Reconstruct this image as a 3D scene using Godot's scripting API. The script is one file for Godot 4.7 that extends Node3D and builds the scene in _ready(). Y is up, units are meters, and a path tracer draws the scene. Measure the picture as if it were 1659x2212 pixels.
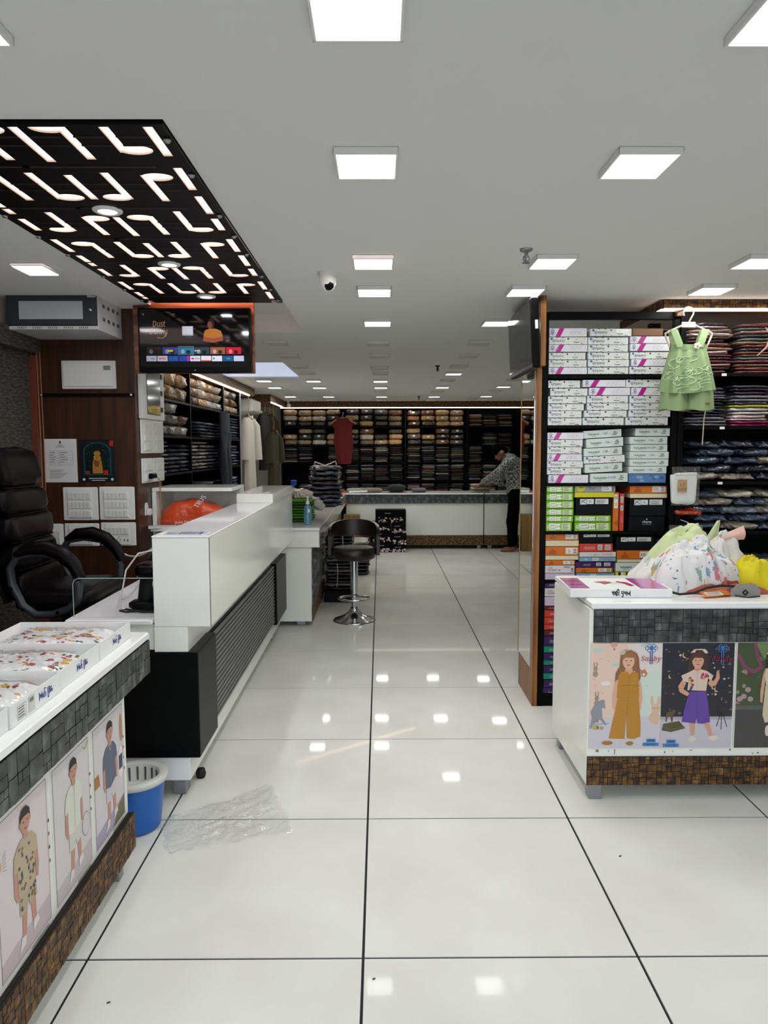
extends Node3D
# Clothing shop interior: counters, shelves of boxed and folded clothes, square ceiling lights.

const FOCAL := 1579.2
const EYE := Vector3(0, 1.65, 0)
const PITCH := 0.0881343
const YAW := 0.00525433
const ROLL := -0.00225472
const CEIL := 2.55

var M := {}
var used := {}
var mesh_cache := {}
var rng := RandomNumberGenerator.new()
var fonts := {}

# ---------------------------------------------------------------- geometry collector
class G:
	var v := PackedVector3Array()
	var n := PackedVector3Array()
	var c := PackedColorArray()
	var col := Color.WHITE
	var T := Transform3D.IDENTITY
	var lift := 0.0          # each print layer lies a few microns above the one before
	func up(z: float) -> float:
		lift += 0.000006
		return z + lift
	func color(x) -> G:
		col = Color(x).srgb_to_linear() if typeof(x) == TYPE_STRING else (x as Color).srgb_to_linear()
		return self
	func put(p: Vector3, q: Vector3) -> void:
		v.append(T * p)
		n.append((T.basis * q).normalized())
		c.append(col)
	func tri(a: Vector3, b: Vector3, d: Vector3, na: Vector3, nb: Vector3, nd: Vector3) -> void:
		# keeps the front face on the side the normals point to (clockwise seen from there)
		if (b - a).cross(d - a).dot(na + nb + nd) > 0.0:
			put(a, na); put(d, nd); put(b, nb)
		else:
			put(a, na); put(b, nb); put(d, nd)
	func poly(pts: Array, out: Vector3) -> void:
		for i in range(1, pts.size() - 1):
			tri(pts[0], pts[i], pts[i + 1], out, out, out)
	func quad(a: Vector3, b: Vector3, d: Vector3, e: Vector3, out: Vector3) -> void:
		tri(a, b, d, out, out, out); tri(a, d, e, out, out, out)
	func box(lo: Vector3, hi: Vector3, bev := 0.0) -> G:
		var m := (lo + hi) * 0.5
		var h := ((hi - lo) * 0.5).abs()
		var b: float = min(bev, min(h.x, min(h.y, h.z)) * 0.98)
		for ax in 3:
			var a1 := (ax + 1) % 3
			var a2 := (ax + 2) % 3
			for s in [-1.0, 1.0]:
				var pts := []
				for k in [[-1, -1], [1, -1], [1, 1], [-1, 1]]:
					var p := Vector3.ZERO
					p[ax] = s * h[ax]; p[a1] = k[0] * (h[a1] - b); p[a2] = k[1] * (h[a2] - b)
					pts.append(m + p)
				var o := Vector3.ZERO
				o[ax] = s
				poly(pts, o)
			if b > 0.0:
				for s1 in [-1.0, 1.0]:
					for s2 in [-1.0, 1.0]:
						var p1 := Vector3.ZERO; var p2 := Vector3.ZERO; var q1 := Vector3.ZERO; var q2 := Vector3.ZERO
						p1[a1] = s1 * h[a1]; p1[a2] = s2 * (h[a2] - b); p1[ax] = h[ax] - b
						p2 = p1; p2[ax] = -p1[ax]
						q1[a1] = s1 * (h[a1] - b); q1[a2] = s2 * h[a2]; q1[ax] = h[ax] - b
						q2 = q1; q2[ax] = -q1[ax]
						var n1 := Vector3.ZERO; var n2 := Vector3.ZERO
						n1[a1] = s1; n2[a2] = s2
						tri(m + p1, m + p2, m + q2, n1, n1, n2)
						tri(m + p1, m + q2, m + q1, n1, n2, n2)
		if b > 0.0:
			for sx in [-1.0, 1.0]:
				for sy in [-1.0, 1.0]:
					for sz in [-1.0, 1.0]:
						var s := Vector3(sx, sy, sz)
						var k := h - Vector3(b, b, b)
						tri(m + s * Vector3(h.x, k.y, k.z), m + s * Vector3(k.x, h.y, k.z), m + s * Vector3(k.x, k.y, h.z), Vector3(sx, 0, 0), Vector3(0, sy, 0), Vector3(0, 0, sz))
		return self
	func tube(path: Array, r, seg := 10, caps := true, closed := false) -> G:
		var rings := []
		var nn := path.size()
		var side := Vector3.ZERO
		for i in nn:
			var a: Vector3 = path[(i - 1 + nn) % nn] if (i > 0 or closed) else path[i]
			var b: Vector3 = path[(i + 1) % nn] if (i < nn - 1 or closed) else path[i]
			var d := (b - a).normalized()
			if side == Vector3.ZERO:
				side = d.cross(Vector3.UP if absf(d.y) < 0.9 else Vector3.RIGHT).normalized()
			else:
				side = (side - d * side.dot(d)).normalized()
			var up := d.cross(side)
			var rr: float = r[i] if typeof(r) == TYPE_ARRAY else r
			var ring := []
			for k in seg:
				var t := TAU * k / seg
				ring.append([path[i] + (side * cos(t) + up * sin(t)) * rr, side * cos(t) + up * sin(t)])
			rings.append(ring)
		for i in (nn if closed else nn - 1):
			var p = rings[i]; var q = rings[(i + 1) % nn]
			for k in seg:
				var k2 := (k + 1) % seg
				tri(p[k][0], q[k][0], q[k2][0], p[k][1], q[k][1], q[k2][1])
				tri(p[k][0], q[k2][0], p[k2][0], p[k][1], q[k2][1], p[k2][1])
		if caps and not closed:
			for e in [0, nn - 1]:
				var d2: Vector3 = (path[0] - path[1]).normalized() if e == 0 else (path[nn - 1] - path[nn - 2]).normalized()
				var pts := []
				for k in seg: pts.append(rings[e][k][0])
				poly(pts, d2)
		return self
	func ribbon(path: Array, w: float, t: float) -> G:   # flat strap: width along the in-plane normal given by z, thickness t
		for i in path.size() - 1:
			var a: Vector3 = path[i]; var b: Vector3 = path[i + 1]
			var d := (b - a).normalized()
			var s := d.cross(Vector3.BACK).normalized() * w * 0.5
			var o := Vector3(0, 0, t * 0.5)
			quad(a - s + o, b - s + o, b + s + o, a + s + o, Vector3.BACK)
			quad(a - s - o, b - s - o, b + s - o, a + s - o, Vector3.FORWARD)
			quad(a - s + o, b - s + o, b - s - o, a - s - o, -s.normalized())
			quad(a + s + o, b + s + o, b + s - o, a + s - o, s.normalized())
		return self
	func lathe(prof: Array, seg := 24, ell := Vector2.ONE) -> G:   # [Vector2(r, y)], around y
		var m := prof.size()
		var nr := []
		for i in m:
			var a: Vector2 = prof[max(i - 1, 0)]; var b: Vector2 = prof[min(i + 1, m - 1)]
			var d := (b - a)
			nr.append(Vector2(d.y, -d.x).normalized() if d.length() > 1e-7 else Vector2(1, 0))
		for i in m - 1:
			for k in seg:
				var t1 := TAU * k / seg; var t2 := TAU * (k + 1) / seg
				var q := []
				for e in [[i, t1], [i + 1, t1], [i + 1, t2], [i, t2]]:
					var p: Vector2 = prof[e[0]]; var w: Vector2 = nr[e[0]]
					q.append([Vector3(p.x * cos(e[1]) * ell.x, p.y, p.x * sin(e[1]) * ell.y), Vector3(w.x * cos(e[1]), w.y, w.x * sin(e[1]))])
				tri(q[0][0], q[1][0], q[2][0], q[0][1], q[1][1], q[2][1])
				tri(q[0][0], q[2][0], q[3][0], q[0][1], q[2][1], q[3][1])
		return self
	func extrude(pts: PackedVector2Array, z0: float, z1: float) -> G:
		var ix := Geometry2D.triangulate_polygon(pts)
		for i in range(0, ix.size(), 3):
			var a := pts[ix[i]]; var b := pts[ix[i + 1]]; var d := pts[ix[i + 2]]
			tri(Vector3(a.x, a.y, z1), Vector3(b.x, b.y, z1), Vector3(d.x, d.y, z1), Vector3.BACK, Vector3.BACK, Vector3.BACK)
			tri(Vector3(a.x, a.y, z0), Vector3(b.x, b.y, z0), Vector3(d.x, d.y, z0), Vector3.FORWARD, Vector3.FORWARD, Vector3.FORWARD)
		var cw := Geometry2D.is_polygon_clockwise(pts)
		for i in pts.size():
			var a := pts[i]; var b := pts[(i + 1) % pts.size()]
			var e := (b - a).normalized()
			var o := Vector3(-e.y, e.x, 0) if cw else Vector3(e.y, -e.x, 0)
			quad(Vector3(a.x, a.y, z0), Vector3(b.x, b.y, z0), Vector3(b.x, b.y, z1), Vector3(a.x, a.y, z1), o)
		return self
	# ---- flat print on the plane z, facing +z
	func flat(pts: PackedVector2Array, z0: float) -> G:
		var z := up(z0)
		var ix := Geometry2D.triangulate_polygon(pts)
		for i in range(0, ix.size(), 3):
			var a := pts[ix[i]]; var b := pts[ix[i + 1]]; var d := pts[ix[i + 2]]
			tri(Vector3(a.x, a.y, z), Vector3(b.x, b.y, z), Vector3(d.x, d.y, z), Vector3.BACK, Vector3.BACK, Vector3.BACK)
		return self
	func rect(x0: float, y0: float, x1: float, y1: float, zz: float) -> G:
		var z := up(zz)
		quad(Vector3(x0, y0, z), Vector3(x1, y0, z), Vector3(x1, y1, z), Vector3(x0, y1, z), Vector3.BACK)
		return self
	func disc(x: float, y: float, rx: float, ry: float, zz: float, seg := 16, rot := 0.0) -> G:
		var z := up(zz)
		var p := PackedVector2Array()
		for k in seg:
			p.append(Vector2(x, y) + Vector2(rx * cos(TAU * k / seg), ry * sin(TAU * k / seg)).rotated(rot))
		var arr := []
		for q in p: arr.append(Vector3(q.x, q.y, z))
		poly(arr, Vector3.BACK)
		return self
	func line(pts: Array, w: float, zz: float) -> G:
		for i in pts.size() - 1:
			var z := up(zz)
			var a: Vector2 = pts[i]; var b: Vector2 = pts[i + 1]
			var d := (b - a).normalized()
			var s := Vector2(-d.y, d.x) * w * 0.5
			var e := d * w * 0.35
			poly([Vector3(a.x - s.x - e.x, a.y - s.y - e.y, z), Vector3(b.x - s.x + e.x, b.y - s.y + e.y, z), Vector3(b.x + s.x + e.x, b.y + s.y + e.y, z), Vector3(a.x + s.x - e.x, a.y + s.y - e.y, z)], Vector3.BACK)
		return self
	func frame(x0: float, y0: float, x1: float, y1: float, w: float, z: float) -> G:
		rect(x0, y0, x1, y0 + w, z); rect(x0, y1 - w, x1, y1, z); rect(x0, y0, x0 + w, y1, z); rect(x1 - w, y0, x1, y1, z)
		return self
	func grid(f: Callable, nu: int, nv: int, closed_u := false, thick := 0.0, dye = null) -> G:   # smooth parametric surface f(u, v) -> Vector3
		var P := []
		for i in nu + 1:
			var row := PackedVector3Array()
			for j in nv + 1: row.append(f.call(float(i) / nu, float(j) / nv))
			P.append(row)
		var N := []
		for i in nu + 1:
			var row := PackedVector3Array()
			for j in nv + 1:
				var i0: int = i - 1 if i > 0 else (nu - 1 if closed_u else 0)
				var i1: int = i + 1 if i < nu else (1 if closed_u else nu)
				var du: Vector3 = P[i1][j] - P[i0][j]
				var dv: Vector3 = P[i][min(j + 1, nv)] - P[i][max(j - 1, 0)]
				var w := du.cross(dv)
				row.append(w.normalized() if w.length() > 1e-12 else Vector3.UP)
			N.append(row)
		for i in nu:
			for j in nv:
				if dye != null: color(dye.call((i + 0.5) / nu, (j + 0.5) / nv))
				tri(P[i][j], P[i + 1][j], P[i + 1][j + 1], N[i][j], N[i + 1][j], N[i + 1][j + 1])
				tri(P[i][j], P[i + 1][j + 1], P[i][j + 1], N[i][j], N[i + 1][j + 1], N[i][j + 1])
				if thick > 0.0:
					var a: Vector3 = P[i][j] - N[i][j] * thick; var b: Vector3 = P[i + 1][j] - N[i + 1][j] * thick
					var d: Vector3 = P[i + 1][j + 1] - N[i + 1][j + 1] * thick; var e: Vector3 = P[i][j + 1] - N[i][j + 1] * thick
					tri(a, b, d, -N[i][j], -N[i + 1][j], -N[i + 1][j + 1])
					tri(a, d, e, -N[i][j], -N[i + 1][j + 1], -N[i][j + 1])
		if thick > 0.0:
			for i in nu:
				for j in [0, nv]:
					var o: Vector3 = (P[i][j] - P[i][1 if j == 0 else nv - 1]).normalized()
					quad(P[i][j], P[i + 1][j], P[i + 1][j] - N[i + 1][j] * thick, P[i][j] - N[i][j] * thick, o)
			if not closed_u:
				for j in nv:
					for i in [0, nu]:
						var o: Vector3 = (P[i][j] - P[1 if i == 0 else nu - 1][j]).normalized()
						quad(P[i][j], P[i][j + 1], P[i][j + 1] - N[i][j + 1] * thick, P[i][j] - N[i][j] * thick, o)
		return self
	func mesh() -> ArrayMesh:
		var a := []
		a.resize(Mesh.ARRAY_MAX)
		a[Mesh.ARRAY_VERTEX] = v; a[Mesh.ARRAY_NORMAL] = n; a[Mesh.ARRAY_COLOR] = c
		var m := ArrayMesh.new()
		m.add_surface_from_arrays(Mesh.PRIMITIVE_TRIANGLES, a)
		return m

func font(kind: String) -> Font:
	if not fonts.has(kind):
		var f := SystemFont.new()
		f.font_names = PackedStringArray([{"serif": "Droid Serif", "mono": "Droid Sans Mono"}.get(kind, "Droid Sans")])
		if kind == "bold": f.font_weight = 700
		fonts[kind] = f
	return fonts[kind]

func text(g: G, s: String, x: float, y: float, size: float, z: float, kind := "sans", align := 1, rot := 0.0, skew := 0.0, sx := 1.0) -> void:
	# flat lettering with its middle (align 1) or its left end (align 0) at x, y; size is the cap height
	var key := "txt" + s + kind
	if not mesh_cache.has(key):
		var t := TextMesh.new()
		t.font = font(kind); t.text = s; t.font_size = 32; t.pixel_size = 0.01; t.depth = 0.0; t.curve_step = 3.0
		t.horizontal_alignment = HORIZONTAL_ALIGNMENT_CENTER
		t.vertical_alignment = VERTICAL_ALIGNMENT_CENTER
		var a := t.get_mesh_arrays()
		var tv: PackedVector3Array = a[Mesh.ARRAY_VERTEX]
		var ti = a[Mesh.ARRAY_INDEX]
		var out := PackedVector2Array()
		if ti != null and ti.size() > 0:
			for i in ti: out.append(Vector2(tv[i].x, tv[i].y))
		else:
			for p in tv: out.append(Vector2(p.x, p.y))
		mesh_cache[key] = out
	var pts: PackedVector2Array = mesh_cache[key]
	var k := size / 0.23
	var lo := INF
	var hi := -INF
	for p in pts:
		lo = min(lo, p.x); hi = max(hi, p.x)
	var off: float = -lo if align == 0 else -(lo + hi) * 0.5
	z = g.up(z)
	for i in range(0, pts.size(), 3):
		var q := []
		for j in 3:
			var p := Vector2((pts[i + j].x + off) * k * sx, pts[i + j].y * k)
			p.x += p.y * skew
			p = p.rotated(rot) + Vector2(x, y)
			q.append(Vector3(p.x, p.y, z))
		g.tri(q[0], q[1], q[2], Vector3.BACK, Vector3.BACK, Vector3.BACK)

# ---------------------------------------------------------------- nodes
func numbered(base: String) -> String:
	var k: int = used.get(base, 0)
	used[base] = k + 1
	return base if k == 0 else "%s_%03d" % [base, k]

func tag(o: Node3D, label: String, category: String, group := "") -> Node3D:
	o.set_meta("label", label); o.set_meta("category", category)
	if group != "": o.set_meta("group", group)
	return o

func mi(called: String, mesh: Mesh, m: Material) -> MeshInstance3D:
	var o := MeshInstance3D.new()
	o.name = called; o.mesh = mesh
	for s in mesh.get_surface_count(): o.set_surface_override_material(s, m)
	o.cast_shadow = GeometryInstance3D.SHADOW_CASTING_SETTING_ON
	return o

func thing(called: String, label: String, category: String, at := Vector3.ZERO, turn := 0.0, group := "") -> Node3D:
	var o := Node3D.new()
	o.name = numbered(called); add_child(o)
	o.position = at; o.rotation.y = turn
	return tag(o, label, category, group)

func single(called: String, mesh: Mesh, m: Material, at: Vector3, label: String, category: String, group := "", turn := 0.0) -> MeshInstance3D:
	var o := mi(numbered(called), mesh, m)
	add_child(o)
	o.position = at; o.rotation.y = turn
	tag(o, label, category, group)
	return o

func part(parent: Node3D, called: String, mesh: Mesh, m: Material, at := Vector3.ZERO, label := "") -> MeshInstance3D:
	var o := mi(called, mesh, m)
	parent.add_child(o, true)
	o.position = at
	if label != "": o.set_meta("label", label)
	return o

func struct(called: String, mesh: Mesh, m: Material, at := Vector3.ZERO) -> MeshInstance3D:
	var o := mi(called, mesh, m)
	add_child(o)
	o.position = at
	o.set_meta("kind", "structure")
	return o

func bx(lo: Vector3, hi: Vector3, bev := 0.0) -> ArrayMesh:
	return G.new().box(lo, hi, bev).mesh()

func unit_box(size: Vector3, bev := 0.0) -> ArrayMesh:
	return bx(Vector3(-size.x / 2, 0, -size.z / 2), Vector3(size.x / 2, size.y, size.z / 2), bev)

# ---------------------------------------------------------------- camera geometry used to read positions off the photograph
func ray(px: float, py: float) -> Vector3:
	var b := cam_basis()
	return -b.z + b.x * (px - 829.5) / FOCAL - b.y * (py - 1106.0) / FOCAL

func cam_basis() -> Basis:
	var fw := Vector3(sin(YAW) * cos(PITCH), -sin(PITCH), -cos(YAW) * cos(PITCH))
	var rt := Vector3(cos(YAW), 0, sin(YAW))
	var up := rt.cross(fw)
	return Basis(rt * cos(ROLL) + up * sin(ROLL), -rt * sin(ROLL) + up * cos(ROLL), -fw)

func onz(px: float, py: float, z: float) -> Vector3:
	var d := ray(px, py)
	return EYE + d * ((z - EYE.z) / d.z)

func onx(px: float, py: float, x: float) -> Vector3:
	var d := ray(px, py)
	return EYE + d * ((x - EYE.x) / d.x)

func ony(px: float, py: float, y: float) -> Vector3:
	var d := ray(px, py)
	return EYE + d * ((y - EYE.y) / d.y)

# ---------------------------------------------------------------- materials
func mat(called: String, albedo = "#ffffff", rough := 0.5, metal := 0.0) -> StandardMaterial3D:
	if M.has(called): return M[called]
	var m := StandardMaterial3D.new()
	m.resource_name = called
	m.albedo_color = Color(albedo) if typeof(albedo) == TYPE_STRING else albedo
	m.roughness = rough; m.metallic = metal
	M[called] = m
	return m

func noise_tex(seed_: int, freq: float, stops: Array, size := 256, stretch := Vector2.ONE, octaves := 4, kind := FastNoiseLite.TYPE_SIMPLEX_SMOOTH) -> ImageTexture:
	var f := FastNoiseLite.new()
	f.seed = seed_; f.frequency = freq; f.noise_type = kind; f.fractal_octaves = octaves
	var gr := Gradient.new()
	var offs := PackedFloat32Array(); var cols := PackedColorArray()
	for s in stops:
		offs.append(s[0]); cols.append(Color(s[1]))
	gr.offsets = offs; gr.colors = cols
	var im := Image.create(size, size, false, Image.FORMAT_RGB8)
	for y in size:
		for x in size:
			# wraps at the edges by blending two shifted samples
			var t := float(x) / size
			var u := float(y) / size
			var a := f.get_noise_2d(x * stretch.x, y * stretch.y)
			var b := f.get_noise_2d((x - size) * stretch.x, y * stretch.y)
			var c := f.get_noise_2d(x * stretch.x, (y - size) * stretch.y)
			var d := f.get_noise_2d((x - size) * stretch.x, (y - size) * stretch.y)
			var w: float = lerp(lerp(a, b, t), lerp(c, d, t), u)
			w /= sqrt((1 - t) * (1 - t) + t * t) * sqrt((1 - u) * (1 - u) + u * u)
			im.set_pixel(x, y, gr.sample(clampf(w * 0.9 + 0.5, 0.0, 1.0)))
	return ImageTexture.create_from_image(im)

func tri_mat(called: String, tex: Texture2D, scale: float, rough := 0.5, metal := 0.0, world := true) -> StandardMaterial3D:
	var m := mat(called, "#ffffff", rough, metal)
	m.albedo_texture = tex
	m.uv1_triplanar = true
	m.uv1_world_triplanar = world
	m.uv1_scale = Vector3.ONE * scale
	return m

func crinkle(m: StandardMaterial3D, tex: Texture2D, depth: float) -> StandardMaterial3D:
	m.normal_enabled = true
	m.normal_texture = tex
	m.normal_scale = depth
	return m

func glow(called: String, color: String, energy: float) -> StandardMaterial3D:
	var m := mat(called, color, 0.4)
	m.emission_enabled = true
	m.emission = Color(color)
	m.emission_energy_multiplier = energy
	return m

func vmat(called: String, rough := 0.5, coat := 0.0) -> StandardMaterial3D:
	var m := mat(called, "#ffffff", rough)
	m.vertex_color_use_as_albedo = true
	if coat > 0.0:
		m.clearcoat_enabled = true; m.clearcoat = coat; m.clearcoat_roughness = 0.12
	return m

# a rounded soft block: folded cloth, packs, cushions. Sits on y = 0, centred on x and z
func soft(w: float, h: float, d: float, seed_: int, amp := 0.004, freq := 14.0, e := 0.4, nu := 28, sag := 0.0, re := 0.35) -> ArrayMesh:
	var f := FastNoiseLite.new()
	f.seed = seed_; f.frequency = 1.0; f.fractal_octaves = 2
	var ph := [-90.0, -84.0, -68.0, -40.0, -12.0, 12.0, 40.0, 68.0, 84.0, 90.0]
	var g := G.new()
	var fn := func(a: float, b: float) -> Vector3:
		var t := a * TAU
		var p := deg_to_rad(ph[int(round(b * 9.0))])
		var k := pow(maxf(cos(p), 0.0), e)
		var y := signf(sin(p)) * pow(absf(sin(p)), e)
		var cx := signf(cos(t)) * pow(absf(cos(t)), re); var cz := signf(sin(t)) * pow(absf(sin(t)), re)
		var q := Vector3(cx * k * w / 2, (y + 1.0) * h / 2, cz * k * d / 2)
		var nz := f.get_noise_3d(q.x * freq, q.y * freq * 1.6, q.z * freq)
		var nz2 := f.get_noise_3d(q.x * freq * 0.5 + 9.0, q.y * freq + 4.0, q.z * freq * 0.5)
		var dir := Vector3(q.x / w, (q.y / h - 0.5), q.z / d).normalized()
		q += dir * nz * amp * 2.0
		q.y += nz2 * amp * 1.5 * (q.y / h) - sag * pow(absf(q.x) / (w / 2), 2.0) * (q.y / h)
		return q
	g.grid(fn, nu, 9, true)
	# grid normals may point inwards depending on direction: turn them outwards
	var ctr := Vector3(0, h / 2, 0)
	var s := 0.0
	for i in g.v.size(): s += g.n[i].dot(g.v[i] - ctr)
	if s < 0.0:
		for i in g.n.size(): g.n[i] = -g.n[i]
		for i in range(0, g.v.size(), 3):
			var tv := g.v[i + 1]; g.v[i + 1] = g.v[i + 2]; g.v[i + 2] = tv
			var tn := g.n[i + 1]; g.n[i + 1] = g.n[i + 2]; g.n[i + 2] = tn
	return g.mesh()

const ORD := ["lowest", "second lowest", "third lowest", "fourth", "fifth", "sixth", "seventh", "eighth", "ninth", "tenth", "eleventh", "twelfth"]

func _ready() -> void:
	rng.seed = 7
	# ---- camera
	var cam := Camera3D.new()
	cam.name = "camera"
	cam.fov = rad_to_deg(2.0 * atan(1106.0 / FOCAL))
	cam.transform = Transform3D(cam_basis(), EYE)
	add_child(cam)
	cam.current = true
	# ---- environment: an overcast sky that enters through the shop door behind the camera
	var sky_mat := ProceduralSkyMaterial.new()
	sky_mat.sky_top_color = Color("#c6cde0"); sky_mat.sky_horizon_color = Color("#dfe3ee")
	sky_mat.ground_bottom_color = Color("#8c8a86"); sky_mat.ground_horizon_color = Color("#c8c8c6")
	sky_mat.sun_angle_max = 0.0
	sky_mat.energy_multiplier = SKY_ENERGY
	var sky := Sky.new()
	sky.sky_material = sky_mat
	var env := Environment.new()
	env.background_mode = Environment.BG_SKY
	env.sky = sky
	env.tonemap_mode = Environment.TONE_MAPPER_LINEAR
	env.tonemap_exposure = EXPOSURE
	env.sdfgi_enabled = true; env.ssao_enabled = true; env.ssil_enabled = true
	var we := WorldEnvironment.new()
	we.name = "environment"
	we.environment = env
	add_child(we)
	make_materials()
	ceiling_lights()
	cove_lights()
	structure()
	note_panel()
	left_wall_things()
	cash_counter()
	left_counter()
	right_counter()
	right_shelves()
	box_stacks()
	back_area()
	left_shelves()
	middle_things()
	small_things()
	person()

const EXPOSURE := 1.2
const SKY_ENERGY := 3.2
const LAMP := 0.28        # energy of one lit square panel

func make_materials() -> void:
	mat("ceiling_paint", "#e2e3e1", 0.85)
	mat("wall_paint", "#cfcfca", 0.8)
	mat("grout", "#15161a", 0.8)
	var t := tri_mat("floor_tile", noise_tex(3, 0.012, [[0.0, "#dadad5"], [0.5, "#e0e0dc"], [1.0, "#e6e6e3"]], 256), 0.45, 0.045)
	t.metallic_specular = 0.14
	mat("laminate_white", "#eff1ea", 0.12)
	mat("stone_white", "#f1f2f3", 0.08)
	mat("white_plastic", "#dedfdc", 0.35)
	mat("white_card", "#e9eaea", 0.45)
	mat("black_board", "#060607", 0.45)
	mat("black_panel", "#040405", 0.4)
	mat("charcoal", "#090a0a", 0.35)
	mat("shelf_black", "#050606", 0.45)
	mat("shelf_back", "#0e1112", 0.6)
	mat("chrome", "#c9cccf", 0.12, 1.0)
	mat("steel", "#9c9fa2", 0.35, 0.9)
	mat("mirror", "#f2f4f3", 0.01, 1.0)
	mat("black_plastic", "#050506", 0.3)
	mat("black_rubber", "#121212", 0.7)
	mat("leather", "#080506", 0.32)
	mat("ply_edge", "#ead6c0", 0.6)
	mat("lit_slit_brown", "#1c1110", 0.6)  # brown carries the dim light on the slot walls
	vmat("print", 0.5)
	vmat("gloss_print", 0.25, 0.6)
	tri_mat("wood_dark", noise_tex(11, 0.05, [[0.0, "#29150a"], [0.45, "#371c0d"], [0.6, "#3d2110"], [1.0, "#4a2a16"]], 256, Vector2(1.0, 0.05), 3), 1.4, 0.35)
	tri_mat("wood_mid", noise_tex(12, 0.06, [[0.0, "#6b3f1c"], [0.5, "#8b5a2b"], [1.0, "#a87338"]], 256, Vector2(1.0, 0.05), 3), 1.6, 0.4)
	tri_mat("wood_plate", noise_tex(13, 0.05, [[0.0, "#5a2c18"], [0.5, "#7d4527"], [1.0, "#985f38"]], 256, Vector2(0.06, 1.0), 3), 1.4, 0.3)
	tri_mat("woven_blind", noise_tex(14, 0.11, [[0.0, "#24221d"], [0.5, "#3d3a33"], [1.0, "#57534a"]], 256, Vector2(0.22, 1.0), 3), 2.2, 0.85)
	tri_mat("cork_block", noise_tex(15, 0.035, [[0.0, "#2a1e0e"], [0.38, "#4a3517"], [0.55, "#63471f"], [0.75, "#715326"], [1.0, "#876a3a"]], 256, Vector2.ONE, 5), 2.4, 0.55)
	tri_mat("slate_block", noise_tex(16, 0.03, [[0.0, "#272a2a"], [0.4, "#3a3e3e"], [0.6, "#4b504f"], [1.0, "#6b706e"]], 256, Vector2.ONE, 5), 1.9, 0.4)
	tri_mat("grey_marble", noise_tex(17, 0.02, [[0.0, "#6d7071"], [0.5, "#9a9d9d"], [0.7, "#b8baba"], [1.0, "#8a8d8e"]], 256, Vector2(0.25, 1.4), 4), 1.0, 0.15)
	mat("cork_ground", "#171008", 0.7)
	mat("slate_ground", "#101213", 0.7)
	glow("lamp_face", "#ffffff", 3.0)
	glow("strip_face", "#ffe9d6", 4.0)
	glow("note_glow", "#ffe4da", 0.95)
	glow("cool_panel", "#d6e0fa", 0.5)
	mat("lamp_rim", "#e6e6e4", 0.4)
	for k in ["black_board", "black_panel", "charcoal", "shelf_black", "shelf_back", "black_plastic", "leather"]: M[k].metallic_specular = 0.22
	var off := mat("lamp_off", "#d9d9d4", 0.3)
	off.roughness = 0.3
	var gl := mat("glass_pane", Color(0.12, 0.17, 0.15, 0.04), 0.02)
	gl.metallic_specular = 0.2
	gl.transparency = BaseMaterial3D.TRANSPARENCY_ALPHA
	var film := mat("clear_film", Color(0.95, 0.96, 0.97, 0.06), 0.06)
	film.transparency = BaseMaterial3D.TRANSPARENCY_ALPHA

# ---------------------------------------------------------------- lamps
func area(parent: Node3D, size: Vector2, energy: float, color: String, at: Vector3, towards := Vector3.DOWN) -> void:
	var l := AreaLight3D.new()
	l.name = "lamp_glow"
	l.area_size = size
	l.light_energy = energy
	l.light_color = Color(color)
	l.shadow_enabled = true
	l.area_range = 30.0
	l.area_attenuation = 2.0
	parent.add_child(l, true)
	l.position = at
	l.basis = Basis.looking_at(towards, Vector3.RIGHT if absf(towards.y) > 0.9 else Vector3.UP)

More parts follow.
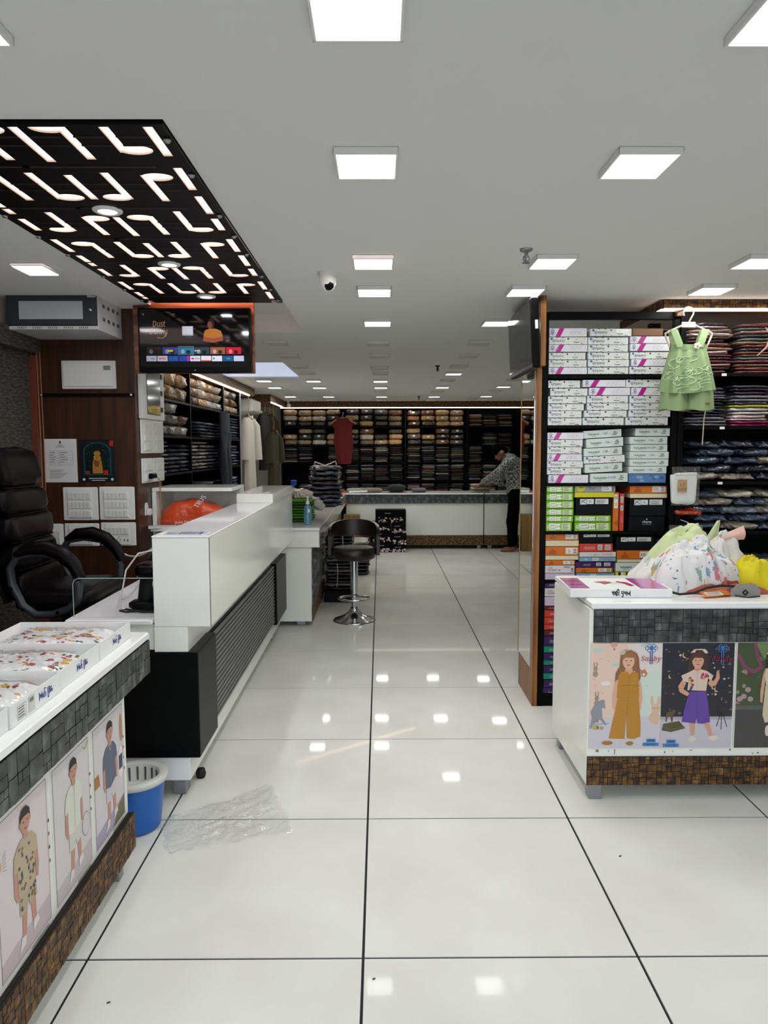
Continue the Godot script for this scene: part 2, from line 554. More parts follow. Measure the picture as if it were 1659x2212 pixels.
func ceiling_lights() -> void:
	var lit := [[-0.045, -1.57], [-0.9, -1.59], [0.86, -1.59], [-0.04, -2.39], [0.82, -2.39], [-0.03, -3.62], [0.835, -3.62], [1.836, -3.62], [-0.03, -4.285], [0.835, -4.28],
		[1.89, -4.25], [-0.015, -5.34], [0.838, -5.34], [0.895, -8.97], [-1.54, -9.85], [-0.886, -9.91], [0.01, -9.95], [-1.555, -10.95], [-0.896, -11.0], [0.016, -11.0],
		[0.929, -10.98], [1.822, -10.88], [-1.56, -12.88], [-0.897, -12.94], [0.03, -12.96], [0.955, -12.98], [1.86, -12.9],
		[-0.05, -0.6], [0.8, -0.6], [1.8, -1.6], [-0.05, 0.5], [0.85, 0.5]]
	var dark := [[-0.882, -6.37], [-0.015, -6.43], [0.858, -6.39], [-0.881, -7.27], [0.0, -7.28], [0.866, -7.26], [-0.885, -8.22], [0.0, -8.38], [0.878, -8.2], [-0.886, -8.92],
		[0.005, -8.97], [0.905, -9.91], [1.77, -9.78], [-1.54, -11.78], [-0.907, -11.83], [0.017, -11.86], [0.93, -11.88], [1.83, -11.75], [-1.56, -13.68], [-0.905, -13.8],
		[0.036, -13.92], [0.958, -13.9], [1.88, -13.82]]
	var g := G.new()
	for s in [[-1, 0], [1, 0], [0, -1], [0, 1]]:
		var lo := Vector3(-0.098, -0.022, -0.108); var hi := Vector3(0.098, 0, 0.108)
		if s[0] != 0:
			lo.x = 0.09 if s[0] > 0 else -0.098; hi.x = 0.098 if s[0] > 0 else -0.09
		else:
			lo.z = 0.1 if s[1] > 0 else -0.108; hi.z = 0.108 if s[1] > 0 else -0.1
		g.box(lo, hi, 0.002)
	var rim := g.mesh()
	var face := bx(Vector3(-0.0895, -0.02, -0.0995), Vector3(0.0895, -0.002, 0.0995))
	for k in 2:
		for p in [lit, dark][k]:
			var on: bool = k == 0
			var t := thing("ceiling_light", "glowing square ceiling light panel fixed flush to the white ceiling" if on else "unlit square ceiling light panel fixed flush to the white ceiling", "ceiling light",
				Vector3(p[0], CEIL, p[1]), 0.0, "lit square ceiling lights" if on else "unlit square ceiling lights")
			part(t, "rim", rim, M.lamp_rim)
			part(t, "diffuser", face, M.lamp_face if on else M.lamp_off)
			if on: area(t, Vector2(0.18, 0.2), LAMP, "#fdfff8", Vector3(0, -0.024, 0))
	# the smaller lamp over the cashier's corner
	var c := thing("corner_light", "small bright square light above the white equipment cabinet in the corner", "ceiling light", Vector3(-1.72, CEIL, -3.76))
	part(c, "rim", bx(Vector3(-0.08, -0.015, -0.1), Vector3(0.08, 0, 0.1), 0.003), M.lamp_rim)
	part(c, "diffuser", bx(Vector3(-0.073, -0.018, -0.093), Vector3(0.073, -0.0155, 0.093)), M.lamp_face)
	area(c, Vector2(0.14, 0.18), LAMP * 0.35, "#fbfcff", Vector3(0, -0.021, 0))

func cove_lights() -> void:
	# warm strips under the shelf fascias
	var b := thing("strip_light", "long warm strip light running under the fascia of the back wall", "strip light", Vector3(0.6, 2.424, -14.45))
	part(b, "diffuser", bx(Vector3(-2.55, -0.008, -0.01), Vector3(2.6, 0.008, 0.01)), M.strip_face)
	area(b, Vector2(5.0, 0.02), 1.0, "#ffd2a8", Vector3(0, -0.012, -0.05), Vector3(0, -1, -0.35).normalized())
	var l := thing("strip_light", "warm strip light under the fascia above the shelves of bagged packs", "strip light", Vector3(-1.945, 2.424, -8.5))
	part(l, "diffuser", bx(Vector3(-0.01, -0.008, -2.5), Vector3(0.01, 0.008, 2.6)), M.strip_face)
	area(l, Vector2(0.02, 5.0), 0.8, "#ffd2a8", Vector3(-0.03, -0.012, 0), Vector3(-0.3, -1, 0).normalized())
	var s := thing("strip_light", "short warm strip light in the far corner beside the back shelves", "strip light", Vector3(-1.87, 2.424, -13.4))
	part(s, "diffuser", bx(Vector3(-0.01, -0.008, -0.7), Vector3(0.01, 0.008, 0.7)), M.strip_face)
	var r := thing("strip_light", "warm strip light along the bronze mosaic fascia above the plastic wrapped clothes", "strip light", Vector3(1.74, 2.485, -4.56))
	part(r, "diffuser", bx(Vector3(0.0, -0.008, -0.01), Vector3(1.5, 0.008, 0.01)), M.strip_face)
	part(r, "diffuser", bx(Vector3(-0.01, -0.008, -0.25), Vector3(0.01, 0.008, -0.01)), M.strip_face)
	area(r, Vector2(1.4, 0.02), 0.35, "#ffdcc0", Vector3(0.75, -0.014, -0.03), Vector3(0, -1, -0.4).normalized())

	var h := thing("strip_light", "warm strip light hidden in the ceiling recess behind the note panel", "strip light", Vector3(-1.02, CEIL + 0.06, -4.613))
	part(h, "diffuser", bx(Vector3(-0.41, -0.008, -0.008), Vector3(0.41, 0.008, 0.008)), glow("peach_face", "#ffb99c", 2.0))
	area(h, Vector2(0.8, 0.016), 0.22, "#ffb99c", Vector3(0, 0, -0.012), Vector3(0, 0.1, -1).normalized())

# ---------------------------------------------------------------- the room
func structure() -> void:
	# floor: dark joints with every tile a piece of its own
	var fl := struct("floor", bx(Vector3(-2.8, -0.1, -15.2), Vector3(3.5, -0.004, 2.7)), M.grout)
	var ts := 0.893
	var tile := bx(Vector3(0.0042, -0.01, 0.0042), Vector3(ts - 0.0042, 0.0, ts - 0.0042), 0.001)
	for i in range(-3, 4):
		for j in range(-3, 15):
			var x0 := -0.059 + i * ts
			var z0 := -2.236 - (j + 1) * ts
			if x0 > 3.4 or z0 > 2.5: continue
			part(fl, "tile", tile, M.floor_tile, Vector3(x0, 0, z0))
	# ceiling: slabs round two openings
	var g := G.new()
	var top := CEIL + 0.3
	var a := [-1.45, -0.595, -2.1, -5.84]     # opening that holds the note panel, left, right, near, far
	var b := [-2.0, -1.03, -7.87, -9.52]
	for q in [[-2.8, 3.5, 2.7, a[2]], [a[1], 3.5, a[2], a[3]], [-2.8, a[0], a[2], a[3]], [-2.8, 3.5, a[3], b[2]], [b[1], 3.5, b[2], b[3]], [-2.8, b[0], b[2], b[3]], [-2.8, 3.5, b[3], -15.2]]:
		g.box(Vector3(q[0], CEIL, q[3]), Vector3(q[1], top, q[2]))
	struct("ceiling", g.mesh(), M.ceiling_paint)
	var rc := G.new()
	rc.box(Vector3(a[0], CEIL + 0.14, a[3]), Vector3(a[1], top, a[2]))
	struct("ceiling_recess", rc.mesh(), M.ceiling_paint)
	var lc := G.new()
	lc.box(Vector3(b[0], CEIL + 0.12, b[3]), Vector3(b[1], top, b[2]))
	struct("ceiling_recess_far", lc.mesh(), M.ceiling_paint)
	var lp := thing("light_panel", "large cool white glowing panel set in a ceiling recess", "ceiling light", Vector3(-1.515, CEIL + 0.012, -8.695))
	part(lp, "diffuser", bx(Vector3(-0.48, 0, -0.82), Vector3(0.48, 0.015, 0.82)), M.cool_panel)
	area(lp, Vector2(0.94, 1.6), 0.3, "#d6e0fa", Vector3(0, -0.004, 0))
	# outer walls
	struct("wall_left", bx(Vector3(-2.45, 0, -5.35), Vector3(-2.27, CEIL, 2.7)), M.wall_paint)
	struct("wall_left_far", bx(Vector3(-2.8, 0, -15.2), Vector3(-2.62, CEIL, -5.35)), M.wall_paint)
	struct("wall_back", bx(Vector3(-2.8, 0, -15.25), Vector3(3.5, CEIL, -15.1)), M.wall_paint)
	struct("wall_right", bx(Vector3(3.3, 0, -15.2), Vector3(3.5, CEIL, 2.7)), M.wall_paint)
	# the front of the shop behind the camera, with its open doorway
	var w := G.new()
	w.box(Vector3(-2.45, 0, 2.6), Vector3(-1.9, CEIL, 2.75))
	w.box(Vector3(2.9, 0, 2.6), Vector3(3.5, CEIL, 2.75))
	w.box(Vector3(-1.9, 2.4, 2.6), Vector3(2.9, CEIL, 2.75))
	struct("wall_front", w.mesh(), M.wall_paint)
	struct("ground_outside", bx(Vector3(-8, -0.3, 2.75), Vector3(8, -0.1, 12)), mat("pavement", "#c4c1ba", 0.9))
	# wood clad pier at the end of the cashier's corner
	struct("wall_pier", bx(Vector3(-2.27, 0, -5.4), Vector3(-1.605, CEIL, -4.85), 0.003), M.wood_dark)
	struct("trim_1", bx(Vector3(-1.565, 2.125, -4.78), Vector3(-0.80, CEIL + 0.13, -4.74), 0.002), M.wood_plate)   # board behind the screen
	var bl := thing("roller_blind", "grey woven roller blind with a long bead cord, covering the side wall", "blind", Vector3(-2.27, 0, -4.0))
	part(bl, "fabric", bx(Vector3(0.0, 0.42, -0.83), Vector3(0.004, 2.30, 1.9)), M.woven_blind)
	part(bl, "valance", bx(Vector3(0.0, 2.26, -0.84), Vector3(0.07, 2.38, 1.9), 0.004), M.woven_blind)
	part(bl, "guide_post", bx(Vector3(0.0, 0.3, -0.849), Vector3(0.045, 2.25, -0.80), 0.002), mat("rosewood", "#6e3426", 0.4))
	for dx in [0.055, 0.075]:
		part(bl, "bead_cord", G.new().tube([Vector3(dx, 2.26, -0.80), Vector3(dx + 0.004, 1.7, -0.80), Vector3(dx, 1.15, -0.80)], 0.003, 6).mesh(), mat("cord_tan", "#a0704c", 0.6))

# ---------------------------------------------------------------- ceiling panel with music-note cut-outs
func note_outline(x: float, z0: float, z1: float, head: int, side: int) -> PackedVector2Array:
	# stem from z0 (near) to z1 (far) at x; head -1 none, 0 at the near end, 1 at the far end; side -1 left, 1 right. Plan coordinates (x, z)
	var w := 0.014
	if head < 0:
		return PackedVector2Array([Vector2(x - w, z0), Vector2(x + w, z0), Vector2(x + w, z1), Vector2(x - w, z1)])
	var hz := z0 - 0.03 if head == 0 else z1 + 0.03
	var c := Vector2(x + side * 0.038, hz)
	var e := PackedVector2Array()
	for k in 20:
		e.append(c + Vector2(0.052 * cos(TAU * k / 20), 0.035 * sin(TAU * k / 20)))
	var sq := PackedVector2Array([Vector2(x - w, z0 - (0.012 if head == 0 else 0.0)), Vector2(x + w, z0 - (0.012 if head == 0 else 0.0)), Vector2(x + w, z1 + (0.012 if head == 1 else 0.0)), Vector2(x - w, z1 + (0.012 if head == 1 else 0.0))])
	sq.reverse()      # both outlines run the same way round
	var u := Geometry2D.merge_polygons(e, sq)
	return u[0]

func note_panel() -> void:
	var x0 := -1.445; var x1 := -0.598; var zn := -2.105; var zf := -4.60
	var y := CEIL - 0.012
	var t := thing("ceiling_panel", "black ceiling panel with glowing cut-out music notes, framed by bolts", "ceiling panel", Vector3(0, y, 0))
	var csg := CSGCombiner3D.new()
	csg.name = "board"
	t.add_child(csg)
	var base := CSGBox3D.new()
	base.name = "sheet"
	base.size = Vector3(x1 - x0, 0.005, zn - zf)
	base.position = Vector3((x0 + x1) / 2, 0.0025, (zn + zf) / 2)
	base.material = M.black_panel
	csg.add_child(base)
	var cuts := []
	var cx := -1.019
	for k in range(-1, 3):
		var za := -2.46 - 0.8 * k      # row with heads turned outwards at the near end
		var zb := -2.86 - 0.8 * k
		if k >= 0:
			cuts += [note_outline(cx - 0.236, za, za - 0.265, 0, -1), note_outline(cx - 0.12, za, za - 0.265, 1, 1), note_outline(cx, za - 0.02, za - 0.255, -1, 0), note_outline(cx + 0.126, za, za - 0.265, 1, -1), note_outline(cx + 0.25, za - 0.01, za - 0.275, 0, 1)]
			for s in [-1, 1]:
				var ex: float = cx + s * 0.375
				cuts += [note_outline(ex, za + 0.04, za - 0.16, -1, 0), note_outline(ex, za - 0.225, za - 0.42, -1, 0), note_outline(ex, za - 0.48, za - 0.63, -1, 0)]
		var cutb := [note_outline(cx - 0.236, zb, zb - 0.25, 1, -1), note_outline(cx - 0.12, zb - 0.045, zb - 0.295, 0, 1), note_outline(cx, zb - 0.06, zb - 0.31, -1, 0), note_outline(cx + 0.132, zb - 0.035, zb - 0.29, 0, -1), note_outline(cx + 0.252, zb + 0.01, zb - 0.25, 1, 1)]
		for o in cutb:
			var far := 0.0
			for p in o: far = min(far, p.y)
			if k < 0:
				var clipped := Geometry2D.intersect_polygons(o, PackedVector2Array([Vector2(-2, -2.12), Vector2(0, -2.12), Vector2(0, -3), Vector2(-2, -3)]))
				if clipped.size() > 0: cuts.append(clipped[0])
			elif far > zf + 0.02:
				cuts.append(o)
	for s in [-1, 1]: cuts.append(note_outline(cx + s * 0.375, -2.12, -2.325, -1, 0))
	for o in cuts:
		var c := CSGPolygon3D.new()
		c.name = "cut"
		c.polygon = o
		c.depth = 0.06
		# polygon (x, z) in its own xy plane; turned so that its y runs along the room
		c.transform = Transform3D(Basis(Vector3(1, 0, 0), Vector3(0, 0, 1), Vector3(0, -1, 0)), Vector3(0, -0.02, 0))
		c.operation = CSGShape3D.OPERATION_SUBTRACTION
		c.material = M.ply_edge
		csg.add_child(c, true)
	part(t, "light_box", bx(Vector3(x0 + 0.01, 0.009, zf + 0.01), Vector3(x1 - 0.01, 0.016, zn - 0.01)), M.note_glow)
	area(t, Vector2(0.82, 2.46), 0.55, "#ffe4da", Vector3(cx, 0.008, (zn + zf) / 2))
	for s in [-1, 1]:
		part(t, "side_board", bx(Vector3(x0 if s < 0 else x1 - 0.006, 0.0052, zf), Vector3(x0 + 0.006 if s < 0 else x1, 0.12, zn)), M.black_panel)
	part(t, "side_board", bx(Vector3(x0, 0.0052, zf), Vector3(x1, 0.12, zf + 0.006)), M.black_panel)
	part(t, "side_board", bx(Vector3(x0, 0.0052, zn - 0.006), Vector3(x1, 0.12, zn)), M.black_panel)
	# staff lines: thin slips standing for cut slots, dim wall light painted in
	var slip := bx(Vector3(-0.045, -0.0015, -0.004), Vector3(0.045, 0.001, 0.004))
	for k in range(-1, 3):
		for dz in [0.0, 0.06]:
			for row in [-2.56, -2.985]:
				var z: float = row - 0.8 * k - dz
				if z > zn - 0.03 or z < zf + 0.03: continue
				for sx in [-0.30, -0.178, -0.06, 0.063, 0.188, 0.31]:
					part(t, "staff_line", slip, M.lit_slit_brown, Vector3(cx + sx, 0, z))
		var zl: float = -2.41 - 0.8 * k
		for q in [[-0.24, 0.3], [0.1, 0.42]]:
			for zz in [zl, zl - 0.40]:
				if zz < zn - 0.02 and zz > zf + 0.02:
					part(t, "staff_line", bx(Vector3(-q[1] / 2, -0.0015, -0.006), Vector3(q[1] / 2, 0.001, 0.006)), M.lit_slit_brown, Vector3(cx + q[0], 0, zz))
	# bolts along both edges
	var bolt := G.new().lathe([Vector2(0, -0.012), Vector2(0.008, -0.011), Vector2(0.011, -0.006), Vector2(0.012, 0.0), Vector2(0.0, 0.0)], 14).mesh()
	for z in [-2.2, -2.473, -2.891, -3.166, -3.455, -3.883, -4.2, -4.5]:
		for x in [x0 + 0.014, x1 - 0.014]:
			part(t, "bolt", bolt, M.steel, Vector3(x, 0, z))
	# round downlights through the board
	for z in [-2.835, -3.64, -4.40]:
		var d := thing("downlight", "round recessed downlight with a pale ring in the black note panel", "downlight", Vector3(cx, y, z), 0.0, "downlights in the note panel")
		part(d, "ring", G.new().lathe([Vector2(0.036, -0.008), Vector2(0.046, -0.009), Vector2(0.054, -0.004), Vector2(0.055, 0.0)], 28).mesh(), M.lamp_rim)
		part(d, "lens", G.new().lathe([Vector2(0, -0.004), Vector2(0.036, -0.006), Vector2(0.037, 0.0)], 24).mesh(), M.lamp_face)
		area(d, Vector2(0.06, 0.06), LAMP * 1.0, "#eef2ff", Vector3(0, -0.012, 0))

# ---------------------------------------------------------------- cashier's corner
func plane_rect(g: G, a: Vector3, b: Vector3, t: float, bev := 0.004) -> void:
	g.box(Vector3(min(a.x, b.x), min(a.y, b.y), a.z), Vector3(max(a.x, b.x), max(a.y, b.y), a.z + t), bev)

func switch_plate(t: Node3D, w: float, h: float, rows: int, sockets := false) -> void:
	# on the plane z = 0, facing +z, lower left corner at the origin
	part(t, "plate", bx(Vector3(0, 0, 0), Vector3(w, h, 0.012), 0.006), M.white_plastic)
	part(t, "inner_frame", bx(Vector3(w * 0.13, h * 0.07, 0.012), Vector3(w * 0.84, h * 0.93, 0.017), 0.003), M.white_plastic)
	for r in rows:
		var y0 := h * (0.1 + 0.8 * r / rows); var y1 := h * (0.1 + 0.8 * (r + 0.72) / rows)
		if sockets and r == 0:
			var g := G.new()
			g.color("#111111")
			for p in [[0.0, 0.02], [-0.009, 0.006], [0.009, 0.006], [-0.006, -0.009], [0.006, -0.009]]:
				g.disc(w * 0.52 + p[0], (y0 + y1) / 2 + p[1], 0.0035, 0.0045, 0.0178, 10)
			g.rect(w * 0.66, (y0 + y1) / 2 - 0.008, w * 0.685, (y0 + y1) / 2 + 0.008, 0.0178)
			g.rect(w * 0.76, (y0 + y1) / 2 - 0.008, w * 0.785, (y0 + y1) / 2 + 0.008, 0.0178)
			part(t, "socket_holes", g.mesh(), M.print)
			continue
		for k in 6:
			var a := w * (0.16 + 0.66 * k / 6.0); var b := w * (0.16 + 0.66 * (k + 0.88) / 6.0)
			var s := part(t, "switch", bx(Vector3(0, 0, -0.003), Vector3(b - a, y1 - y0, 0.004), 0.001), M.white_plastic, Vector3(a, y0, 0.018))
			s.rotation.x = 0.09

func left_wall_things() -> void:
	var zw := -4.85
	# equipment cabinet on the pier
	var lo := onz(12, 711, -4.42); var hi := onz(206, 627, -4.42)
	var w := hi.x - lo.x; var h := hi.y - lo.y
	var r := thing("network_cabinet", "wall mounted metal cabinet with pale sides and a dark glazed door", "cabinet", Vector3(lo.x, lo.y, zw))
	part(r, "body", bx(Vector3(0, 0, 0), Vector3(w, h, 0.40), 0.003), mat("cabinet_grey", "#c3c4c6", 0.45))
	var door := part(r, "door", bx(Vector3(0.004, h * 0.11, 0.40), Vector3(w - 0.004, h * 0.90, 0.425), 0.003), mat("cabinet_dark", "#262c31", 0.4))
	part(door, "window", bx(Vector3(w * 0.15, h * 0.26, 0.4245), Vector3(w * 0.85, h * 0.73, 0.427), 0.001), mat("cabinet_glass", "#b9bdc1", 0.25))
	part(door, "lock", G.new().lathe([Vector2(0, 0.008), Vector2(0.008, 0.007), Vector2(0.01, 0)], 12).mesh(), M.chrome, Vector3(w * 0.935, h * 0.5, 0.426)).rotation.x = PI / 2
	var pg := G.new()
	pg.color("#d8d8d0").rect(w * 0.905, h * 0.82, w * 0.995, h * 0.885, 0.4262)
	pg.color("#222222")
	text(pg, "ELCOM", w * 0.95, h * 0.852, 0.009, 0.4266, "bold")
	part(door, "name_plate", pg.mesh(), M.print)
	for yy in [0.0, 0.91]:
		part(r, "rail", bx(Vector3(0, h * yy, 0.40), Vector3(w, h * (yy + 0.09), 0.418), 0.002), mat("cabinet_rail", "#d0d2d3", 0.4))
		var sl := G.new()
		sl.color("#1a1a1a")
		for a in 5:
			for b in 5:
				sl.rect(w * (0.12 + a * 0.17) + b * 0.012, h * (yy + 0.02), w * (0.12 + a * 0.17) + b * 0.012 + 0.004, h * (yy + 0.07), 0.4186)
		part(r, "vent_slots", sl.mesh(), M.print).set_meta("kind", "stuff")
	var sv := G.new()
	sv.color("#232323")
	sv.T = Transform3D(Basis(Vector3.UP, PI / 2), Vector3(w + 0.0012, 0, 0.4))
	for a in 4:
		for b in 2:
			for c in 4:
				sv.rect(0.07 + a * 0.08 + c * 0.01, h * (0.28 + b * 0.35), 0.07 + a * 0.08 + c * 0.01 + 0.006, h * (0.38 + b * 0.35), 0.0)
	part(r, "side_slots", sv.mesh(), M.print).set_meta("kind", "stuff")
	part(r, "bracket", bx(Vector3(-0.04, -0.02, 0.0), Vector3(0.0, h * 0.9, 0.3)), M.wood_mid)
	# router and cables on top of the cabinet
	var top := lo.y + h
	var rt := thing("router", "white network router lying on top of the metal cabinet", "router", Vector3(lo.x + 0.24, top, zw + 0.28))
	part(rt, "case", bx(Vector3(-0.11, 0, -0.07), Vector3(0.11, 0.032, 0.07), 0.006), M.white_plastic)
	part(rt, "port", bx(Vector3(-0.05, 0.008, 0.0702), Vector3(-0.036, 0.018, 0.0712)), M.black_plastic)
	var cb := thing("cable", "tangle of white network cable on the metal cabinet", "cable", Vector3(lo.x + 0.4, top, zw + 0.33))
	var pts := []
	for k in 30:
		var a := k * 0.55
		pts.append(Vector3(0.07 * sin(a * 0.9) + 0.03 * sin(a * 2.1), 0.008 + 0.007 * (1.0 + sin(a * 1.3)), 0.03 * cos(a * 1.1)))
	part(cb, "cord", G.new().tube(pts, 0.0035, 6).mesh(), M.white_plastic)
	part(cb, "plug", bx(Vector3(0.02, 0.01, -0.01), Vector3(0.05, 0.026, 0.005), 0.003), M.white_plastic)
	single("wood_plank", bx(Vector3(0, 0, 0), Vector3(0.3, 0.03, 0.1), 0.003), M.wood_mid, Vector3(lo.x + 0.36, top, zw + 0.06), "short wooden plank behind the router on the metal cabinet", "plank")
	# distribution box
	var a := onz(136, 841, zw); var b := onz(251, 779, zw)
	var d := thing("fuse_box", "white rectangular electrical distribution box on the wood pier", "fuse box", Vector3(a.x, a.y, zw))
	w = b.x - a.x; h = b.y - a.y
	part(d, "frame", bx(Vector3(0, 0, 0), Vector3(w, h, 0.02), 0.006), M.white_plastic)
	part(d, "door", bx(Vector3(w * 0.04, h * 0.09, 0.02), Vector3(w * 0.96, h * 0.91, 0.028), 0.003), M.white_plastic)
	part(d, "latch", bx(Vector3(w * 0.79, h * 0.66, 0.028), Vector3(w * 0.92, h * 0.81, 0.032), 0.002), mat("latch_grey", "#7b7f7f", 0.4))
	# black rail with knobs
	a = onz(88, 857, zw); b = onz(292, 850, zw)
	var hr := thing("wall_rail", "black wall rail with a round metal knob at each end", "rail", Vector3(a.x, a.y, zw))
	part(hr, "bar", bx(Vector3(0, 0, 0), Vector3(b.x - a.x, b.y - a.y, 0.02), 0.003), M.black_board)
	for k in [0.02, 0.965]:
		part(hr, "knob", G.new().lathe([Vector2(0, 0.012), Vector2(0.008, 0.011), Vector2(0.011, 0.005), Vector2(0.011, 0)], 14).mesh(), M.chrome, Vector3((b.x - a.x) * k, (b.y - a.y) / 2, 0.02)).rotation.x = PI / 2
	# framed paper and picture
	a = onz(98, 1042, zw); b = onz(165, 948, zw)
	w = b.x - a.x; h = b.y - a.y
	var pp := thing("notice_paper", "white printed certificate sheet taped on the wood pier", "paper", Vector3(a.x, a.y, zw))
	part(pp, "sheet", bx(Vector3(0, 0, 0), Vector3(w, h, 0.002)), mat("paper", "#d6d7d6", 0.6))
	var g := G.new()
	g.color("#3a3a3a")
	g.disc(w * 0.5, h * 0.92, 0.006, 0.011, 0.0024, 10)
	for k in 3: g.rect(w * (0.42 - k * 0.03), h * (0.855 - k * 0.022), w * (0.58 + k * 0.03), h * (0.862 - k * 0.022), 0.0024)
	g.frame(w * 0.15, h * 0.4, w * 0.88, h * 0.72, 0.001, 0.0024)
	g.rect(w * 0.45, h * 0.4, w * 0.455, h * 0.72, 0.0024)
	for k in 5: g.rect(w * 0.15, h * (0.45 + k * 0.055), w * 0.88, h * (0.453 + k * 0.055), 0.0024)
	for k in 5:
		g.rect(w * 0.18, h * (0.465 + k * 0.055), w * (0.3 + 0.03 * (k % 3)), h * (0.475 + k * 0.055), 0.0024)
		g.rect(w * 0.49, h * (0.465 + k * 0.055), w * (0.62 + 0.05 * ((k * 2) % 3)), h * (0.475 + k * 0.055), 0.0024)
	for k in 6: g.rect(w * 0.15, h * (0.1 + k * 0.035), w * (0.5 + 0.07 * ((k * 5) % 4)), h * (0.108 + k * 0.035), 0.0024)
	part(pp, "print", g.mesh(), M.print)
	a = onz(175, 1041, zw); b = onz(247, 949, zw)
	w = b.x - a.x; h = b.y - a.y
	pp = thing("wall_calendar", "dark teal picture calendar with a golden figure under an arch", "calendar", Vector3(a.x, a.y, zw))
	part(pp, "sheet", bx(Vector3(0, 0, 0), Vector3(w, h, 0.004)), mat("poster_dark", "#0b1215", 0.35))
	g = G.new()
	var arch := PackedVector2Array([Vector2(w * 0.1, h * 0.16), Vector2(w * 0.9, h * 0.16), Vector2(w * 0.9, h * 0.72)])
	for k in 9: arch.append(Vector2(w * 0.5 + w * 0.4 * cos(PI * k / 8.0), h * 0.72 + h * 0.22 * sin(PI * k / 8.0)))
	arch.append(Vector2(w * 0.1, h * 0.72))
	g.color("#1d4048").flat(arch, 0.0044)
	var inner := PackedVector2Array()
	for p in arch: inner.append(Vector2(w * 0.5, h * 0.5) + (p - Vector2(w * 0.5, h * 0.5)) * Vector2(0.88, 0.93))
	g.color("#0c181c").flat(inner, 0.0048)
	g.color("#29505a")
	var rr := RandomNumberGenerator.new(); rr.seed = 5
	for k in 40: g.disc(w * rr.randf_range(0.16, 0.84), h * rr.randf_range(0.25, 0.85), 0.004, 0.003, 0.0051, 7)
	g.color("#a8792f").flat(PackedVector2Array([Vector2(w * 0.36, h * 0.2), Vector2(w * 0.66, h * 0.2), Vector2(w * 0.63, h * 0.45), Vector2(w * 0.58, h * 0.62), Vector2(w * 0.42, h * 0.62), Vector2(w * 0.36, h * 0.42)]), 0.0054)
	g.disc(w * 0.5, h * 0.67, w * 0.1, h * 0.06, 0.0054, 14)
	g.color("#7a4a2a").disc(w * 0.48, h * 0.45, w * 0.08, h * 0.1, 0.0057, 12)
	g.color("#c9a24a").line([Vector2(w * 0.4, h * 0.6), Vector2(w * 0.5, h * 0.5), Vector2(w * 0.6, h * 0.58)], 0.004, 0.006)
	g.color("#b3281f").rect(w * 0.86, h * 0.84, w * 0.97, h * 0.97, 0.0052)
	g.rect(w * 0.68, h * 0.17, w * 0.8, h * 0.27, 0.006)
	g.color("#7d3d22").rect(w * 0.16, h * 0.18, w * 0.28, h * 0.26, 0.006)
	g.color("#cfd3cf").disc(w * 0.1, h * 0.06, 0.009, 0.009, 0.005, 14).disc(w * 0.91, h * 0.06, 0.009, 0.009, 0.005, 14)
	for k in 2: g.rect(w * (0.24 + k * 0.08), h * (0.075 - k * 0.045), w * (0.78 - k * 0.08), h * (0.09 - k * 0.045), 0.005)
	part(pp, "print", g.mesh(), M.gloss_print)
	# switch boards on the front of the pier
	var pl := [[139, 1124, 212, 1052, 3, false, "switch board with three rows of white switches above the chair arm"], [217, 1123, 291, 1051, 3, false, "three-row white switch board beside the pier's edge"],
		[142, 1180, 215, 1130, 2, false, "two-row white switch board partly behind the chair arm"], [220, 1179, 294, 1128, 2, true, "white switch board with a socket and two charging slots"],
		[108, 1179, 138, 1131, 1, false, "small white switch board half hidden by the chair back"]]
	for p in pl:
		a = onz(p[0], p[1], zw); b = onz(p[2], p[3], zw)
		var s := thing("switch_board", p[6], "switch board", Vector3(a.x, a.y, zw))
		switch_plate(s, b.x - a.x, b.y - a.y, p[4], p[5])
	# plug in the socket board and its lead
	a = onz(243, 1168, zw)
	var ch := thing("charger", "white charger plugged into the socket board with a drooping lead", "charger", a + Vector3(0, 0, 0.02))
	part(ch, "block", bx(Vector3(-0.025, -0.02, 0), Vector3(0.015, 0.02, 0.045), 0.006), M.white_plastic)
	var e := onz(335, 1180, -4.4) - ch.position
	var q := []
	for k in 13:
		var u := k / 12.0
		q.append(Vector3(0, 0, 0.04).lerp(e, u) + Vector3(0, -0.08 * sin(PI * u), 0))
	part(ch, "lead", G.new().tube(q, 0.006, 8).mesh(), M.white_plastic)
	# things on the return face of the pier (faces the shop floor)
	var xs := -1.605
	var face := [[300, 980, 350, 910, 3, "white switch panel of two boards on the pier's side"], [302, 1045, 352, 988, 2, "lower switch panel with a black adaptor plugged in"]]
	for p in face:
		a = onx(p[0] + 3, p[1], xs); b = onx(p[2], p[3], xs)
		var zn: float = min(a.z, -4.87)
		var len_: float = clampf(zn - b.z, 0.2, 0.5)
		var s := thing("switch_board", p[5], "switch board", Vector3(xs, a.y, zn), PI / 2)
		for k in 2:
			var hd := Node3D.new()
			hd.name = "board"
			s.add_child(hd, true)
			hd.position.x = k * len_ * 0.51
			switch_plate(hd, len_ * 0.49, b.y - a.y, p[4])
	a = onx(318, 1028, xs)
	var ad := thing("adaptor", "black phone adaptor with a white plug and thin yellow lead", "adaptor", Vector3(xs + 0.02, a.y, a.z))
	part(ad, "body", bx(Vector3(0, -0.018, -0.05), Vector3(0.035, 0.018, 0.05), 0.006), M.black_plastic)
	part(ad, "plug", bx(Vector3(0.005, -0.008, -0.075), Vector3(0.03, 0.008, -0.05), 0.004), M.white_plastic)
	part(ad, "lead", G.new().tube([Vector3(0.018, 0, -0.07), Vector3(0.04, -0.03, -0.08), Vector3(0.05, -0.1, -0.06), Vector3(0.05, -0.3, -0.04), Vector3(0.04, -0.5, -0.03)], 0.0035, 6).mesh(), mat("lead_yellow", "#8f7a3d", 0.6))
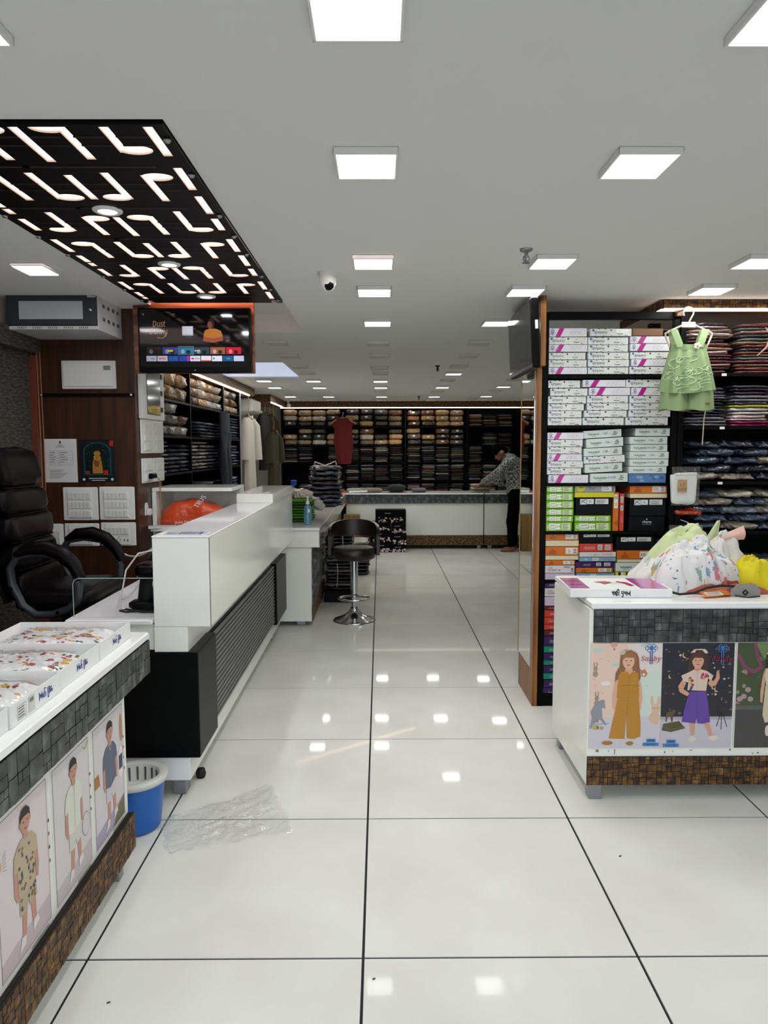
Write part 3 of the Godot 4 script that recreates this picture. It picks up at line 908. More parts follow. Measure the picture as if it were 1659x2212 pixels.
	a = onx(308, 905, xs); b = onx(347, 806, xs)
	var dl := clampf(-4.9 - b.z, 0.3, 0.5)
	var mb := thing("meter_board", "white framed meter cupboard with a glossy grey window and yellow sticker", "meter board", Vector3(xs, a.y, -4.9), PI / 2)
	var hh: float = b.y - a.y + 0.04
	part(mb, "frame", bx(Vector3(0, 0, 0), Vector3(dl, hh, 0.03), 0.006), M.white_plastic)
	var pane := part(mb, "window", bx(Vector3(dl * 0.2, hh * 0.08, 0.03), Vector3(dl * 0.78, hh * 0.95, 0.034), 0.002), mat("meter_glass", "#5d6060", 0.08))
	g = G.new()
	g.color("#d2b52a").flat(PackedVector2Array([Vector2(dl * 0.24, hh * 0.12), Vector2(dl * 0.74, hh * 0.1), Vector2(dl * 0.72, hh * 0.21), Vector2(dl * 0.5, hh * 0.25), Vector2(dl * 0.26, hh * 0.21)]), 0.0345)
	g.color("#55480f")
	for k in 3: g.rect(dl * 0.34, hh * (0.125 + k * 0.027), dl * 0.64, hh * (0.135 + k * 0.027), 0.0349)
	part(pane, "sticker", g.mesh(), M.print)
	for k in 3: part(mb, "hinge", bx(Vector3(dl * 0.82, hh * (0.15 + k * 0.3), 0.03), Vector3(dl * 0.9, hh * (0.24 + k * 0.3), 0.036), 0.002), M.black_plastic)
	a = onx(316, 1113, xs); b = onx(316, 1087, xs)
	var hk := thing("wall_hook", "small white holder screwed to the pier's side", "hook", Vector3(xs, a.y, a.z), PI / 2)
	part(hk, "plate", G.new().extrude(PackedVector2Array([Vector2(-0.03, 0), Vector2(0.03, 0), Vector2(0.026, 0.06), Vector2(0.014, 0.085), Vector2(-0.014, 0.085), Vector2(-0.026, 0.06)]), 0, 0.008).mesh(), M.white_plastic)
	part(hk, "cup", bx(Vector3(-0.03, 0, 0.008), Vector3(0.03, 0.045, 0.035), 0.006), M.white_plastic)
	# television on the hanging board
	a = onz(300, 805, -4.68); b = onz(540, 664, -4.68)
	w = b.x - a.x; h = b.y - a.y
	var tv := thing("television", "wall mounted television showing a dark app menu with a film banner", "television", Vector3(a.x, a.y, -4.74))
	part(tv, "case", bx(Vector3(0, 0, 0.0), Vector3(w, h, 0.055), 0.006), M.black_plastic)
	part(tv, "screen", bx(Vector3(0.012, 0.035, 0.055), Vector3(w - 0.012, h - 0.012, 0.057)), mat("screen_black", "#030304", 0.06))
	var sc := G.new()
	tv_picture(sc, 0.012, 0.035, w - 0.024, h - 0.047, 0.0576)
	var sm := vmat("screen_picture", 0.1)
	sm.emission_enabled = true
	sm.emission = Color("#14161c")
	sm.emission_energy_multiplier = 0.15
	part(tv, "display_picture", sc.mesh(), sm)
	part(tv, "badge", bx(Vector3(w / 2 - 0.006, 0.012, 0.055), Vector3(w / 2 + 0.006, 0.018, 0.056)), M.chrome)
	chair()

func tv_picture(g: G, x0: float, y0: float, w: float, h: float, z: float) -> void:
	g.T = Transform3D(Basis.IDENTITY, Vector3(x0, y0, z))
	g.color("#b08a62")
	text(g, "Dust", w * 0.18, h * 0.75, h * 0.10, 0, "sans", 1, 0.02, 0.1, 0.8)
	text(g, "Bunny", w * 0.175, h * 0.62, h * 0.10, 0, "sans", 1, -0.02, 0.1, 0.8)
	g.line([Vector2(w * 0.16, h * 0.515), Vector2(w * 0.2, h * 0.5), Vector2(w * 0.235, h * 0.53), Vector2(w * 0.255, h * 0.6)], 0.003, 0)
	g.color("#3c4a52")
	text(g, "amazon prime", w * 0.18, h * 0.41, h * 0.035, 0, "sans", 1, 0, 0, 0.9)
	g.color("#8a8a90")
	text(g, "Home", w * 0.31, h * 0.92, h * 0.018, 0)
	g.rect(w * 0.03, h * 0.905, w * 0.045, h * 0.93, 0)
	g.color("#b9bcc4").rect(w * 0.39, h * 0.55, w * 0.49, h * 0.71, 0)   # plain card in place of the code
	g.color("#2a3238").frame(w * 0.37, h * 0.46, w * 0.52, h * 0.57, 0.0015, 0.0002)
	g.color("#6a7078")
	text(g, "JOIN NOW", w * 0.445, h * 0.525, h * 0.016, 0.0004)
	# figure with crossed arms and a smaller one beside it, as plain shapes
	g.color("#2a1a16").disc(w * 0.655, h * 0.75, w * 0.034, h * 0.09, 0, 16)
	g.color("#5a382c").disc(w * 0.645, h * 0.73, w * 0.022, h * 0.065, 0.0003, 14)
	g.color("#8f5a24").flat(PackedVector2Array([Vector2(w * 0.59, h * 0.47), Vector2(w * 0.585, h * 0.56), Vector2(w * 0.6, h * 0.64), Vector2(w * 0.64, h * 0.665), Vector2(w * 0.70, h * 0.665), Vector2(w * 0.745, h * 0.63), Vector2(w * 0.76, h * 0.55), Vector2(w * 0.755, h * 0.45)]), 0.0002)
	g.color("#7b3f2c").flat(PackedVector2Array([Vector2(w * 0.58, h * 0.45), Vector2(w * 0.585, h * 0.53), Vector2(w * 0.67, h * 0.5), Vector2(w * 0.76, h * 0.53), Vector2(w * 0.765, h * 0.46), Vector2(w * 0.67, h * 0.42)]), 0.0004)
	g.color("#241c1e").disc(w * 0.805, h * 0.49, w * 0.032, h * 0.075, 0, 14)
	g.color("#4b3836").disc(w * 0.805, h * 0.48, w * 0.02, h * 0.05, 0.0003, 12)
	g.color("#15161a").rect(w * 0.782, h * 0.485, w * 0.828, h * 0.5, 0.0005)
	# row of programme tiles and row of app tiles
	var rows := ["#23191a", "#3a3f86", "#2b6d86", "#28393c", "#7b4d36", "#a3182a"]
	for k in 6:
		var a := w * (0.06 + k * 0.146)
		g.color(rows[k]).rect(a, h * 0.225, a + w * 0.138, h * 0.345, 0)
		g.color(Color(rows[k]).lightened(0.35)).disc(a + w * 0.04, h * 0.27, w * 0.018, h * 0.04, 0.0003, 10)
		g.color(Color(rows[k]).darkened(0.6)).disc(a + w * 0.09, h * 0.26, w * 0.02, h * 0.035, 0.0003, 10)
	g.color("#c7b41f").rect(w * 0.25, h * 0.265, w * 0.30, h * 0.30, 0.0005)
	g.color("#c4c8cc")
	text(g, "Boys", w * 0.525, h * 0.285, h * 0.03, 0.0006, "bold")
	g.color("#9aa6b2").frame(w * 0.348, h * 0.215, w * 0.494, h * 0.36, 0.0015, 0.0007)
	var apps := ["#b9bacb", "#c6bcc4", "#1a4f96", "#2b3f9c", "#c9c6d0", "#cfcad0", "#c4c7d2", "#1c4f78", "#b4b4cc"]
	for k in 9:
		var a := w * (0.055 + k * 0.1005)
		g.color(apps[k]).rect(a, h * 0.1, a + w * 0.094, h * 0.195, 0)
	g.color("#8c1c1c")
	text(g, "NETFLIX", w * 0.203, h * 0.147, h * 0.028, 0.0004, "bold", 1, 0, 0, 0.75)
	g.color("#5d8fd0")
	text(g, "prime video", w * 0.303, h * 0.15, h * 0.018, 0.0004)
	g.color("#a0309a").rect(w * 0.43, h * 0.1, w * 0.451, h * 0.195, 0.0003)
	g.color("#b01f1f").rect(w * 0.47, h * 0.135, w * 0.49, h * 0.16, 0.0004)
	g.color("#1d1d22")
	text(g, "YouTube", w * 0.52, h * 0.148, h * 0.02, 0.0004, "bold", 1, 0, 0, 0.8)
	text(g, "Home", w * 0.115, h * 0.148, h * 0.02, 0.0004)
	g.color("#c0562a").rect(w * 0.558, h * 0.1, w * 0.652, h * 0.12, 0.0003)
	g.color("#3d6d5d").flat(PackedVector2Array([Vector2(w * 0.67, h * 0.125), Vector2(w * 0.67, h * 0.175), Vector2(w * 0.687, h * 0.15)]), 0.0004)
	g.color("#86b7cf")
	text(g, "Apps", w * 0.81, h * 0.148, h * 0.02, 0.0004)
	g.T = Transform3D.IDENTITY

func chair() -> void:
	# black high-backed office chair turned towards the desk
	var t := thing("office_chair", "black leather high-backed office chair with looped padded arms", "chair", Vector3(-1.70, 0.40, -3.9), 1.6)
	var st: Material = M.leather
	# seat and back in the chair's own frame: +z is where it faces
	var seat := part(t, "seat", soft(0.54, 0.13, 0.42, 21, 0.006, 6.0, 0.55, 40), st, Vector3(0, 0.41, 0.03))
	part(seat, "piping", G.new().tube([Vector3(-0.24, 0.11, 0.16), Vector3(-0.1, 0.135, 0.185), Vector3(0.1, 0.135, 0.185), Vector3(0.24, 0.11, 0.16)], 0.005, 6).mesh(), st)
	var bk := Node3D.new()
	bk.name = "backrest"
	t.add_child(bk)
	bk.position = Vector3(0, 0.47, -0.15)
	bk.rotation.x = -0.16
	var hts := [0.0, 0.15, 0.29, 0.43, 0.57]
	for k in 5:
		var hgt: float = 0.155 if k < 4 else 0.22
		var wd: float = [0.5, 0.53, 0.55, 0.54, 0.5][k]
		var cush := part(bk, "cushion", soft(wd, hgt, 0.13, 30 + k, 0.006, 6.0, 0.5, 36), st, Vector3(0, hts[k], 0))
		part(cush, "piping", G.new().tube([Vector3(-wd * 0.45, 0.01, 0.045), Vector3(-wd * 0.2, 0.004, 0.062), Vector3(wd * 0.2, 0.004, 0.062), Vector3(wd * 0.45, 0.01, 0.045)], 0.004, 6).mesh(), st)
	part(bk, "back_shell", G.new().grid(func(u, v): return Vector3((u - 0.5) * (0.5 - 0.1 * pow(2.0 * v - 1.0, 4.0)), v * 0.78, -0.06 - 0.02 * sin(PI * u)), 10, 12, false, 0.02).mesh(), M.black_plastic)
	for s in [-1, 1]:
		var x: float = s * 0.315
		var loop := []
		for p in [[-0.26, 0.58], [-0.27, 0.66], [-0.2, 0.72], [-0.06, 0.735], [0.1, 0.72], [0.22, 0.66], [0.27, 0.57], [0.25, 0.49], [0.17, 0.45], [0.05, 0.425], [-0.08, 0.425], [-0.18, 0.47]]:
			loop.append(Vector3(x, p[1], p[0] * 0.62 + 0.03))
		var arm := part(t, "arm_frame", G.new().tube(loop, 0.02, 10, false, true).mesh(), mat("arm_plastic", "#2b2f33", 0.35))
		var pad := []
		var rad := []
		for p in [[-0.22, 0.72, 0.02], [-0.12, 0.755, 0.034], [0.02, 0.76, 0.038], [0.14, 0.73, 0.038], [0.23, 0.675, 0.034], [0.285, 0.6, 0.026]]:
			pad.append(Vector3(x, p[1], p[0] * 0.62 + 0.03)); rad.append(p[2])
		part(arm, "pad", G.new().tube(pad, rad, 12).mesh(), st)
		for b in [[-0.255, 0.56], [-0.17, 0.455], [0.1, 0.44]]:
			part(arm, "bolt", G.new().lathe([Vector2(0, 0.006), Vector2(0.008, 0.005), Vector2(0.009, 0)], 10).mesh(), M.black_plastic, Vector3(x + s * 0.02, b[1], b[0] * 0.62 + 0.03)).rotation.z = -s * PI / 2
	part(t, "gas_column", G.new().lathe([Vector2(0.03, 0.1), Vector2(0.03, 0.28), Vector2(0.022, 0.28), Vector2(0.022, 0.43)], 16).mesh(), M.black_plastic)
	for k in 5:
		var a := TAU * k / 5.0
		var d := Vector3(cos(a), 0, sin(a))
		var leg := part(t, "leg", G.new().tube([Vector3(0, 0.12, 0), d * 0.15 + Vector3(0, 0.11, 0), d * 0.32 + Vector3(0, 0.075, 0)], [0.03, 0.025, 0.018], 10).mesh(), M.black_plastic)
		part(leg, "caster", G.new().lathe([Vector2(0, -0.02), Vector2(0.024, -0.018), Vector2(0.028, 0.0), Vector2(0.024, 0.018), Vector2(0, 0.02)], 14).mesh(), M.black_rubber, d * 0.32 + Vector3(0, 0.0285, 0)).rotation = Vector3(PI / 2, 0, 0)

# ---------------------------------------------------------------- mosaic of irregular stone-like blocks
func split_rect(r: Rect2, smin: float, smax: float, rr: RandomNumberGenerator, out: Array) -> void:
	var big: float = max(r.size.x, r.size.y)
	if big <= smin * 1.6 or (big <= smax and rr.randf() < 0.45):
		out.append(r); return
	var k := rr.randf_range(0.36, 0.64)
	if r.size.x > r.size.y * rr.randf_range(0.8, 1.2):
		split_rect(Rect2(r.position, Vector2(r.size.x * k, r.size.y)), smin, smax, rr, out)
		split_rect(Rect2(r.position + Vector2(r.size.x * k, 0), Vector2(r.size.x * (1 - k), r.size.y)), smin, smax, rr, out)
	else:
		split_rect(Rect2(r.position, Vector2(r.size.x, r.size.y * k)), smin, smax, rr, out)
		split_rect(Rect2(r.position + Vector2(0, r.size.y * k), Vector2(r.size.x, r.size.y * (1 - k))), smin, smax, rr, out)

func mosaic(parent: Node3D, called: String, at: Vector3, ux: Vector3, uy: Vector3, w: float, h: float, smin: float, smax: float, kind: String, seed_: int, limit := 300) -> void:
	# a backing strip with every block proud of it as a piece of its own
	var nz := ux.cross(uy).normalized()
	var g := G.new()
	g.T = Transform3D(Basis(ux, uy, nz), at)
	g.box(Vector3(0, 0, -0.006), Vector3(w, h, 0.0))
	var band := part(parent, called, g.mesh(), M[kind + "_ground"])
	var rr := RandomNumberGenerator.new()
	rr.seed = seed_
	var rects := []
	split_rect(Rect2(0, 0, w, h), smin, smax, rr, rects)
	var variants: Array = M[kind + "_variants"]
	if not mesh_cache.has("block"): mesh_cache.block = bx(Vector3(0, 0, 0), Vector3(1, 1, 1), 0.05)
	var rest := []
	for q in rects.size():
		var r: Rect2 = rects[q]
		var gap := 0.0012
		if q >= limit:
			rest.append(r); continue
		var o := part(band, "block", mesh_cache.block, variants[rr.randi() % variants.size()])
		var t := rr.randf_range(0.0025, 0.0045)
		o.transform = Transform3D(Basis(ux * (r.size.x - 2 * gap), uy * (r.size.y - 2 * gap), nz * t), at + ux * (r.position.x + gap) + uy * (r.position.y + gap))
	if rest.size() > 0:
		var b := G.new()
		b.T = Transform3D(Basis(ux, uy, nz), at)
		for r in rest:
			b.box(Vector3(r.position.x + 0.0012, r.position.y + 0.0012, 0), Vector3(r.end.x - 0.0012, r.end.y - 0.0012, rr.randf_range(0.0025, 0.0045)), 0.0006)
		part(band, "further_blocks", b.mesh(), variants[0]).set_meta("kind", "stuff")

func tinted(src: String, called: String, c: String) -> StandardMaterial3D:
	var m: StandardMaterial3D = M[src].duplicate()
	m.resource_name = called
	m.albedo_color = Color(c)
	M[called] = m
	return m

func cash_counter() -> void:
	M.slate_variants = [M.slate_block, tinted("slate_block", "slate_pale", "#d8dedd"), tinted("slate_block", "slate_deep", "#b5bcbc"), tinted("slate_block", "slate_warm", "#cfcdc6")]
	M.cork_variants = [M.cork_block, tinted("cork_block", "cork_pale", "#fff2dc"), tinted("cork_block", "cork_deep", "#b9aa96"), tinted("cork_block", "cork_red", "#e2c6a6")]
	# raised platform behind the counters
	struct("platform", bx(Vector3(-2.27, 0, -4.85), Vector3(-1.45, 0.40, -3.02), 0.004), M.wood_dark)
	var t := thing("cash_counter", "tall white glossy cash counter with a black slatted side and a raised far end", "counter", Vector3(0, 0, 0))
	var zf := -3.30; var zb := -6.45
	# base, core, upper body with its overhang
	part(t, "plinth", bx(Vector3(-1.30, 0.10, zb + 0.05), Vector3(-0.889, 0.215, zf), 0.003), M.laminate_white)
	part(t, "core", bx(Vector3(-1.04, 0.215, zb + 0.02), Vector3(-0.886, 0.832, zf - 0.001), 0.002), M.laminate_white)
	part(t, "upper_body", bx(Vector3(-1.038, 0.832, zb), Vector3(-0.778, 1.243, zf), 0.003), M.laminate_white)
	part(t, "top_slab", bx(Vector3(-1.040, 1.243, zb - 0.002), Vector3(-0.776, 1.252, zf + 0.002), 0.003), M.stone_white)
	part(t, "raised_end", bx(Vector3(-1.040, 1.252, zb), Vector3(-0.776, 1.318, -5.28), 0.003), M.laminate_white)
	part(t, "joint_strip", bx(Vector3(-0.7785, 0.834, zf - 0.0035), Vector3(-0.7765, 1.243, zf + 0.0006)), mat("joint_dark", "#3b3c3a", 0.6))
	for q in [[zf + 0.012, -3.66], [-5.84, -6.44]]:
		part(t, "corner_block", bx(Vector3(-1.40 if q[0] > -4.0 else -1.0, 0.213, q[1]), Vector3(-0.838, 0.715, q[0]), 0.006), M.charcoal)
	part(t, "slat_backing", bx(Vector3(-0.887, 0.235, -5.84), Vector3(-0.872, 0.708, -3.66)), M.black_board)
	for k in 17:
		var y := 0.24 + k * 0.0277
		part(t, "slat", bx(Vector3(-0.872, y, -5.838), Vector3(-0.856, y + 0.0145, -3.662), 0.002), mat("slat_grey", "#6f706d", 0.4))
	for p in [[-0.985, -3.42], [-0.985, -6.2], [-1.22, -3.42]]:
		part(t, "foot", bx(Vector3(p[0] - 0.008, 0, p[1] - 0.03), Vector3(p[0] + 0.054, 0.10, p[1] + 0.053), 0.003), M.steel)
	part(t, "floor_stop", G.new().lathe([Vector2(0, 0.05), Vector2(0.02, 0.045), Vector2(0.026, 0.02), Vector2(0.02, 0.0), Vector2(0, 0)], 14).mesh(), M.black_rubber, Vector3(-0.905, 0, -3.55))
	# desk behind it with its small glass screen
	var d := thing("cash_desk", "low white cashier's desk with a clear glass screen along its edge", "desk", Vector3.ZERO)
	part(d, "desk_top", bx(Vector3(-1.445, 0.842, -6.0), Vector3(-1.042, 0.868, -3.285), 0.008), M.stone_white)
	part(d, "front_panel", bx(Vector3(-1.40, 0.10, -3.36), Vector3(-1.305, 0.842, -3.315), 0.002), M.laminate_white)
	part(d, "front_panel", bx(Vector3(-1.305, 0.72, -3.36), Vector3(-1.042, 0.842, -3.315), 0.002), M.laminate_white)
	part(d, "back_panel", bx(Vector3(-1.27, 0.405, -5.9), Vector3(-1.25, 0.842, -3.37)), M.wood_dark)
	var pts := PackedVector2Array([Vector2(-1.42, 0.868), Vector2(-1.042, 0.868), Vector2(-1.042, 1.05), Vector2(-1.40, 1.05)])
	for k in 6:
		var a := PI / 2 + PI / 2 * k / 5.0
		pts.append(Vector2(-1.395 + 0.025 * cos(a), 1.025 + 0.025 * sin(a)))
	var gp := part(d, "glass_screen", G.new().extrude(pts, -3.345, -3.337).mesh(), M.glass_pane)
	part(gp, "polished_edge", G.new().tube([Vector3(-1.042, 1.051, -3.341), Vector3(-1.395, 1.051, -3.341), Vector3(-1.413, 1.043, -3.341), Vector3(-1.421, 1.025, -3.341), Vector3(-1.421, 0.87, -3.341)], 0.0022, 6).mesh(), mat("glass_edge", "#9fb5b0", 0.15))
	# scanner stand and terminal on the desk
	var sc := thing("barcode_scanner", "glossy black barcode scanner in its stand on the desk", "scanner", Vector3(-1.14, 0.868, -3.52))
	part(sc, "foot", soft(0.17, 0.05, 0.14, 61, 0.002, 6.0, 0.7, 28, 0.0, 0.8), M.black_plastic)
	part(sc, "neck", G.new().tube([Vector3(0.0, 0.03, 0), Vector3(-0.005, 0.12, -0.01), Vector3(0.01, 0.19, 0.0)], [0.045, 0.03, 0.032], 14).mesh(), M.black_plastic)
	part(sc, "head", soft(0.12, 0.075, 0.17, 62, 0.001, 4.0, 0.6, 28, 0.0, 0.6), M.black_plastic, Vector3(0.02, 0.155, 0.0))
	part(sc, "cord", G.new().tube([Vector3(0.0, 0.006, 0.07), Vector3(-0.07, 0.005, 0.09), Vector3(-0.11, 0.005, 0.06), Vector3(-0.09, 0.005, 0.03), Vector3(0.0, 0.005, 0.09), Vector3(0.07, 0.005, 0.09)], 0.005, 7).mesh(), M.black_rubber)
	var tm := thing("card_terminal", "black card terminal with a keypad tilted on a stand, white lead attached", "card terminal", Vector3(-1.12, 0.868, -3.82))
	part(tm, "stand", bx(Vector3(-0.055, 0, -0.06), Vector3(0.055, 0.22, 0.05), 0.012), M.black_plastic)
	var tb := part(tm, "terminal", bx(Vector3(-0.07, 0, -0.06), Vector3(0.07, 0.04, 0.11), 0.008), M.black_plastic, Vector3(0, 0.22, 0.0))
	tb.rotation.x = 0.35
	for k in 12:
		part(tb, "key", bx(Vector3(0, 0, 0), Vector3(0.022, 0.004, 0.014), 0.001), mat("key_grey", "#2e3236", 0.5), Vector3(-0.05 + (k % 3) * 0.032, 0.04, 0.02 + (k / 3) * 0.021))
	part(tm, "lead", G.new().tube([Vector3(-0.06, 0.25, 0.02), Vector3(-0.14, 0.235, 0.04), Vector3(-0.2, 0.15, 0.06), Vector3(-0.215, 0.05, 0.08), Vector3(-0.21, 0.006, 0.09), Vector3(-0.17, 0.03, 0.08), Vector3(-0.07, 0.15, 0.05)], 0.0045, 7).mesh(), M.white_plastic)
	# printed card on the counter top
	var cd := thing("payment_card", "flat white and blue laminated payment card on the cash counter", "card", Vector3(-0.905, 1.2525, -3.395), 0.04)
	var g := G.new()
	g.T = Transform3D(Basis(Vector3.RIGHT, -PI / 2), Vector3.ZERO)
	g.color("#e6eaee").rect(-0.1, -0.06, 0.1, 0.06, 0.0006)
	g.color("#2a78b8").rect(-0.03, -0.045, -0.02, 0.05, 0.0009).rect(0.06, -0.045, 0.075, 0.05, 0.0009).rect(-0.03, 0.04, 0.07, 0.05, 0.0009)
	g.color("#9bb4c6").rect(-0.015, -0.035, 0.055, 0.03, 0.0009)
	g.color("#44525c")
	for k in 4: g.rect(-0.09, -0.03 + k * 0.02, -0.045, -0.025 + k * 0.02, 0.0009)
	part(cd, "print", g.mesh(), M.gloss_print)
	part(cd, "sheet", bx(Vector3(-0.101, -0.0004, -0.061), Vector3(0.101, 0.0004, 0.061)), M.white_card)
	var cd2 := thing("leaflet", "small printed leaflet on the raised end of the cash counter", "leaflet", Vector3(-0.9, 1.3185, -5.42), -0.1)
	part(cd2, "sheet", bx(Vector3(-0.08, 0, -0.05), Vector3(0.08, 0.001, 0.05)), M.white_card)
	g = G.new()
	g.T = Transform3D(Basis(Vector3.RIGHT, -PI / 2), Vector3.ZERO)
	g.color("#6f8fa8").rect(-0.05, -0.03, 0.05, 0.03, 0.0014)
	part(cd2, "print", g.mesh(), M.print)
	# open storage niche across the far end, with the orange carrier bag
	var n := thing("storage_niche", "white open storage niche joined to the cash counter's far end", "shelf unit", Vector3.ZERO)
	part(n, "top", bx(Vector3(-1.603, 1.345, -5.6), Vector3(-1.042, 1.371, -5.13), 0.003), M.laminate_white)
	part(n, "side_panel", bx(Vector3(-1.603, 0.87, -5.6), Vector3(-1.573, 1.345, -5.13), 0.003), M.laminate_white)
	part(n, "back_panel", bx(Vector3(-1.573, 0.87, -5.6), Vector3(-1.042, 1.345, -5.57)), M.laminate_white)
	part(n, "shelf_board", bx(Vector3(-1.573, 1.08, -5.57), Vector3(-1.042, 1.10, -4.98), 0.003), M.laminate_white)
	part(n, "inner_rail", bx(Vector3(-1.573, 1.31, -5.57), Vector3(-1.042, 1.345, -5.54)), M.laminate_white)
	var bag := thing("shopping_bag", "slumped orange glossy carrier bag with white lettering in the niche", "bag", Vector3(-1.325, 1.10, -5.22), 0.05)
	var bm := mat("orange_bag", "#d2491d", 0.22)
	bm.clearcoat_enabled = true; bm.clearcoat = 0.5
	crinkle(bm, crinkle_tex(), 0.5)
	bm.uv1_triplanar = true
	part(bag, "body", G.new().grid(func(u, v):
		var a: float = u * TAU
		var k: float = pow(sin(PI * clampf(v, 0.0, 1.0)), 0.22)
		var x: float = -0.235 + v * 0.48
		var hh: float = (0.15 + 0.03 * sin(v * 3.0 + 0.6)) * k
		var y := maxf(0.0, hh * 0.5 + hh * 0.55 * signf(sin(a)) * pow(absf(sin(a)), 0.7))
		return Vector3(x + 0.02 * sin(a * 2.0), y + 0.006 * sin(v * 19.0 + a * 3.0), 0.13 * k * signf(cos(a)) * pow(absf(cos(a)), 0.6) + 0.008 * sin(v * 11.0 + a)), 28, 26, true).mesh(), bm)
	g = G.new()
	g.color("#e8ded6")
	g.T = Transform3D(Basis(Vector3.RIGHT, -0.75), Vector3(0.06, 0.172, 0.11))
	text(g, "TRUS", 0, 0, 0.035, 0.004, "sans", 1, 1.1)
	g.T = Transform3D(Basis(Vector3.RIGHT, -0.15), Vector3(-0.05, 0.035, 0.136))
	text(g, "Jeans for all", 0, 0, 0.016, 0.004, "serif", 1, 0.1, 0.3)
	part(bag, "lettering", g.mesh(), M.print)
	for q in [[-1.5, -5.04, "#cfd2d4", 0.3, "grey magazine lying in front of the orange carrier bag"], [-1.25, -5.03, "#dcdde0", -0.15, "white sheets sticking out under the orange carrier bag"]]:
		single("paper_stack", bx(Vector3(-0.1, 0, -0.06), Vector3(0.16, 0.012, 0.06), 0.001), mat("sheet_" + q[2], q[2], 0.5), Vector3(q[0], 1.10, q[1]), q[4], "papers", "", q[3])
	# black printer below the niche shelf
	var pr := thing("receipt_printer", "black receipt printer standing on the desk under the papers", "printer", Vector3(-1.25, 0.868, -4.75))
	part(pr, "case", bx(Vector3(-0.09, 0, -0.1), Vector3(0.09, 0.2, 0.1), 0.012), M.black_plastic)
	part(pr, "slot", bx(Vector3(-0.06, 0.15, 0.1), Vector3(0.06, 0.16, 0.102)), M.charcoal)
	part(pr, "paper_tongue", bx(Vector3(-0.05, 0.155, 0.1), Vector3(0.05, 0.157, 0.14)), M.white_card)

func crinkle_tex() -> ImageTexture:
	if not mesh_cache.has("crinkle"):
		var f := FastNoiseLite.new()
		f.seed = 77; f.frequency = 0.03; f.noise_type = FastNoiseLite.TYPE_CELLULAR; f.fractal_octaves = 3
		f.cellular_return_type = FastNoiseLite.RETURN_DISTANCE2_SUB
		var im := f.get_seamless_image(256, 256)
		im.convert(Image.FORMAT_RGBA8)
		im.bump_map_to_normal_map(6.0)
		mesh_cache.crinkle = ImageTexture.create_from_image(im)
	return mesh_cache.crinkle

# ---------------------------------------------------------------- lettering of the gift boxes, drawn stroke by stroke
func gift_script(g: G, x: float, y: float, size: float, z: float, w: float, flip := false) -> void:
	var strokes := [
		[[0.0, 0.62], [0.1, 0.8], [0.24, 0.78], [0.26, 0.6], [0.12, 0.5], [0.3, 0.44], [0.42, 0.6], [0.52, 0.82], [0.62, 0.66], [0.6, 0.36], [0.42, 0.2], [0.16, 0.22]],
		[[1.0, 0.98], [0.86, 0.86], [0.76, 0.7], [0.78, 0.52], [0.92, 0.44], [1.05, 0.52], [1.06, 0.68], [0.94, 0.74]],
		[[0.9, 0.42], [0.76, 0.3], [0.74, 0.1], [0.88, 0.0], [1.02, 0.08], [1.02, 0.24], [0.88, 0.28]],
		[[1.02, 1.0], [1.06, 1.2], [1.2, 1.25], [1.3, 1.1], [1.3, 0.1], [1.38, 0.04]],
		[[1.84, 0.9], [1.84, 0.5], [1.92, 0.38], [2.08, 0.42], [2.14, 0.52]],
		[[2.16, 0.92], [2.16, 0.04], [2.12, -0.16], [1.98, -0.2], [1.92, -0.1]],
		[[2.4, 0.62], [2.44, 0.8], [2.58, 0.78], [2.6, 0.6], [2.46, 0.46], [2.62, 0.34], [2.8, 0.5], [2.86, 0.82], [2.96, 0.6], [2.92, 0.2], [2.78, 0.06]],
		[[3.16, 0.42], [3.16, 0.3], [3.28, 0.28], [3.3, 0.4], [3.2, 0.5], [3.3, 0.62], [3.46, 0.56]],
		[[3.48, 0.92], [3.48, 0.06], [3.56, 0.02]]]
	for s in strokes:
		var q := []
		for p in s:
			var v := (Vector2(p[0] - 1.78, p[1] - 0.45)) * size
			if flip: v = -v
			q.append(v + Vector2(x, y))
		g.line(q, w, z)

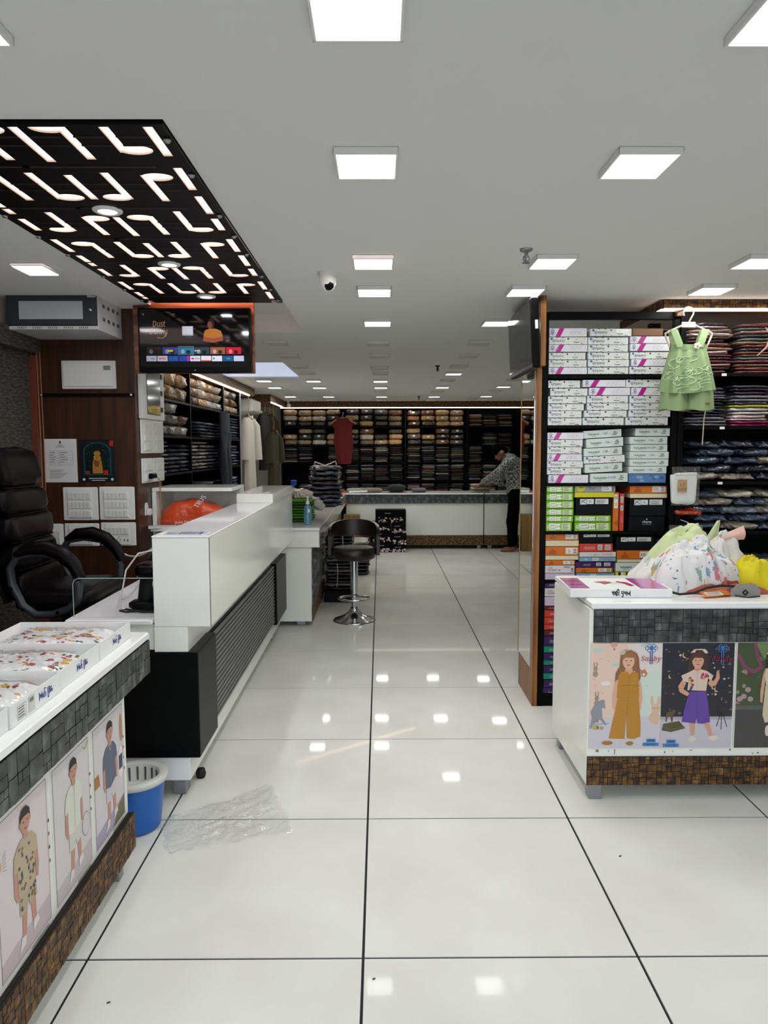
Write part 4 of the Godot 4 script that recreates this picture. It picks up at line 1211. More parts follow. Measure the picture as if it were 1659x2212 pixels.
func left_counter() -> void:
	var t := thing("display_counter", "white topped display counter with slate band and posters of boys in summer clothes", "counter", Vector3.ZERO)
	var zf := -2.93; var zn := -0.2; var xr := -0.94
	part(t, "worktop", bx(Vector3(-1.95, 0.872, zf), Vector3(xr, 0.905, zn), 0.009), M.stone_white)
	part(t, "body", bx(Vector3(-1.9, 0.09, zf + 0.19), Vector3(-0.985, 0.872, zn), 0.003), M.laminate_white)
	# slate band with its slanted underside
	var g := G.new()
	g.T = Transform3D(Basis(Vector3(0, 0, -1), Vector3(0, 1, 0), Vector3(1, 0, 0)), Vector3.ZERO)
	var band := G.new()
	band.box(Vector3(-1.0, 0.735, zf + 0.004), Vector3(xr - 0.01, 0.872, zn))
	band.poly([Vector3(xr - 0.01, 0.735, zf + 0.004), Vector3(xr - 0.01, 0.735, zn), Vector3(-0.984, 0.70, zn), Vector3(-0.984, 0.70, zf + 0.004)], Vector3(0.5, -0.8, 0).normalized())
	part(t, "band_core", band.mesh(), M.slate_ground)
	mosaic(t, "slate_band", Vector3(xr - 0.006, 0.736, -1.2), Vector3(0, 0, -1), Vector3.UP, -zf - 1.2, 0.135, 0.03, 0.085, "slate", 21)
	# slate end of the band and cork base
	mosaic(t, "cork_base", Vector3(-0.962, 0.098, -1.2), Vector3(0, 0, -1), Vector3.UP, -zf - 1.2 - 0.19, 0.14, 0.02, 0.05, "cork", 22)
	part(t, "base_core", bx(Vector3(-1.2, 0.098, zf + 0.192), Vector3(-0.97, 0.238, zn)), M.cork_ground)
	for z in [-2.66, -1.0]:
		part(t, "foot", bx(Vector3(-1.08, 0, z - 0.05), Vector3(-1.0, 0.098, z + 0.0), 0.003), M.steel)
	# posters pasted on the side, seen as flat sheets with printed boys
	var posters := [[-1.42, -1.735, "#d9d3d3"], [-1.775, -2.085, "#d8d0d2"], [-2.10, -2.395, "#d6d2d2"], [-2.41, -2.715, "#d3cfd6"]]
	for k in 4:
		var p = posters[k]
		var z0: float = p[0]; var w: float = p[0] - p[1]
		var pg := G.new()
		var bas := Basis(Vector3(0, 0, -1), Vector3.UP, Vector3(1, 0, 0))
		pg.T = Transform3D(bas, Vector3(-0.9835, 0.245, z0))
		boy_poster(pg, w, 0.455, k)
		var ps := part(t, "poster", bx(Vector3(-0.985, 0.243, p[1] - 0.003), Vector3(-0.984, 0.702, p[0] + 0.003)), mat("poster_paper", "#dcdcd8", 0.5), Vector3.ZERO, ["pale poster sheet", "poster of a boy in a patterned shirt and shorts", "poster of a boy in a white shirt and shorts", "poster of a smiling boy in a blue shirt"][k])
		part(ps, "print", pg.mesh(), M.print)
		# worn tape edges below each sheet
		var tp := G.new()
		tp.T = Transform3D(bas, Vector3(-0.9835, 0.238, z0))
		var rr := RandomNumberGenerator.new(); rr.seed = 40 + k
		for j in 9:
			var x := rr.randf_range(0.0, w)
			tp.color("#6f6a58").rect(x, rr.randf_range(-0.004, 0.001), x + rr.randf_range(0.006, 0.03), rr.randf_range(0.0012, 0.004), 0.0006)
		part(ps, "tape_scuffs", tp.mesh(), M.print)
	# trays of embroidered baby clothes on the worktop
	var zs := [-2.835, -2.515, -2.195, -1.885, -1.57]
	var what := ["in the open tray at the counter's far corner", "in the second tray from the counter's far corner", "in the third open tray along the counter", "in the fourth open tray along the counter"]
	for k in 4:
		var z0: float = zs[k + 1] - 0.004; var z1: float = zs[k] + 0.004
		var xw: float = [-0.985, -0.985, -0.98, -0.985][k]
		var tr := thing("gift_box_tray", ["open white gift box at the display counter's far corner, blue script on its side", "open white gift box next to the far corner one, blue script on its side", "open white gift box with a small printed label and blue script", "plain open white gift box beside the labelled one"][k], "gift box", Vector3(xw, 0.905, (z0 + z1) / 2))
		var d := (z0 - z1); var wt := 0.003; var w := 0.43
		var tg := G.new()
		tg.box(Vector3(-w, 0, -d / 2), Vector3(0, 0.003, d / 2))
		for s in [-1, 1]: tg.box(Vector3(-w, 0.003, s * d / 2 - wt / 2), Vector3(0, 0.064, s * d / 2 + wt / 2), 0.001)
		tg.box(Vector3(-wt, 0.003, -d / 2 + wt / 2), Vector3(0.0, 0.064, d / 2 - wt / 2), 0.001)
		tg.box(Vector3(-w, 0.003, -d / 2 + wt / 2), Vector3(-w + wt, 0.064, d / 2 - wt / 2), 0.001)
		part(tr, "box", tg.mesh(), M.white_card)
		var sg := G.new()
		sg.T = Transform3D(Basis(Vector3(0, 0, -1), Vector3.UP, Vector3(1, 0, 0)), Vector3(0.0006, 0, 0))
		sg.color("#2c3b86")
		if k < 3: gift_script(sg, 0.01 if k < 2 else 0.05, 0.034, 0.024, 0.0, 0.0035, true)
		if k == 2:
			sg.color("#5a5a5a").frame(-0.12, 0.012, -0.07, 0.05, 0.001, 0)
			for j in 4: sg.rect(-0.115, 0.017 + j * 0.008, -0.08, 0.02 + j * 0.008, 0)
			sg.color("#d0d0cc").rect(-0.055, 0.01, -0.02, 0.054, 0)
			sg.color("#444444")
			for j in 6: sg.rect(-0.05 + j * 0.004, 0.038, -0.048 + j * 0.004, 0.05, 0.0004)
		if k < 3: part(tr, "side_print", sg.mesh(), M.print)
		# the folded garment set inside, with raised embroidered motifs and its clear bag
		var gm := thing("baby_outfit", "white embroidered baby outfit folded " + what[k], "baby clothes", Vector3(xw - w / 2, 0.9085, (z0 + z1) / 2))
		var rr := RandomNumberGenerator.new(); rr.seed = 90 + k
		var cols := ["#a81420", "#cf9c22", "#cf9c22", "#ab1c48", "#1f6230", "#c08a24", "#8f1420", "#2c3f33"]
		var spots := []
		for j in 64:
			var centre := Vector2(rr.randf(), rr.randf())
			var dyes: String = cols[rr.randi() % cols.size()]
			for q in rr.randi_range(1, 4): spots.append([centre + Vector2(rr.randf_range(-0.05, 0.05), rr.randf_range(-0.05, 0.05)), Vector2(rr.randf_range(0.012, 0.045), rr.randf_range(0.01, 0.028)), rr.randf_range(0, PI), dyes if q < 2 else cols[rr.randi() % cols.size()]])
		var fc := FastNoiseLite.new(); fc.seed = 70 + k; fc.frequency = 4.0
		var dye := func(a: float, b: float) -> String:
			for sp in spots:
				var q: Vector2 = (Vector2(a, b) - sp[0])
				if absf(q.x) > 0.06 or absf(q.y) > 0.06: continue
				q = q.rotated(sp[2]) / sp[1]
				if q.length_squared() < 1.0: return sp[3]
			return "#e3e3e6"
		part(gm, "cloth", G.new().grid(func(u, v):
			var edge: float = (1.0 - pow(absf(2.0 * u - 1.0), 8.0)) * (1.0 - pow(absf(2.0 * v - 1.0), 8.0))
			return Vector3((u - 0.5) * (w - 0.03), 0.001 + edge * (0.046 + 0.009 * fc.get_noise_2d(u, v) + 0.004 * sin(u * 9.0 + v * 5.0 + k)), (v - 0.5) * (d - 0.025)), 84, 64, false, 0.0, dye).mesh(), vmat("dyed_cloth", 0.8))
		var f := FastNoiseLite.new(); f.seed = 10 + k; f.frequency = 14.0
		part(gm, "clear_bag", G.new().grid(func(u, v): return Vector3((u - 0.5) * (w - 0.03), 0.058 + 0.006 * f.get_noise_2d(u, v * 0.8) - 0.03 * pow(absf(2 * u - 1), 6.0) - 0.03 * pow(absf(2 * v - 1), 6.0), (v - 0.5) * (d - 0.02)), 26, 22).mesh(), M.clear_film)

func boy_poster(g: G, w: float, h: float, k: int) -> void:
	var P := func(x: float, y: float) -> Vector2: return Vector2(x * w, y * h)
	var poly := func(c: String, pts: Array, z: float) -> void:
		var q := PackedVector2Array()
		for p in pts: q.append(Vector2(p[0] * w, p[1] * h))
		g.color(c).flat(q, z)
	var bg: String = ["#d9d4d3", "#d8cecf", "#d3cfcf", "#d5ced3"][k]
	poly.call(bg, [[0.04, 0.03], [0.95, 0.03], [0.95, 0.97], [0.04, 0.97]], 0.0)
	poly.call(["#c5b8bd", "#c2b2b8", "#c1b8bc", "#a9a0b6"][k], [[0.04, 0.03], [0.95, 0.03], [0.95, 0.2], [0.04, 0.14]], 0.0003)
	g.color("#55514e").frame(w * 0.04, h * 0.03, w * 0.95, h * 0.97, 0.0012, 0.0006)
	for j in 4: g.color(["#3a3a3a", "#a33a4a", "#3a3a3a", "#5a5a5a"][j]).disc(w * 0.975, h * (0.68 - j * 0.09), 0.004, 0.006, 0.0006, 10)
	if k == 1:
		g.color("#22201f")
		text(g, "MODERN CLASSIC", w * 0.52, h * 1.0, h * 0.022, 0.0006, "bold", 1, 0, 0, 0.8)
		g.color("#c9a46a").disc(w * 0.02, h * 0.72, w * 0.09, h * 0.05, 0.0007, 16)
		g.color("#7c7390").disc(w * 0.02, h * 0.72, w * 0.06, h * 0.034, 0.0009, 14)
		g.color("#5a554c")
		for j in 6: g.line([P.call(0.13, 0.68 + j * 0.016), P.call(0.19, 0.665 + j * 0.024)], 0.0012, 0.0007)
	if k == 2:
		text(g, "MODERN CLASSIC", w * 0.5, h * 1.0, h * 0.016, 0.0006, "bold", 1, 0, 0, 0.8)
		g.color("#8a8682").disc(w * 0.82, h * 0.35, w * 0.11, h * 0.09, 0.0007, 20)
		g.color("#d0cbcb").disc(w * 0.82, h * 0.35, w * 0.1, h * 0.084, 0.0009, 20)
		g.color("#a9a04a").line([P.call(0.8, 0.93), P.call(0.86, 0.9), P.call(0.93, 0.94)], 0.003, 0.0007)
	if k == 3:
		poly.call("#a8733a", [[0.04, 0.5], [0.2, 0.5], [0.17, 0.6], [0.04, 0.6]], 0.0006)
		poly.call("#6a6a4c", [[0.55, 0.03], [0.95, 0.03], [0.95, 0.2], [0.75, 0.16]], 0.0006)
		g.color("#e8e4e2").disc(w * 0.86, h * 0.5, w * 0.09, h * 0.13, 0.0007, 20)
		poly.call("#37435f", [[0.8, 0.44], [0.92, 0.44], [0.92, 0.56], [0.8, 0.56]], 0.0009)
		g.color("#b98a63").disc(w * 0.9, h * 0.78, w * 0.05, h * 0.12, 0.0006, 14)
	if k == 0: return
	var skin: String = "#c08f7e"
	var shirt: String = ["", "#b9a98d", "#d9d9cf", "#5c6379"][k]
	var shorts: String = ["", "#b3a488", "#cfccc6", "#cfc8cf"][k]
	# legs, shoes, shorts, arms, shirt, head
	poly.call(skin, [[0.4, 0.12], [0.47, 0.12], [0.52, 0.36], [0.42, 0.36]], 0.001)
	poly.call(skin, [[0.6, 0.14], [0.67, 0.14], [0.66, 0.36], [0.56, 0.36]], 0.001)
	poly.call("#dedad6", [[0.33, 0.07], [0.45, 0.09], [0.47, 0.14], [0.39, 0.15]], 0.0013)
	poly.call("#dedad6", [[0.6, 0.1], [0.72, 0.13], [0.69, 0.18], [0.6, 0.16]], 0.0013)
	poly.call(shorts, [[0.37, 0.29], [0.5, 0.28], [0.53, 0.34], [0.56, 0.29], [0.69, 0.31], [0.67, 0.47], [0.38, 0.47]], 0.0014)
	poly.call(skin, [[0.3, 0.62], [0.37, 0.62], [0.36, 0.5], [0.38, 0.42], [0.34, 0.39], [0.29, 0.45]], 0.0012)
	poly.call(skin, [[0.66, 0.62], [0.73, 0.62], [0.75, 0.5], [0.73, 0.41], [0.69, 0.42], [0.69, 0.5]], 0.0012)
	poly.call(shirt, [[0.36, 0.42], [0.5, 0.39], [0.68, 0.43], [0.67, 0.58], [0.74, 0.59], [0.72, 0.68], [0.64, 0.735], [0.57, 0.75], [0.46, 0.75], [0.38, 0.73], [0.31, 0.68], [0.29, 0.58], [0.36, 0.58]], 0.0017)
	poly.call(skin, [[0.48, 0.73], [0.57, 0.73], [0.55, 0.8], [0.49, 0.8]], 0.0019)
	g.color(skin).disc(w * 0.525, h * 0.835, w * 0.085, h * 0.07, 0.0022, 18)
	g.color("#b5826f").disc(w * 0.435, h * 0.835, w * 0.018, h * 0.016, 0.002, 8).disc(w * 0.612, h * 0.835, w * 0.018, h * 0.016, 0.002, 8)
	poly.call("#1d1512", [[0.435, 0.845], [0.43, 0.885], [0.47, 0.925], [0.55, 0.93], [0.61, 0.9], [0.62, 0.845], [0.59, 0.87], [0.5, 0.872], [0.455, 0.865]], 0.0025)
	g.color("#241713").disc(w * 0.492, h * 0.84, w * 0.012, h * 0.005, 0.0025, 8).disc(w * 0.562, h * 0.84, w * 0.012, h * 0.005, 0.0025, 8)
	g.color("#a0524a").disc(w * 0.525, h * 0.796, w * 0.026, h * 0.006, 0.0025, 10)
	g.color("#a06f5f").line([P.call(0.527, 0.84), P.call(0.532, 0.818)], 0.0014, 0.0025)
	if k == 1:
		var rr := RandomNumberGenerator.new(); rr.seed = 3
		for j in 46:
			g.color(["#2f3a4c", "#7c6a52", "#4b5568", "#8d5b3d"][j % 4]).disc(w * rr.randf_range(0.38, 0.66), h * rr.randf_range(0.31, 0.73), w * 0.016, h * 0.012, 0.0021, 7, rr.randf() * 3.0)
	else:
		g.color("#8f9096").line([P.call(0.525, 0.42), P.call(0.525, 0.73)], 0.0012, 0.002)
		g.color("#c7c2bd").line([P.call(0.47, 0.75), P.call(0.525, 0.69), P.call(0.575, 0.75)], 0.002, 0.0021)
	g.color("#6f6a68")
	for j in 2: g.rect(w * 0.55, h * (0.008 - j * 0.012), w * 0.9, h * (0.013 - j * 0.012), 0.0006)

# ---------------------------------------------------------------- right counter
func right_counter() -> void:
	var t := thing("display_counter", "white counter with slate band, bronze mosaic base and posters of girls", "counter", Vector3.ZERO)
	var zf := -3.28; var zb := -3.98; var x0 := 0.957; var x1 := 3.0
	part(t, "worktop", bx(Vector3(x0 + 0.004, 0.912, zb), Vector3(x1, 0.945, zf + 0.012), 0.009), M.stone_white)
	part(t, "body", bx(Vector3(x0, 0.078, zb + 0.02), Vector3(x1, 0.912, zf - 0.006), 0.003), M.laminate_white)
	for p in [[0.985, -3.33], [0.985, -3.9], [2.2, -3.33]]:
		part(t, "foot", bx(Vector3(p[0] - 0.008, 0, p[1] - 0.03), Vector3(p[0] + 0.054, 0.078, p[1] + 0.03), 0.003), M.steel)
	mosaic(t, "slate_band", Vector3(0.976, 0.757, zf + 0.001), Vector3.RIGHT, Vector3.UP, 0.95, 0.152, 0.03, 0.07, "slate", 31)
	mosaic(t, "cork_base", Vector3(x0 + 0.002, 0.079, zf + 0.001), Vector3.RIGHT, Vector3.UP, 0.96, 0.136, 0.018, 0.05, "cork", 32)
	part(t, "band_strip", bx(Vector3(1.93, 0.757, zf - 0.004), Vector3(x1, 0.909, zf + 0.002)), M.slate_block)
	part(t, "base_strip", bx(Vector3(1.92, 0.079, zf - 0.004), Vector3(x1, 0.215, zf + 0.002)), M.cork_block)
	var W := 0.335; var H := 0.497
	var info := ["poster of a girl in a mustard suit before a pastel nursery", "poster of a girl with thumb up in purple culottes", "poster of a girl in cream clothes in a garden"]
	for k in 3:
		var px := x0 + 0.006 + k * (W - 0.003) + (0.012 if k == 2 else 0.0)
		var ps := part(t, "poster", bx(Vector3(px, 0.256, zf - 0.006), Vector3(px + W - 0.004, 0.256 + H, zf + 0.0005)), M.poster_paper, Vector3.ZERO, info[k])
		var g := G.new()
		g.T = Transform3D(Basis.IDENTITY, Vector3(px, 0.256, zf + 0.0009))
		girl_poster(g, W - 0.004, H, k)
		part(ps, "print", g.mesh(), M.gloss_print)
	var tp := G.new()
	tp.color("#7d7a66")
	var rr := RandomNumberGenerator.new(); rr.seed = 8
	for j in 10:
		var x := rr.randf_range(x0 + 0.01, 1.8)
		tp.rect(x, rr.randf_range(0.222, 0.25), x + rr.randf_range(0.003, 0.014), 0.2235 + rr.randf_range(0.0, 0.026), zf - 0.0048)
	part(t, "scuffs", tp.mesh(), M.print)

func girl_poster(g: G, w: float, h: float, k: int) -> void:
	# drawn in the pixel grid of a study of the sheet: 534 wide, 790 high, from its upper left corner
	var P := func(x: float, y: float) -> Vector2: return Vector2(x / 534.0 * w, (790.0 - y) / 790.0 * h)
	var poly := func(c: String, pts: Array, z: float) -> void:
		var q := PackedVector2Array()
		for p in pts: q.append(P.call(p[0], p[1]))
		g.color(c).flat(q, z)
	var dot := func(c: String, x: float, y: float, rx: float, ry: float, z: float, n := 14) -> void:
		var p: Vector2 = P.call(x, y)
		g.color(c).disc(p.x, p.y, rx / 534.0 * w, ry / 790.0 * h, z, n)
	var ln := func(c: String, pts: Array, wd: float, z: float) -> void:
		var q := []
		for p in pts: q.append(P.call(p[0], p[1]))
		g.color(c).line(q, wd / 534.0 * w, z)
	var rr := RandomNumberGenerator.new(); rr.seed = 100 + k
	if k == 0:
		poly.call("#e3c9b8", [[0, 0], [534, 0], [534, 790], [0, 790]], 0.0)
		poly.call("#ded6d2", [[270, 0], [534, 0], [534, 220], [330, 260]], 0.0002)
		poly.call("#cfdcd2", [[360, 220], [534, 180], [534, 560], [380, 560]], 0.0003)
		poly.call("#cdc9d2", [[0, 560], [534, 545], [534, 790], [0, 790]], 0.0004)
		for q in [[60, 50, 40, 18], [120, 300, 36, 16], [400, 15, 34, 12], [190, 160, 30, 12]]: dot.call("#b9cfcb" if q[0] != 120 else "#e9e2e2", q[0], q[1], q[2], q[3], 0.0005)
		dot.call("#d8a58a", 175, 10, 26, 22, 0.0005); poly.call("#8a6a55", [[168, 38], [184, 38], [182, 50], [170, 50]], 0.0006)
		for j in 26: dot.call(["#8d7f78", "#a9776a", "#a8a2a2"][j % 3], rr.randf_range(10, 525), rr.randf_range(60, 540), 3, 4, 0.0005, 6)
		for q in [[40, 190], [55, 410]]:      # rabbits
			dot.call("#a18f7a", q[0], q[1], 16, 22, 0.0006); dot.call("#a18f7a", q[0], q[1] + 38, 20, 24, 0.0006)
			dot.call("#a18f7a", q[0] - 10, q[1] - 32, 5, 20, 0.0006); dot.call("#a18f7a", q[0] + 10, q[1] - 32, 5, 20, 0.0006)
		poly.call("#c2764a", [[370, 190], [390, 205], [405, 190], [428, 225], [415, 250], [385, 248]], 0.0006); dot.call("#e8ddd2", 400, 232, 10, 10, 0.0008)
		poly.call("#8a9098", [[50, 440], [85, 425], [112, 420], [122, 490], [95, 480], [100, 560], [135, 610], [120, 615], [80, 570], [40, 600], [20, 640], [5, 640], [20, 560], [10, 510]], 0.0007)
		ln.call("#989ea6", [[0, 620], [60, 608], [150, 600]], 8, 0.0008)
		for q in [[60, 580, "#b87a7a"], [55, 610, "#a8b8a4"], [60, 632, "#7a6a45"], [95, 636, "#b8a070"], [42, 634, "#c0a85a"]]: poly.call(q[2], [[q[0] - 14, q[1] - 12], [q[0] + 14, q[1] - 12], [q[0] + 14, q[1] + 12], [q[0] - 14, q[1] + 12]], 0.001)
		dot.call("#d8b8a0", 490, 560, 42, 48, 0.0008); dot.call("#d8b8a0", 498, 490, 34, 38, 0.0009)
		dot.call("#d8b8a0", 468, 430, 12, 38, 0.0008); dot.call("#d8b8a0", 518, 430, 12, 38, 0.0008)
		dot.call("#4a342a", 485, 485, 4, 4, 0.0011, 8); dot.call("#4a342a", 510, 485, 4, 4, 0.0011, 8)
		# hair, face, clothes
		poly.call("#8a5e38", [[220, 132], [226, 72], [256, 46], [300, 44], [340, 62], [362, 112], [366, 172], [378, 242], [372, 292], [345, 250], [335, 205], [236, 212], [218, 282], [186, 292], [190, 222], [218, 172]], 0.0012)
		poly.call("#d8a68a", [[262, 180], [312, 180], [320, 226], [290, 240], [256, 226]], 0.0014)
		dot.call("#dfb095", 284, 134, 44, 58, 0.0016, 20)
		poly.call("#9a6a3e", [[234, 132], [238, 80], [290, 58], [336, 88], [340, 132], [322, 108], [262, 104]], 0.0019)
		ln.call("#c9bda8", [[232, 76], [262, 52], [300, 46], [342, 70]], 8, 0.0021)
		poly.call("#c8bca0", [[218, 66], [248, 48], [262, 62], [250, 82], [224, 86]], 0.0022)
		poly.call("#b8811c", [[230, 216], [276, 208], [292, 230], [322, 208], [360, 224], [364, 310], [370, 400], [200, 404], [206, 318], [210, 246]], 0.0015)
		ln.call("#8f6212", [[206, 318], [290, 312], [366, 318]], 4, 0.0018); ln.call("#8f6212", [[288, 236], [292, 400]], 2.5, 0.0018)
		ln.call("#d2a23c", [[310, 270], [335, 262], [340, 290], [318, 300], [310, 280]], 3, 0.0018)
		poly.call("#dca98d", [[212, 262], [190, 284], [174, 374], [170, 474], [188, 504], [202, 474], [204, 374], [212, 304]], 0.0014)
		poly.call("#dca98d", [[366, 262], [386, 314], [394, 414], [386, 494], [366, 504], [360, 474], [370, 404]], 0.0014)
		poly.call("#b8801e", [[210, 404], [366, 404], [386, 594], [388, 699], [340, 719], [285, 714], [278, 534], [270, 719], [150, 714], [175, 584], [195, 494]], 0.0016)
		ln.call("#8f6212", [[286, 404], [280, 534]], 3, 0.0018)
		dot.call("#a87420", 140, 748, 42, 16, 0.0016); dot.call("#a87420", 308, 752, 28, 16, 0.0016)
		tag_print(g, w, h, 0.76, 0.035, "D.No.5202")
	elif k == 1:
		poly.call("#151522", [[0, 0], [534, 0], [534, 552], [0, 552]], 0.0)
		poly.call("#c3bfc8", [[0, 552], [534, 552], [534, 790], [0, 790]], 0.0)
		poly.call("#a7a2ad", [[0, 552], [534, 552], [534, 575], [0, 575]], 0.0002)
		for j in 60: dot.call(["#8a6a5a", "#6f5a4a", "#c9b9a2", "#8d5a48"][j % 4], rr.randf_range(10, 525), rr.randf_range(20, 540), rr.randf_range(2, 13), rr.randf_range(2, 9), 0.0003, 8)
		for q in [[165, 90, 18], [410, 345, 18], [60, 250, 12]]:
			dot.call("#c9b28a", q[0], q[1], q[2], q[2] * 1.2, 0.0005); dot.call("#151522", q[0] + 8, q[1] - 5, q[2], q[2] * 1.1, 0.0006)
		poly.call("#4a4a30", [[10, 655], [20, 605], [140, 585], [186, 640], [80, 668]], 0.0005); ln.call("#6b6238", [[15, 630], [80, 650], [180, 628]], 6, 0.0007)
		poly.call("#55452c", [[40, 520], [88, 505], [100, 490], [108, 520], [92, 540], [90, 590], [80, 590], [72, 550], [50, 555], [46, 590], [36, 590]], 0.0007)
		ln.call("#1a1a1c", [[455, 500], [420, 625]], 5, 0.0007); ln.call("#1a1a1c", [[455, 500], [455, 650]], 5, 0.0007); ln.call("#1a1a1c", [[455, 500], [498, 630]], 5, 0.0007)
		poly.call("#241d1a", [[430, 480], [480, 480], [478, 510], [436, 512]], 0.0008)
		poly.call("#3a2118", [[192, 132], [205, 72], [232, 46], [280, 42], [322, 62], [340, 122], [350, 190], [322, 214], [205, 214], [175, 202], [192, 172]], 0.001)
		poly.call("#c98f78", [[240, 180], [288, 180], [292, 214], [262, 222], [234, 212]], 0.0012)
		dot.call("#d6a088", 264, 132, 43, 56, 0.0014, 20)
		poly.call("#4a2b1e", [[216, 136], [220, 84], [268, 58], [312, 84], [312, 128], [296, 110], [240, 108]], 0.0017)
		ln.call("#cbbfae", [[212, 70], [240, 48], [290, 46], [330, 72]], 9, 0.0019)
		poly.call("#d3c8b8", [[300, 40], [322, 50], [336, 70], [318, 78], [300, 62]], 0.002); poly.call("#d3c8b8", [[216, 66], [228, 48], [246, 52], [236, 72]], 0.002)
		poly.call("#d8c4b4", [[197, 217], [237, 197], [262, 212], [292, 197], [332, 207], [382, 242], [367, 282], [342, 262], [332, 357], [192, 352], [197, 292], [162, 287], [142, 242]], 0.0013)
		for j in 14: dot.call(["#b3283a", "#5d3a86", "#c9a32e", "#b34a78"][j % 4], [210, 225, 216, 300, 322, 340, 312, 295, 230, 222, 205, 330, 305, 216][j], [262, 280, 300, 240, 252, 246, 262, 258, 312, 330, 275, 236, 232, 345][j], 11, 11, 0.0016, 8)
		ln.call("#b9a596", [[264, 215], [264, 352]], 2.5, 0.0016)
		poly.call("#cf9a82", [[152, 272], [122, 322], [137, 367], [192, 397], [212, 377], [162, 342], [182, 297]], 0.0012)
		poly.call("#cf9a82", [[357, 272], [342, 302], [367, 327], [402, 317], [430, 262], [427, 227], [414, 200], [405, 214], [400, 262], [382, 282]], 0.0012)
		poly.call("#5a3d9a", [[212, 360], [332, 360], [352, 462], [370, 592], [317, 605], [274, 602], [267, 562], [260, 602], [157, 590], [172, 492], [192, 412]], 0.0014)
		ln.call("#452c7c", [[268, 380], [268, 562]], 3, 0.0016)
		poly.call("#cf9a82", [[214, 602], [257, 602], [257, 687], [232, 690]], 0.0012); poly.call("#cf9a82", [[324, 600], [362, 592], [392, 687], [367, 697]], 0.0012)
		dot.call("#d9cfc6", 238, 722, 28, 24, 0.0014); dot.call("#d9cfc6", 398, 714, 40, 20, 0.0014)
		tag_print(g, w, h, 0.04, 0.025, "D.No.5203")
	else:
		poly.call("#3c4a2a", [[0, 0], [534, 0], [534, 470], [0, 470]], 0.0)
		poly.call("#6a7d4c", [[130, 0], [534, 0], [534, 90], [200, 120]], 0.0002)
		poly.call("#3d3d3d", [[0, 470], [534, 470], [534, 790], [0, 790]], 0.0)
		poly.call("#565757", [[0, 470], [534, 470], [534, 500], [0, 500]], 0.0002)
		for j in 40: dot.call(["#5a2a2c", "#4f5f34", "#8a8478", "#9a6a74"][j % 4], rr.randf_range(5, 520), rr.randf_range(30, 460), rr.randf_range(6, 22), rr.randf_range(6, 18), 0.0003, 8)
		ln.call("#7d3a5c", [[10, 90], [60, 180], [130, 215], [185, 180], [150, 100], [130, 10]], 26, 0.0006)
		ln.call("#d8d8d2", [[-2, 0], [-2, 790]], 6, 0.0006)
		poly.call("#2d1c14", [[210, 130], [220, 70], [260, 45], [310, 45], [345, 80], [350, 160], [330, 220], [215, 200]], 0.001)
		dot.call("#d3a088", 278, 125, 40, 54, 0.0014, 20); ln.call("#d8cfc2", [[222, 80], [260, 50], [310, 52]], 12, 0.0016)
		for x in [248, 306]:
			dot.call("#d8d4cc", x, 118, 22, 20, 0.0017); dot.call("#1c1a1a", x, 118, 14, 13, 0.0019)
		poly.call("#d6c8ac", [[215, 190], [340, 190], [350, 250], [336, 318], [222, 318], [212, 250]], 0.0013)
		poly.call("#d0a088", [[212, 190], [196, 240], [182, 360], [184, 440], [200, 450], [206, 380], [214, 280]], 0.0012)
		poly.call("#cfc2a4", [[218, 320], [338, 320], [360, 600], [300, 610], [280, 450], [270, 590], [225, 600], [205, 540]], 0.0013)
		dot.call("#d6cdc2", 246, 660, 18, 42, 0.0013); dot.call("#d6cdc2", 330, 660, 18, 42, 0.0013)
		for q in [[60, 400], [90, 350], [30, 420], [110, 420]]: dot.call("#a98f94", q[0], q[1], 22, 20, 0.0007, 10)
	if k < 2:
		# maker's mark: a looped blue flower figure over red script
		var f := Vector2(0.845 if k == 0 else 0.83, 0.955)
		var q: Vector2 = Vector2(f.x * w, f.y * h)
		for j in 6:
			var a := TAU * j / 6.0
			g.color("#3a6fae").disc(q.x + 0.021 * cos(a), q.y + 0.013 * sin(a), 0.009, 0.008, 0.0024, 12)
			g.color("#cfd6dd" if k == 0 else "#20202e").disc(q.x + 0.021 * cos(a), q.y + 0.013 * sin(a), 0.006, 0.005, 0.0026, 12)
		g.color("#3a6fae").disc(q.x, q.y, 0.008, 0.009, 0.0028, 12)
		for sx in [-0.007, 0.002]: g.rect(q.x + sx, q.y - 0.075, q.x + sx + 0.005, q.y - 0.012, 0.0022)
		g.color("#a3173f")
		text(g, "Sunby", q.x, q.y - 0.05, 0.022, 0.0032, "serif", 1, -0.04, 0.25)
		# face details
		var c: Vector2 = P.call(284, 134) if k == 0 else P.call(264, 132)
		g.color("#2a1a14").disc(c.x - 0.011, c.y + 0.003, 0.004, 0.0022, 0.0019, 8).disc(c.x + 0.011, c.y + 0.003, 0.004, 0.0022, 0.0019, 8)
		g.color("#a8564c").disc(c.x, c.y - 0.017, 0.008, 0.0026, 0.0019, 10)
		g.color("#b98470").line([Vector2(c.x, c.y), Vector2(c.x + 0.001, c.y - 0.008)], 0.0018, 0.0019)

func tag_print(g: G, w: float, h: float, x: float, y: float, s: String) -> void:
	g.color("#2a7ec6").rect(w * (x + 0.05), h * (y + 0.025), w * (x + 0.18), h * (y + 0.055), 0.0024)
	g.rect(w * x, h * (y - 0.012), w * (x + 0.225), h * (y + 0.018), 0.0024)
	g.color("#10151c")
	text(g, "16x24", w * (x + 0.115), h * (y + 0.04), 0.008, 0.0028, "bold")
	text(g, s, w * (x + 0.112), h * (y + 0.003), 0.007, 0.0028)

